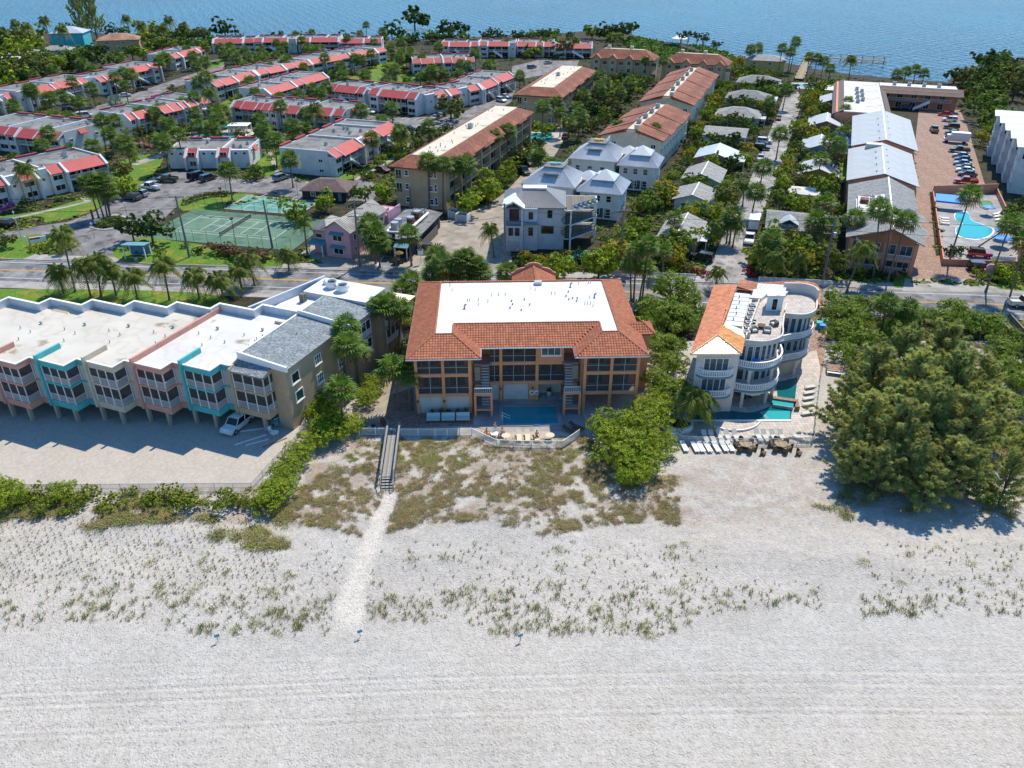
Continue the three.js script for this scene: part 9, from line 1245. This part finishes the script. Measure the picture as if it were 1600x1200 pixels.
// condominium yard (centre) furniture
{
  const W3=(x,z)=>V(x,0,z).applyMatrix4(CEN.o.matrixWorld);
  [[3.2,0.9],[5.2,0.9],[7.2,0.9]].forEach(([x,z],i)=>{ const q=W3(x,z),o=thing('covered_sofa',['pale covered garden sofa in the yard corner by the storage doors','wooden-framed covered garden seat between the two covered sofas','pale covered garden sofa nearest the courtyard fence corner'][i],'sofa',[q.x,0.05,q.z],CEN.turn);part(o,'base',M.wicker,(m)=>m.box(-0.8,0,-0.4,0.8,0.32,0.5));part(o,'cover',M.mint2 ??= std(rgb(0.42,0.55,0.52),{ roughness: 0.9}),(m)=>m.prismX([[0.55,0.32],[0.55,0.5],[-0.2,0.55],[-0.42,0.95],[-0.55,0.95],[-0.55,0.32]],-0.9,0.9));});
  for (let i=0;i < 5;i++){const q=W3(3.0 + i*1.15,-0.5),o=thing('potted_plant','small potted shrub in the row along the storage doors','plant',[q.x,0.05,q.z],i,'potted shrubs along the storage doors');part(o,'pot',M.tileOrange,(m)=>m.bar([0,0,0],[0,0.4,0],0.18,0.26,10));const c=addMesh('foliage',CROWN.olive[i % 3],M.leaf,o);c.position.y=0.65;c.scale.setScalar(0.42);}
  [[14.6,5.6],[15.7,5.6],[16.9,5.6]].forEach(([x,z],i)=>{ const q=W3(x,z);lounger(q.x,q.z,CEN.turn,M.sling,['tan sling lounger beside the round terrace table','tan sling lounger in the middle of the sun terrace','tan sling lounger with the sunbather'][i],null,0.35);});for (const [x,z,l] of [[12.9,5.8,'round pale terrace table beside the sling loungers'],[18.6,5.9,'round pale terrace table at the fence side of the sun terrace']]){const q=W3(x,z),o=thing('terrace_table',l,'table',[q.x,0.05,q.z]);part(o,'top',M.sling,(m)=>m.disc(0,0.66,0,0.6,0.05,16));part(o,'leg',M.greyTrim,(m)=>m.disc(0,0,0,0.06,0.66,8));}
  for (const [x,z,t,l] of [[21.4,4.4,0.9,'brown lounger by the terrace fence'],[22.4,3.5,0.9,'brown lounger beside the stair tower']]){const q=W3(x,z);lounger(q.x,q.z,t,M.wicker,l,null,0.3);}
  const pl=W3(19.3,-5.0),pp=thing('potted_plant','cream pot with a plant in the recess behind the courtyard pool','plant',[pl.x,0.05,pl.z]);part(pp,'pot',M.creamWall,(m)=>m.bar([0,0,0],[0,0.5,0],0.2,0.36,10).bar([0,0.5,0],[0,0.8,0],0.36,0.3,10));const pc=addMesh('foliage',CROWN.dark[0],M.leaf,pp);pc.position.y=1.0;pc.scale.setScalar(0.45);
  const lr=W3(16.8,-3.95),ring=thing('life_ring','white life ring hung on the courtyard wall','life ring',[lr.x,1.35,lr.z],CEN.turn);const tg=new THREE.TorusGeometry(0.32,0.09,8,20);addMesh('ring',tg,M.whiteTrim,ring).position.z=0.1;const bd=thing('pool_rules_sign','pale pool notice board beside the life ring','sign',[W3(17.45,-3.95).x,1.3,W3(17.45,-3.95).z],CEN.turn);part(bd,'board',M.whiteTrim,(m)=>m.box(-0.25,-0.3,0,0.25,0.35,0.04));part(bd,'text_block',M.blueGrey,(m)=>m.box(-0.19,-0.2,0.041,0.19,0.1,0.045));
  const lf=W3(17.6,2.5),lo=thing('pool_float','blue foam pool noodle lying on the pool edge','toy',[lf.x,0.19,lf.z],0.2);part(lo,'tube',M.blue,(m)=>m.bar([-0.9,0,0],[-0.2,0,0.05],0.07,0.07,7).bar([-0.2,0,0.05],[0.7,0,-0.1],0.07,0.07,7));const ch=P(600,664),cc=thing('terrace_chair','dark brown wooden chair on the pavers by the path gate','chair',[ch.x,0.04,ch.z],0.6);part(cc,'seat',M.woodRed,(m)=>m.box(-0.3,0.3,-0.3,0.3,0.36,0.3));part(cc,'backrest',M.woodRed,(m)=>m.box(-0.3,0.36,-0.34,0.3,0.95,-0.28));for (const [x,z] of [[-0.26,-0.26],[0.26,-0.26],[-0.26,0.26],[0.26,0.26]]) part(cc,'leg',M.woodRed,(m)=>m.cbox(x,0,z,0.06,0.3,0.06));const bn=P(584,674),b2=thing('litter_bin','dark blue round litter bin beside the pool fence gate','bin',[bn.x,0.02,bn.z]);part(b2,'drum',M.sheetBlue,(m)=>m.disc(0,0,0,0.32,0.85,14));part(b2,'rim',M.dark,(m)=>m.disc(0,0.85,0,0.34,0.06,14));
}
// yard of the saw-tooth condominium: stacked chairs, table, lumber
{ for (let i=0;i < 5;i++){const q=P(428 + i*5.2,664 + (i % 2)*3),o=thing('stacked_chairs','stack of teal plastic garden chairs against the tan wing','chair stack',[q.x,0.04,q.z],0.4*i,'stacks of teal garden chairs');for (let k=0;k < 3;k++) part(o,'chair_shell',M.tealPale ??= std(rgb(0.30,0.52,0.52),{ roughness: 0.5}),(m)=>{ const y=k*0.16;m.box(-0.26,0.36 + y,-0.24,0.26,0.4 + y,0.26).box(-0.26,0.4 + y,-0.28,0.26,0.86 + y,-0.23);if (!k) for (const [x,z] of [[-0.23,-0.22],[0.23,-0.22],[-0.23,0.22],[0.23,0.22]]) m.cbox(x,0,z,0.05,0.36,0.05);});}
  const q=P(430,682),o=thing('garden_table','round white garden table beside the teal chairs','table',[q.x,0.04,q.z]);part(o,'top',M.whiteTrim,(m)=>m.disc(0,0.62,0,0.55,0.04,16));for (let i=0;i < 4;i++) part(o,'leg',M.whiteTrim,(m)=>m.bar([Math.cos(i*1.57)*0.4,0,Math.sin(i*1.57)*0.4],[Math.cos(i*1.57)*0.2,0.62,Math.sin(i*1.57)*0.2],0.03,0.03,5));const g=P(423,676),c=thing('garden_chair','single white garden chair next to the round white table','chair',[g.x,0.04,g.z],0.7);part(c,'seat',M.whiteTrim,(m)=>m.box(-0.24,0.38,-0.24,0.24,0.42,0.24));part(c,'backrest',M.whiteTrim,(m)=>m.box(-0.24,0.42,-0.28,0.24,0.85,-0.24));for (const [x,z] of [[-0.2,-0.2],[0.2,-0.2],[-0.2,0.2],[0.2,0.2]]) part(c,'leg',M.whiteTrim,(m)=>m.cbox(x,0,z,0.05,0.38,0.05));
  [[392,688,0.6,4.2],[398,672,0.25,3.6],[402,692,0.5,3.0],[424,694,0.7,2.4],[436,690,0.75,2.2]].forEach(([px,py,t,L],i)=>{ const w=P(px,py),o=thing('timber_plank',['long pale plank lying in the shade of the tan wing','pale plank beside the parked white car','short pale plank beside the long one','weathered plank in the sun by the lot fence','second weathered plank in the sun by the lot fence'][i],'plank',[w.x,0.05,w.z],t);part(o,'board',i < 3 ? M.whiteTrim : M.woodPale,(m)=>m.box(-L/2,0,-0.1,L/2,0.08,0.1));part(o,'end_grain',M.wood,(m)=>m.box(L/2,0.005,-0.095,L/2 + 0.01,0.075,0.095));});}
// beach stakes with small dark panels
for (const [x,y,l] of [[341,1002,'small dark sign plate on a stake below the grass, beside the tallest clumps'],[563,994,'small dark sign plate on a stake at the end of the beach path'],[813,1001,'small dark sign plate on a stake before the seaward grass']]){const q=P(x,y),o=thing('marker_stake',l,'sign',[q.x,beachY(q.x,q.z),q.z],0.4);part(o,'stake',M.wood,(m)=>m.bar([0,-0.2,0],[0,0.75,0],0.03,0.03,6));part(o,'plate',M.sheetBlue,(m)=>m.box(-0.24,0.6,0.03,0.24,0.95,0.06));}
// entrance furniture
{ const q=P(217,402),o=thing('bus_shelter','bus shelter with blue-grey metal roof on the roadside lawn','shelter',[q.x,0,q.z],-0.05);part(o,'roof',M.blueGrey,(m)=>m.prismX([[-1.5,2.7],[1.5,3.1],[1.5,3.0],[-1.5,2.6]],-2.4,2.4));for (const [x,z] of [[-2.1,-1.2],[2.1,-1.2],[-2.1,1.2],[2.1,1.2]]) part(o,'post',M.whiteTrim,(m)=>m.cbox(x,0,z,0.18,2.65,0.18));part(o,'bench',M.blue,(m)=>m.box(-1.6,0.4,-1,1.6,0.48,-0.5));part(o,'back_wall',M.blueGrey,(m)=>m.box(-2,0.3,-1.3,2,2.0,-1.24));const b=P(213,408),bn=thing('litter_bin','grey litter bin in front of the bus shelter','bin',[b.x,0.03,b.z]);part(bn,'drum',M.acGrey,(m)=>m.disc(0,0,0,0.3,0.9,12));part(bn,'lid',M.black,(m)=>m.disc(0,0.9,0,0.33,0.12,12));}
{ const q=P(62,382),o=thing('entrance_sign','white and red entrance sign in a planted bed by the condo drive','sign',[q.x,0,q.z],0.5);part(o,'board',M.whiteTrim,(m)=>m.box(-1.6,0.3,-0.1,1.6,1.7,0.1));part(o,'red_band',M.red,(m)=>m.box(-1.5,1.25,0.101,0.4,1.6,0.12));for (const x of [-1.68,1.68]) part(o,'post',M.woodRed,(m)=>m.cbox(x,0,0,0.14,1.9,0.24));const g=P(154,352),s=thing('notice_board','small white notice sign in the island bed of the condo drive','sign',[g.x,0,g.z],0.2);part(s,'board',M.whiteTrim,(m)=>m.box(-0.7,0.4,-0.05,0.7,1.4,0.05));part(s,'post',M.wood,(m)=>m.cbox(-0.4,0,-0.1,0.1,1.3,0.08).cbox(0.4,0,-0.1,0.1,1.3,0.08));const p=P(147,347),t=thing('totem_post','dark wooden totem post in the island bed','post',[p.x,0,p.z]);part(t,'post',M.woodRed,(m)=>m.bar([0,0,0],[0,2.6,0],0.28,0.22,8));part(t,'cap',M.black,(m)=>m.bar([0,2.6,0],[0,2.9,0],0.34,0.1,8));const h=P(165,404),f=thing('fire_hydrant','red fire hydrant by the drive mouth','hydrant',[h.x,0,h.z]);part(f,'barrel',M.red,(m)=>m.disc(0,0,0,0.16,0.7,10).bar([0,0.7,0],[0,0.85,0],0.16,0.05,10));part(f,'outlet',M.red,(m)=>m.bar([-0.28,0.5,0],[0.28,0.5,0],0.08,0.08,8));
  const isl=smoothPoly(pixPoly([[140,356],[150,346],[178,336],[194,338],[202,345],[190,354],[165,360]]),4),io=struct('traffic_island',new MB().prism(isl,0,0.16).geo(),M.kerb);layer('island_bed',isl.map(([x,z])=>{ const c=P(170,348);return [c.x + (x - c.x)*0.86,c.z + (z - c.z)*0.86];}),M.soil,0.17);for (const [x,y,k] of [[158,350,'lime'],[170,345,'mid'],[182,342,'lime'],[188,348,'dark'],[166,352,'mid']]) treeAt(x,y,1.2,1.3,k,'low shrub in the island bed of the condo drive','shrubs in the island bed');for (const [a,b,c,d] of [[163,342,148,296],[168,340,160,292],[172,338,168,300]]) palmBC('fan',a,b,c,d,'tall sabal palm rising from the island bed','palms of the island bed',2.4);for (const [x,y] of [[62,386],[72,384],[50,390],[80,380]]) treeAt(x,y,1.0,1.2,'lime','clipped shrub round the entrance sign','shrubs round the entrance sign');treeAt(8,384,2.2,2.6,'olive','flowering brownish shrub at the road end of the entrance lawn',null);for (const [x,y,l] of [[355,396,'reddish brown hedge shrub along the tennis court, by the tall pole'],[372,400,'reddish hedge shrub in the middle of the tennis-court hedge'],[390,402,'brownish hedge shrub beside the hedge pole'],[408,404,'brownish hedge shrub near the corner coconut palm'],[340,392,'reddish hedge shrub at the lawn end of the tennis-court hedge']]) treeAt(x,y,2.0,2.2,'rust',l,null,{ crown: (CROWN.rust ??= [crownGeo(1201,[0.26,0.17,0.08],950,0.1)])});for (let i=0;i < 9;i++) treeAt(290 + i*8,312 - i*1.6 + (i - 4)*(i - 4)*0.25,1.2,1.1,'olive','round clipped bush in the row behind the tennis-court lawn','clipped bushes behind the tennis court');}
{ const flowers=[[1104,428,M.red],[1085,424,M.red],[1170,424,M.red],[1176,430,M.red],[1070,420,M.red]];flowers.forEach(([x,y],i)=>treeAt(x,y,1.3,1.1,'red','crimson-leaved shrub at the mouth of the cottage street','crimson shrubs at the street mouth',{ crown: (CROWN.red ??= [crownGeo(1301,[0.40,0.02,0.05],500,0.14)])}));treeAt(54,288,3.6,2.8,'rose','pink-flowering tree before the long red-roofed condo',null,{ crown: (CROWN.rose ??= [crownGeo(1302,[0.42,0.24,0.18],800,0.11)])});treeAt(8,325,2.4,2.0,'mag','magenta bougainvillea shrub by the condo end wall',null,{ crown: (CROWN.mag ??= [crownGeo(1303,[0.45,0.12,0.40],700,0.11)])});treeAt(1215,302,2.4,1.6,'olive','clipped ball-shaped bush beside the cottage street',null,{ crown: [crownGeo(1304,[0.11,0.13,0.05],1400,0.07,{ lobes: 0,sy: 1,low: -2})]});treeAt(1560,425,2.4,2.0,'lime','bushy green shrub behind the motel sign',null);const q=P(1544,432),s=thing('motel_sign','small pink monument sign with a round top by the motel drive','sign',[q.x,0,q.z],-0.3);part(s,'plinth',M.coral,(m)=>m.box(-1,0,-0.3,1,1.4,0.3));part(s,'panel',M.pink,(m)=>m.prismZ([[-0.8,1.4],[-0.8,2.0],[-0.4,2.5],[0.4,2.5],[0.8,2.0],[0.8,1.4]],-0.2,0.2));for (const [x,y,r] of [[1480,392,1.6],[1492,394,1.4],[1500,390,1.5],[1470,360,0.9],[1462,325,0.9],[1577,335,1.0]]) treeAt(x,y,1.8,r,'dark','leafy shrub inside the motel pool terrace wall','shrubs of the motel pool terrace');for (const [x,y] of [[1526,428],[1534,434],[1556,436]]) treeAt(x,y,1.0,1.3,'lime','low clipped shrub at the foot of the motel sign','shrubs round the motel sign');}
// red footbridge, condo pool, gazebo, docks
{ const a=P(200,228),b=P(246,232),d=b.clone().sub(a),L=d.length(),o=thing('footbridge','red timber footbridge over the creek in the condo grounds','bridge',[a.x,0,a.z],Math.atan2(-d.z,d.x));const arc2=(t)=>0.3 + 0.9*Math.sin(Math.PI*t);const n=18;for (let i=0;i < n;i++) part(o,'plank',M.woodRed,(m)=>{ const x0=L*i/n,x1=L*(i + 1)/n - 0.05,y=arc2((i + 0.5)/n);m.box(x0,y - 0.1,-1,x1,y,1);});for (const z of [-1.05,1.05]){for (let i=0;i <= 6;i++) part(o,'post',M.woodRed,(m)=>m.cbox(L*i/6,0,z,0.14,arc2(i/6) + 1.1,0.14));part(o,'rail',M.woodRed,(m)=>{ for (let i=0;i < n;i++) m.bar([L*i/n,arc2(i/n) + 1.05,z],[L*(i + 1)/n,arc2((i + 1)/n) + 1.05,z],0.06,0.06,4);});}}
{ const q=P(338,213),o=thing('swimming_pool','bright blue clubhouse pool ringed by loungers','pool',[q.x,0,q.z]);part(o,'deck',M.patio,(m)=>m.prism(roundPoly(4,-1,18,9,24),0,0.05));part(o,'water',M.poolLight,(m)=>m.prism(roundPoly(0,0,6,3.2,24),0.05,0.09));for (let i=0;i < 12;i++){const t=i*0.52;lounger(q.x + Math.cos(t)*9.5,q.z + Math.sin(t)*5.2,t,i % 2 ? M.sling : M.loungeWhite,'lounger on the clubhouse pool terrace','loungers round the clubhouse pool',0.4,0.05);} umbrella(311,195,M.tealFab,'teal parasol by the clubhouse pool, beside the palms',2.6,2.4);umbrella(352,195,M.tealFab,'teal parasol by the clubhouse pool, beside the white cabana',2.6,2.4);const c=P(376,208),k=thing('cabana','white open cabana at the clubhouse pool','cabana',[c.x,0,c.z]);part(k,'roof',M.whiteTrim,(m)=>m.box(-3.2,2.6,-2.4,3.2,2.8,2.4));for (const [x,z] of [[-3,-2.2],[3,-2.2],[-3,2.2],[3,2.2]]) part(k,'post',M.whiteTrim,(m)=>m.cbox(x,0,z,0.2,2.6,0.2));part(k,'lattice',M.meshWhite,(m)=>m.box(-3,0.2,2.18,3,2.4,2.22));}
{ const q=P(848,214),o=thing('swimming_pool','turquoise pool between the two tan condos','pool',[q.x,0,q.z]);part(o,'deck',M.patio,(m)=>m.box(-6,0,-7,6,0.05,7));part(o,'water',M.poolLight,(m)=>m.box(-4,0.05,-5.4,3,0.09,5));const p=P(1258,134),e=thing('swimming_pool','small blue pool with white deck at the bay end of the cottage street','pool',[p.x,0,p.z]);part(e,'deck',M.patio,(m)=>m.box(-10,0,-7,10,0.08,7));part(e,'water',M.poolLight,(m)=>m.box(-6,0.08,-3.4,6,0.12,3.4));const t=P(908,398),f=thing('swimming_pool','small teal plunge pool behind the palms of the terrace house','pool',[t.x,0,t.z]);part(f,'water',M.poolLight,(m)=>m.box(-3,0.02,-2,3,0.1,2));part(f,'coping',M.concrete,(m)=>m.box(-3.4,0,-2.4,3.4,0.018,2.4));}
{ const q=P(1061,74),o=thing('gazebo','white-roofed gazebo on the mangrove point with a boardwalk','gazebo',[q.x,0,q.z]);part(o,'roof',M.whiteTrim,(m)=>{ for (let i=0;i < 8;i++){const a=i/8*6.283,b=(i + 1)/8*6.283;m.tri([Math.cos(b)*4.6,4.6,Math.sin(b)*4.6],[0,6.6,0],[Math.cos(a)*4.6,4.6,Math.sin(a)*4.6]);}});for (let i=0;i < 6;i++) part(o,'post',M.whiteTrim,(m)=>m.disc(Math.cos(i*1.05)*3.8,0,Math.sin(i*1.05)*3.8,0.16,4.7,6));part(o,'floor',M.wood,(m)=>m.prism(roundPoly(0,0,4.4,4.4,12),1.6,1.8));part(o,'boardwalk',M.wood,(m)=>m.bar([0,1.7,4],[-8,1.7,-2],0.9,0.9,4).bar([-1,1.7,4],[6,1.0,26],0.9,0.9,4));for (const [x,y,h] of [[1066,52,12],[1076,50,12],[1090,52,11],[1100,56,11],[1120,65,9]]){const w=P(x,y,h*0.85);tree('slender dark tree on the mangrove point beside the gazebo','tree','shore_tree',w.x,w.z,h,3.2,'dark','slender trees by the gazebo');}}
{ const a=P(1248,126),b=P(1263,92),d=b.clone().sub(a),L=d.length(),o=thing('pier','pale timber pier running out over the bay with a crosswise dock end','pier',[a.x,0,a.z],Math.atan2(d.x,d.z));for (let i=0;i < L/1.2;i++) part(o,'plank',M.woodPale,(m)=>m.box(-2.0,0.7,i*1.2,2.0,0.85,i*1.2 + 1.12));for (let i=0;i < 9;i++) for (const s of [-1.9,1.9]) part(o,'pile',M.wood,(m)=>m.disc(s,-1.5,i*L/8,0.2,2.9,7));part(o,'dock_end',M.wood,(m)=>m.box(-36,0.7,L,3,0.9,L + 5));for (let i=0;i < 8;i++) part(o,'pile',M.wood,(m)=>m.disc(-35 + i*5,-1.5,L + 4.6,0.2,3.4,7));part(o,'rail',M.wood,(m)=>m.box(-36,1.9,L + 4.8,3,2.05,L + 5));}
// ---------------------------------------------------------------- people on the sun terrace
function bodyGeo(bones,lo,size,res) {
  const mc=new MarchingCubes(res,new THREE.MeshStandardMaterial(),false,false,60000),F=mc.field,n=res;mc.isolation=0;
  for (let k=0;k < n;k++) for (let j=0;j < n;j++) for (let i=0;i < n;i++) {
    const x=lo[0] + size*i/n,y=lo[1] + size*j/n,z=lo[2] + size*k/n;let d=9;
    for (const [a,b,r0,r1] of bones){const bx=b[0] - a[0],by=b[1] - a[1],bz=b[2] - a[2],t=clamp(((x - a[0])*bx + (y - a[1])*by + (z - a[2])*bz)/(bx*bx + by*by + bz*bz + 1e-9)),q=Math.hypot(x - a[0] - bx*t,y - a[1] - by*t,z - a[2] - bz*t) - mix(r0,r1,t),h=Math.max(0.04 - Math.abs(d - q),0)/0.04;d=Math.min(d,q) - h*h*0.01;}
    F[i + j*n + k*n*n]=-d;
 }
  mc.update();const c=mc.count,p=new Float32Array(c*3),nn=new Float32Array(mc.normalArray.slice(0,c*3));for (let i=0;i < c;i++) for (let k=0;k < 3;k++) p[i*3 + k]=lo[k] + size*(mc.positionArray[i*3 + k] + 1)/2;
  const g=new THREE.BufferGeometry();g.setAttribute('position',new THREE.BufferAttribute(p,3));g.setAttribute('normal',new THREE.BufferAttribute(nn,3));return g;
}
function person(pose,x,y,z,turn,skin,wear,hair,label) {
  const J={ stand:{hip: [0,0.92,0],kneeL: [-0.1,0.5,0.04],kneeR: [0.11,0.5,0],ankL: [-0.1,0.07,0],ankR: [0.13,0.07,0],elL: [-0.3,1.1,0],elR: [0.3,1.12,0.06],haL: [-0.27,0.85,0.1],haR: [0.22,0.98,0.25],ch: [0,1.3,0],hd: [0,1.62,0.03]},sit:{hip: [0,0.5,0],kneeL: [-0.12,0.5,0.44],kneeR: [0.12,0.5,0.44],ankL: [-0.12,0.08,0.48],ankR: [0.12,0.08,0.48],elL: [-0.3,0.72,0.06],elR: [0.3,0.72,0.06],haL: [-0.2,0.58,0.3],haR: [0.2,0.62,0.3],ch: [0,0.9,-0.04],hd: [0,1.22,0]}}[pose],B=[];
  const s=(k,dx)=>[J[k][0] + dx,J[k][1] + (k === 'ch' ? 0.1 : -0.02),J[k][2]];
  B.push([J.hip,J.ch,0.14,0.15],[s('ch',-0.17),s('ch',0.17),0.07,0.07],[J.ch,J.hd,0.06,0.06],[J.hd,[J.hd[0],J.hd[1] + 0.1,J.hd[2]],0.085,0.095],[[J.hd[0],J.hd[1] + 0.02,J.hd[2] + 0.09],[J.hd[0],J.hd[1] + 0.05,J.hd[2] + 0.095],0.02,0.015]);
  for (const [q,d] of [['L',-1],['R',1]]){B.push([s('hip',d*0.09),J['knee' + q],0.085,0.06],[J['knee' + q],J['ank' + q],0.058,0.038],[J['ank' + q],[J['ank' + q][0],0.04,J['ank' + q][2] + 0.16],0.04,0.03],[s('ch',d*0.19),J['el' + q],0.055,0.042],[J['el' + q],J['ha' + q],0.04,0.03]);const h=J['ha' + q];for (let f=0;f < 5;f++) B.push([h,[h[0] + (f - 2)*0.018,h[1] - (f ? 0.05 : 0.02),h[2] + (f ? 0.07 : 0.03)],0.022,0.009]);}
  const o=thing('person',label,'person',[x,y,z],turn),lo=[-0.55,-0.05,-0.55],sz=pose === 'stand' ? 1.95 : 1.55;addMesh('body',bodyGeo(B,[-sz/2,-0.05,-sz/2],sz,64),skin,o);
  addMesh('swimwear',bodyGeo([[J.hip,[J.hip[0],J.hip[1] + 0.08,J.hip[2]],0.155,0.15],[s('hip',-0.09),[mix(J.hip[0] - 0.09,J.kneeL[0],0.5),mix(J.hip[1],J.kneeL[1],0.5),mix(J.hip[2],J.kneeL[2],0.5)],0.1,0.095],[s('hip',0.09),[mix(J.hip[0] + 0.09,J.kneeR[0],0.5),mix(J.hip[1],J.kneeR[1],0.5),mix(J.hip[2],J.kneeR[2],0.5)],0.1,0.095]],[-sz/2,-0.05,-sz/2],sz,48),wear,o);
  addMesh('hair',bodyGeo([[[J.hd[0],J.hd[1] + 0.1,J.hd[2] - 0.035],[J.hd[0],J.hd[1] + 0.14,J.hd[2] - 0.01],0.1,0.095]],[-sz/2,-0.05,-sz/2],sz,48),hair,o);
}
{ const skin=std(rgb(0.50,0.30,0.20),{ roughness: 0.6}),skin2=std(rgb(0.42,0.23,0.14),{ roughness: 0.6}),hairB=std(rgb(0.04,0.03,0.02)),hairG=std(rgb(0.35,0.30,0.22)),orange=std(rgb(0.70,0.20,0.03)),W3=(x,z)=>V(x,0,z).applyMatrix4(CEN.o.matrixWorld);
  let q=W3(11.5,4.4);person('stand',q.x,0.05,q.z,2.4,skin,M.whiteTrim,hairG,'person in white shorts standing at the terrace table');const seat=(x,z,t,l)=>{ const c=W3(x,z),o=thing('terrace_chair',l,'chair',[c.x,0.05,c.z],t);part(o,'seat',orange,(m)=>m.box(-0.28,0.32,-0.26,0.28,0.38,0.26));part(o,'backrest',orange,(m)=>m.box(-0.28,0.38,-0.32,0.28,0.95,-0.26));for (const [a,b] of [[-0.24,-0.24],[0.24,-0.24],[-0.24,0.22],[0.24,0.22]]) part(o,'leg',M.greyTrim,(m)=>m.cbox(a,0,b,0.05,0.32,0.05));return c;};
  q=seat(10.4,5.0,1.4,'orange terrace chair by the fence bend, occupied');person('sit',q.x,0,q.z,1.4,skin2,orange,hairB,'person in orange shorts seated by the fence bend');q=seat(12.4,5.0,-1.4,'orange terrace chair facing the fence bend, occupied');person('sit',q.x,0,q.z,-1.4,skin,M.blue,hairB,'person in blue shorts seated at the terrace table');q=W3(11.4,5.2);const t=thing('terrace_table','small white terrace table between the seated people','table',[q.x,0.05,q.z]);part(t,'top',M.whiteTrim,(m)=>m.disc(0,0.62,0,0.5,0.05,14));part(t,'leg',M.greyTrim,(m)=>m.disc(0,0,0,0.06,0.62,6));q=W3(16.9,5.7);person('sit',q.x,-0.02,q.z,0.3,skin2,M.dark,hairB,'person in dark swimwear sitting on the sling lounger');}

renderer.render(scene,camera);
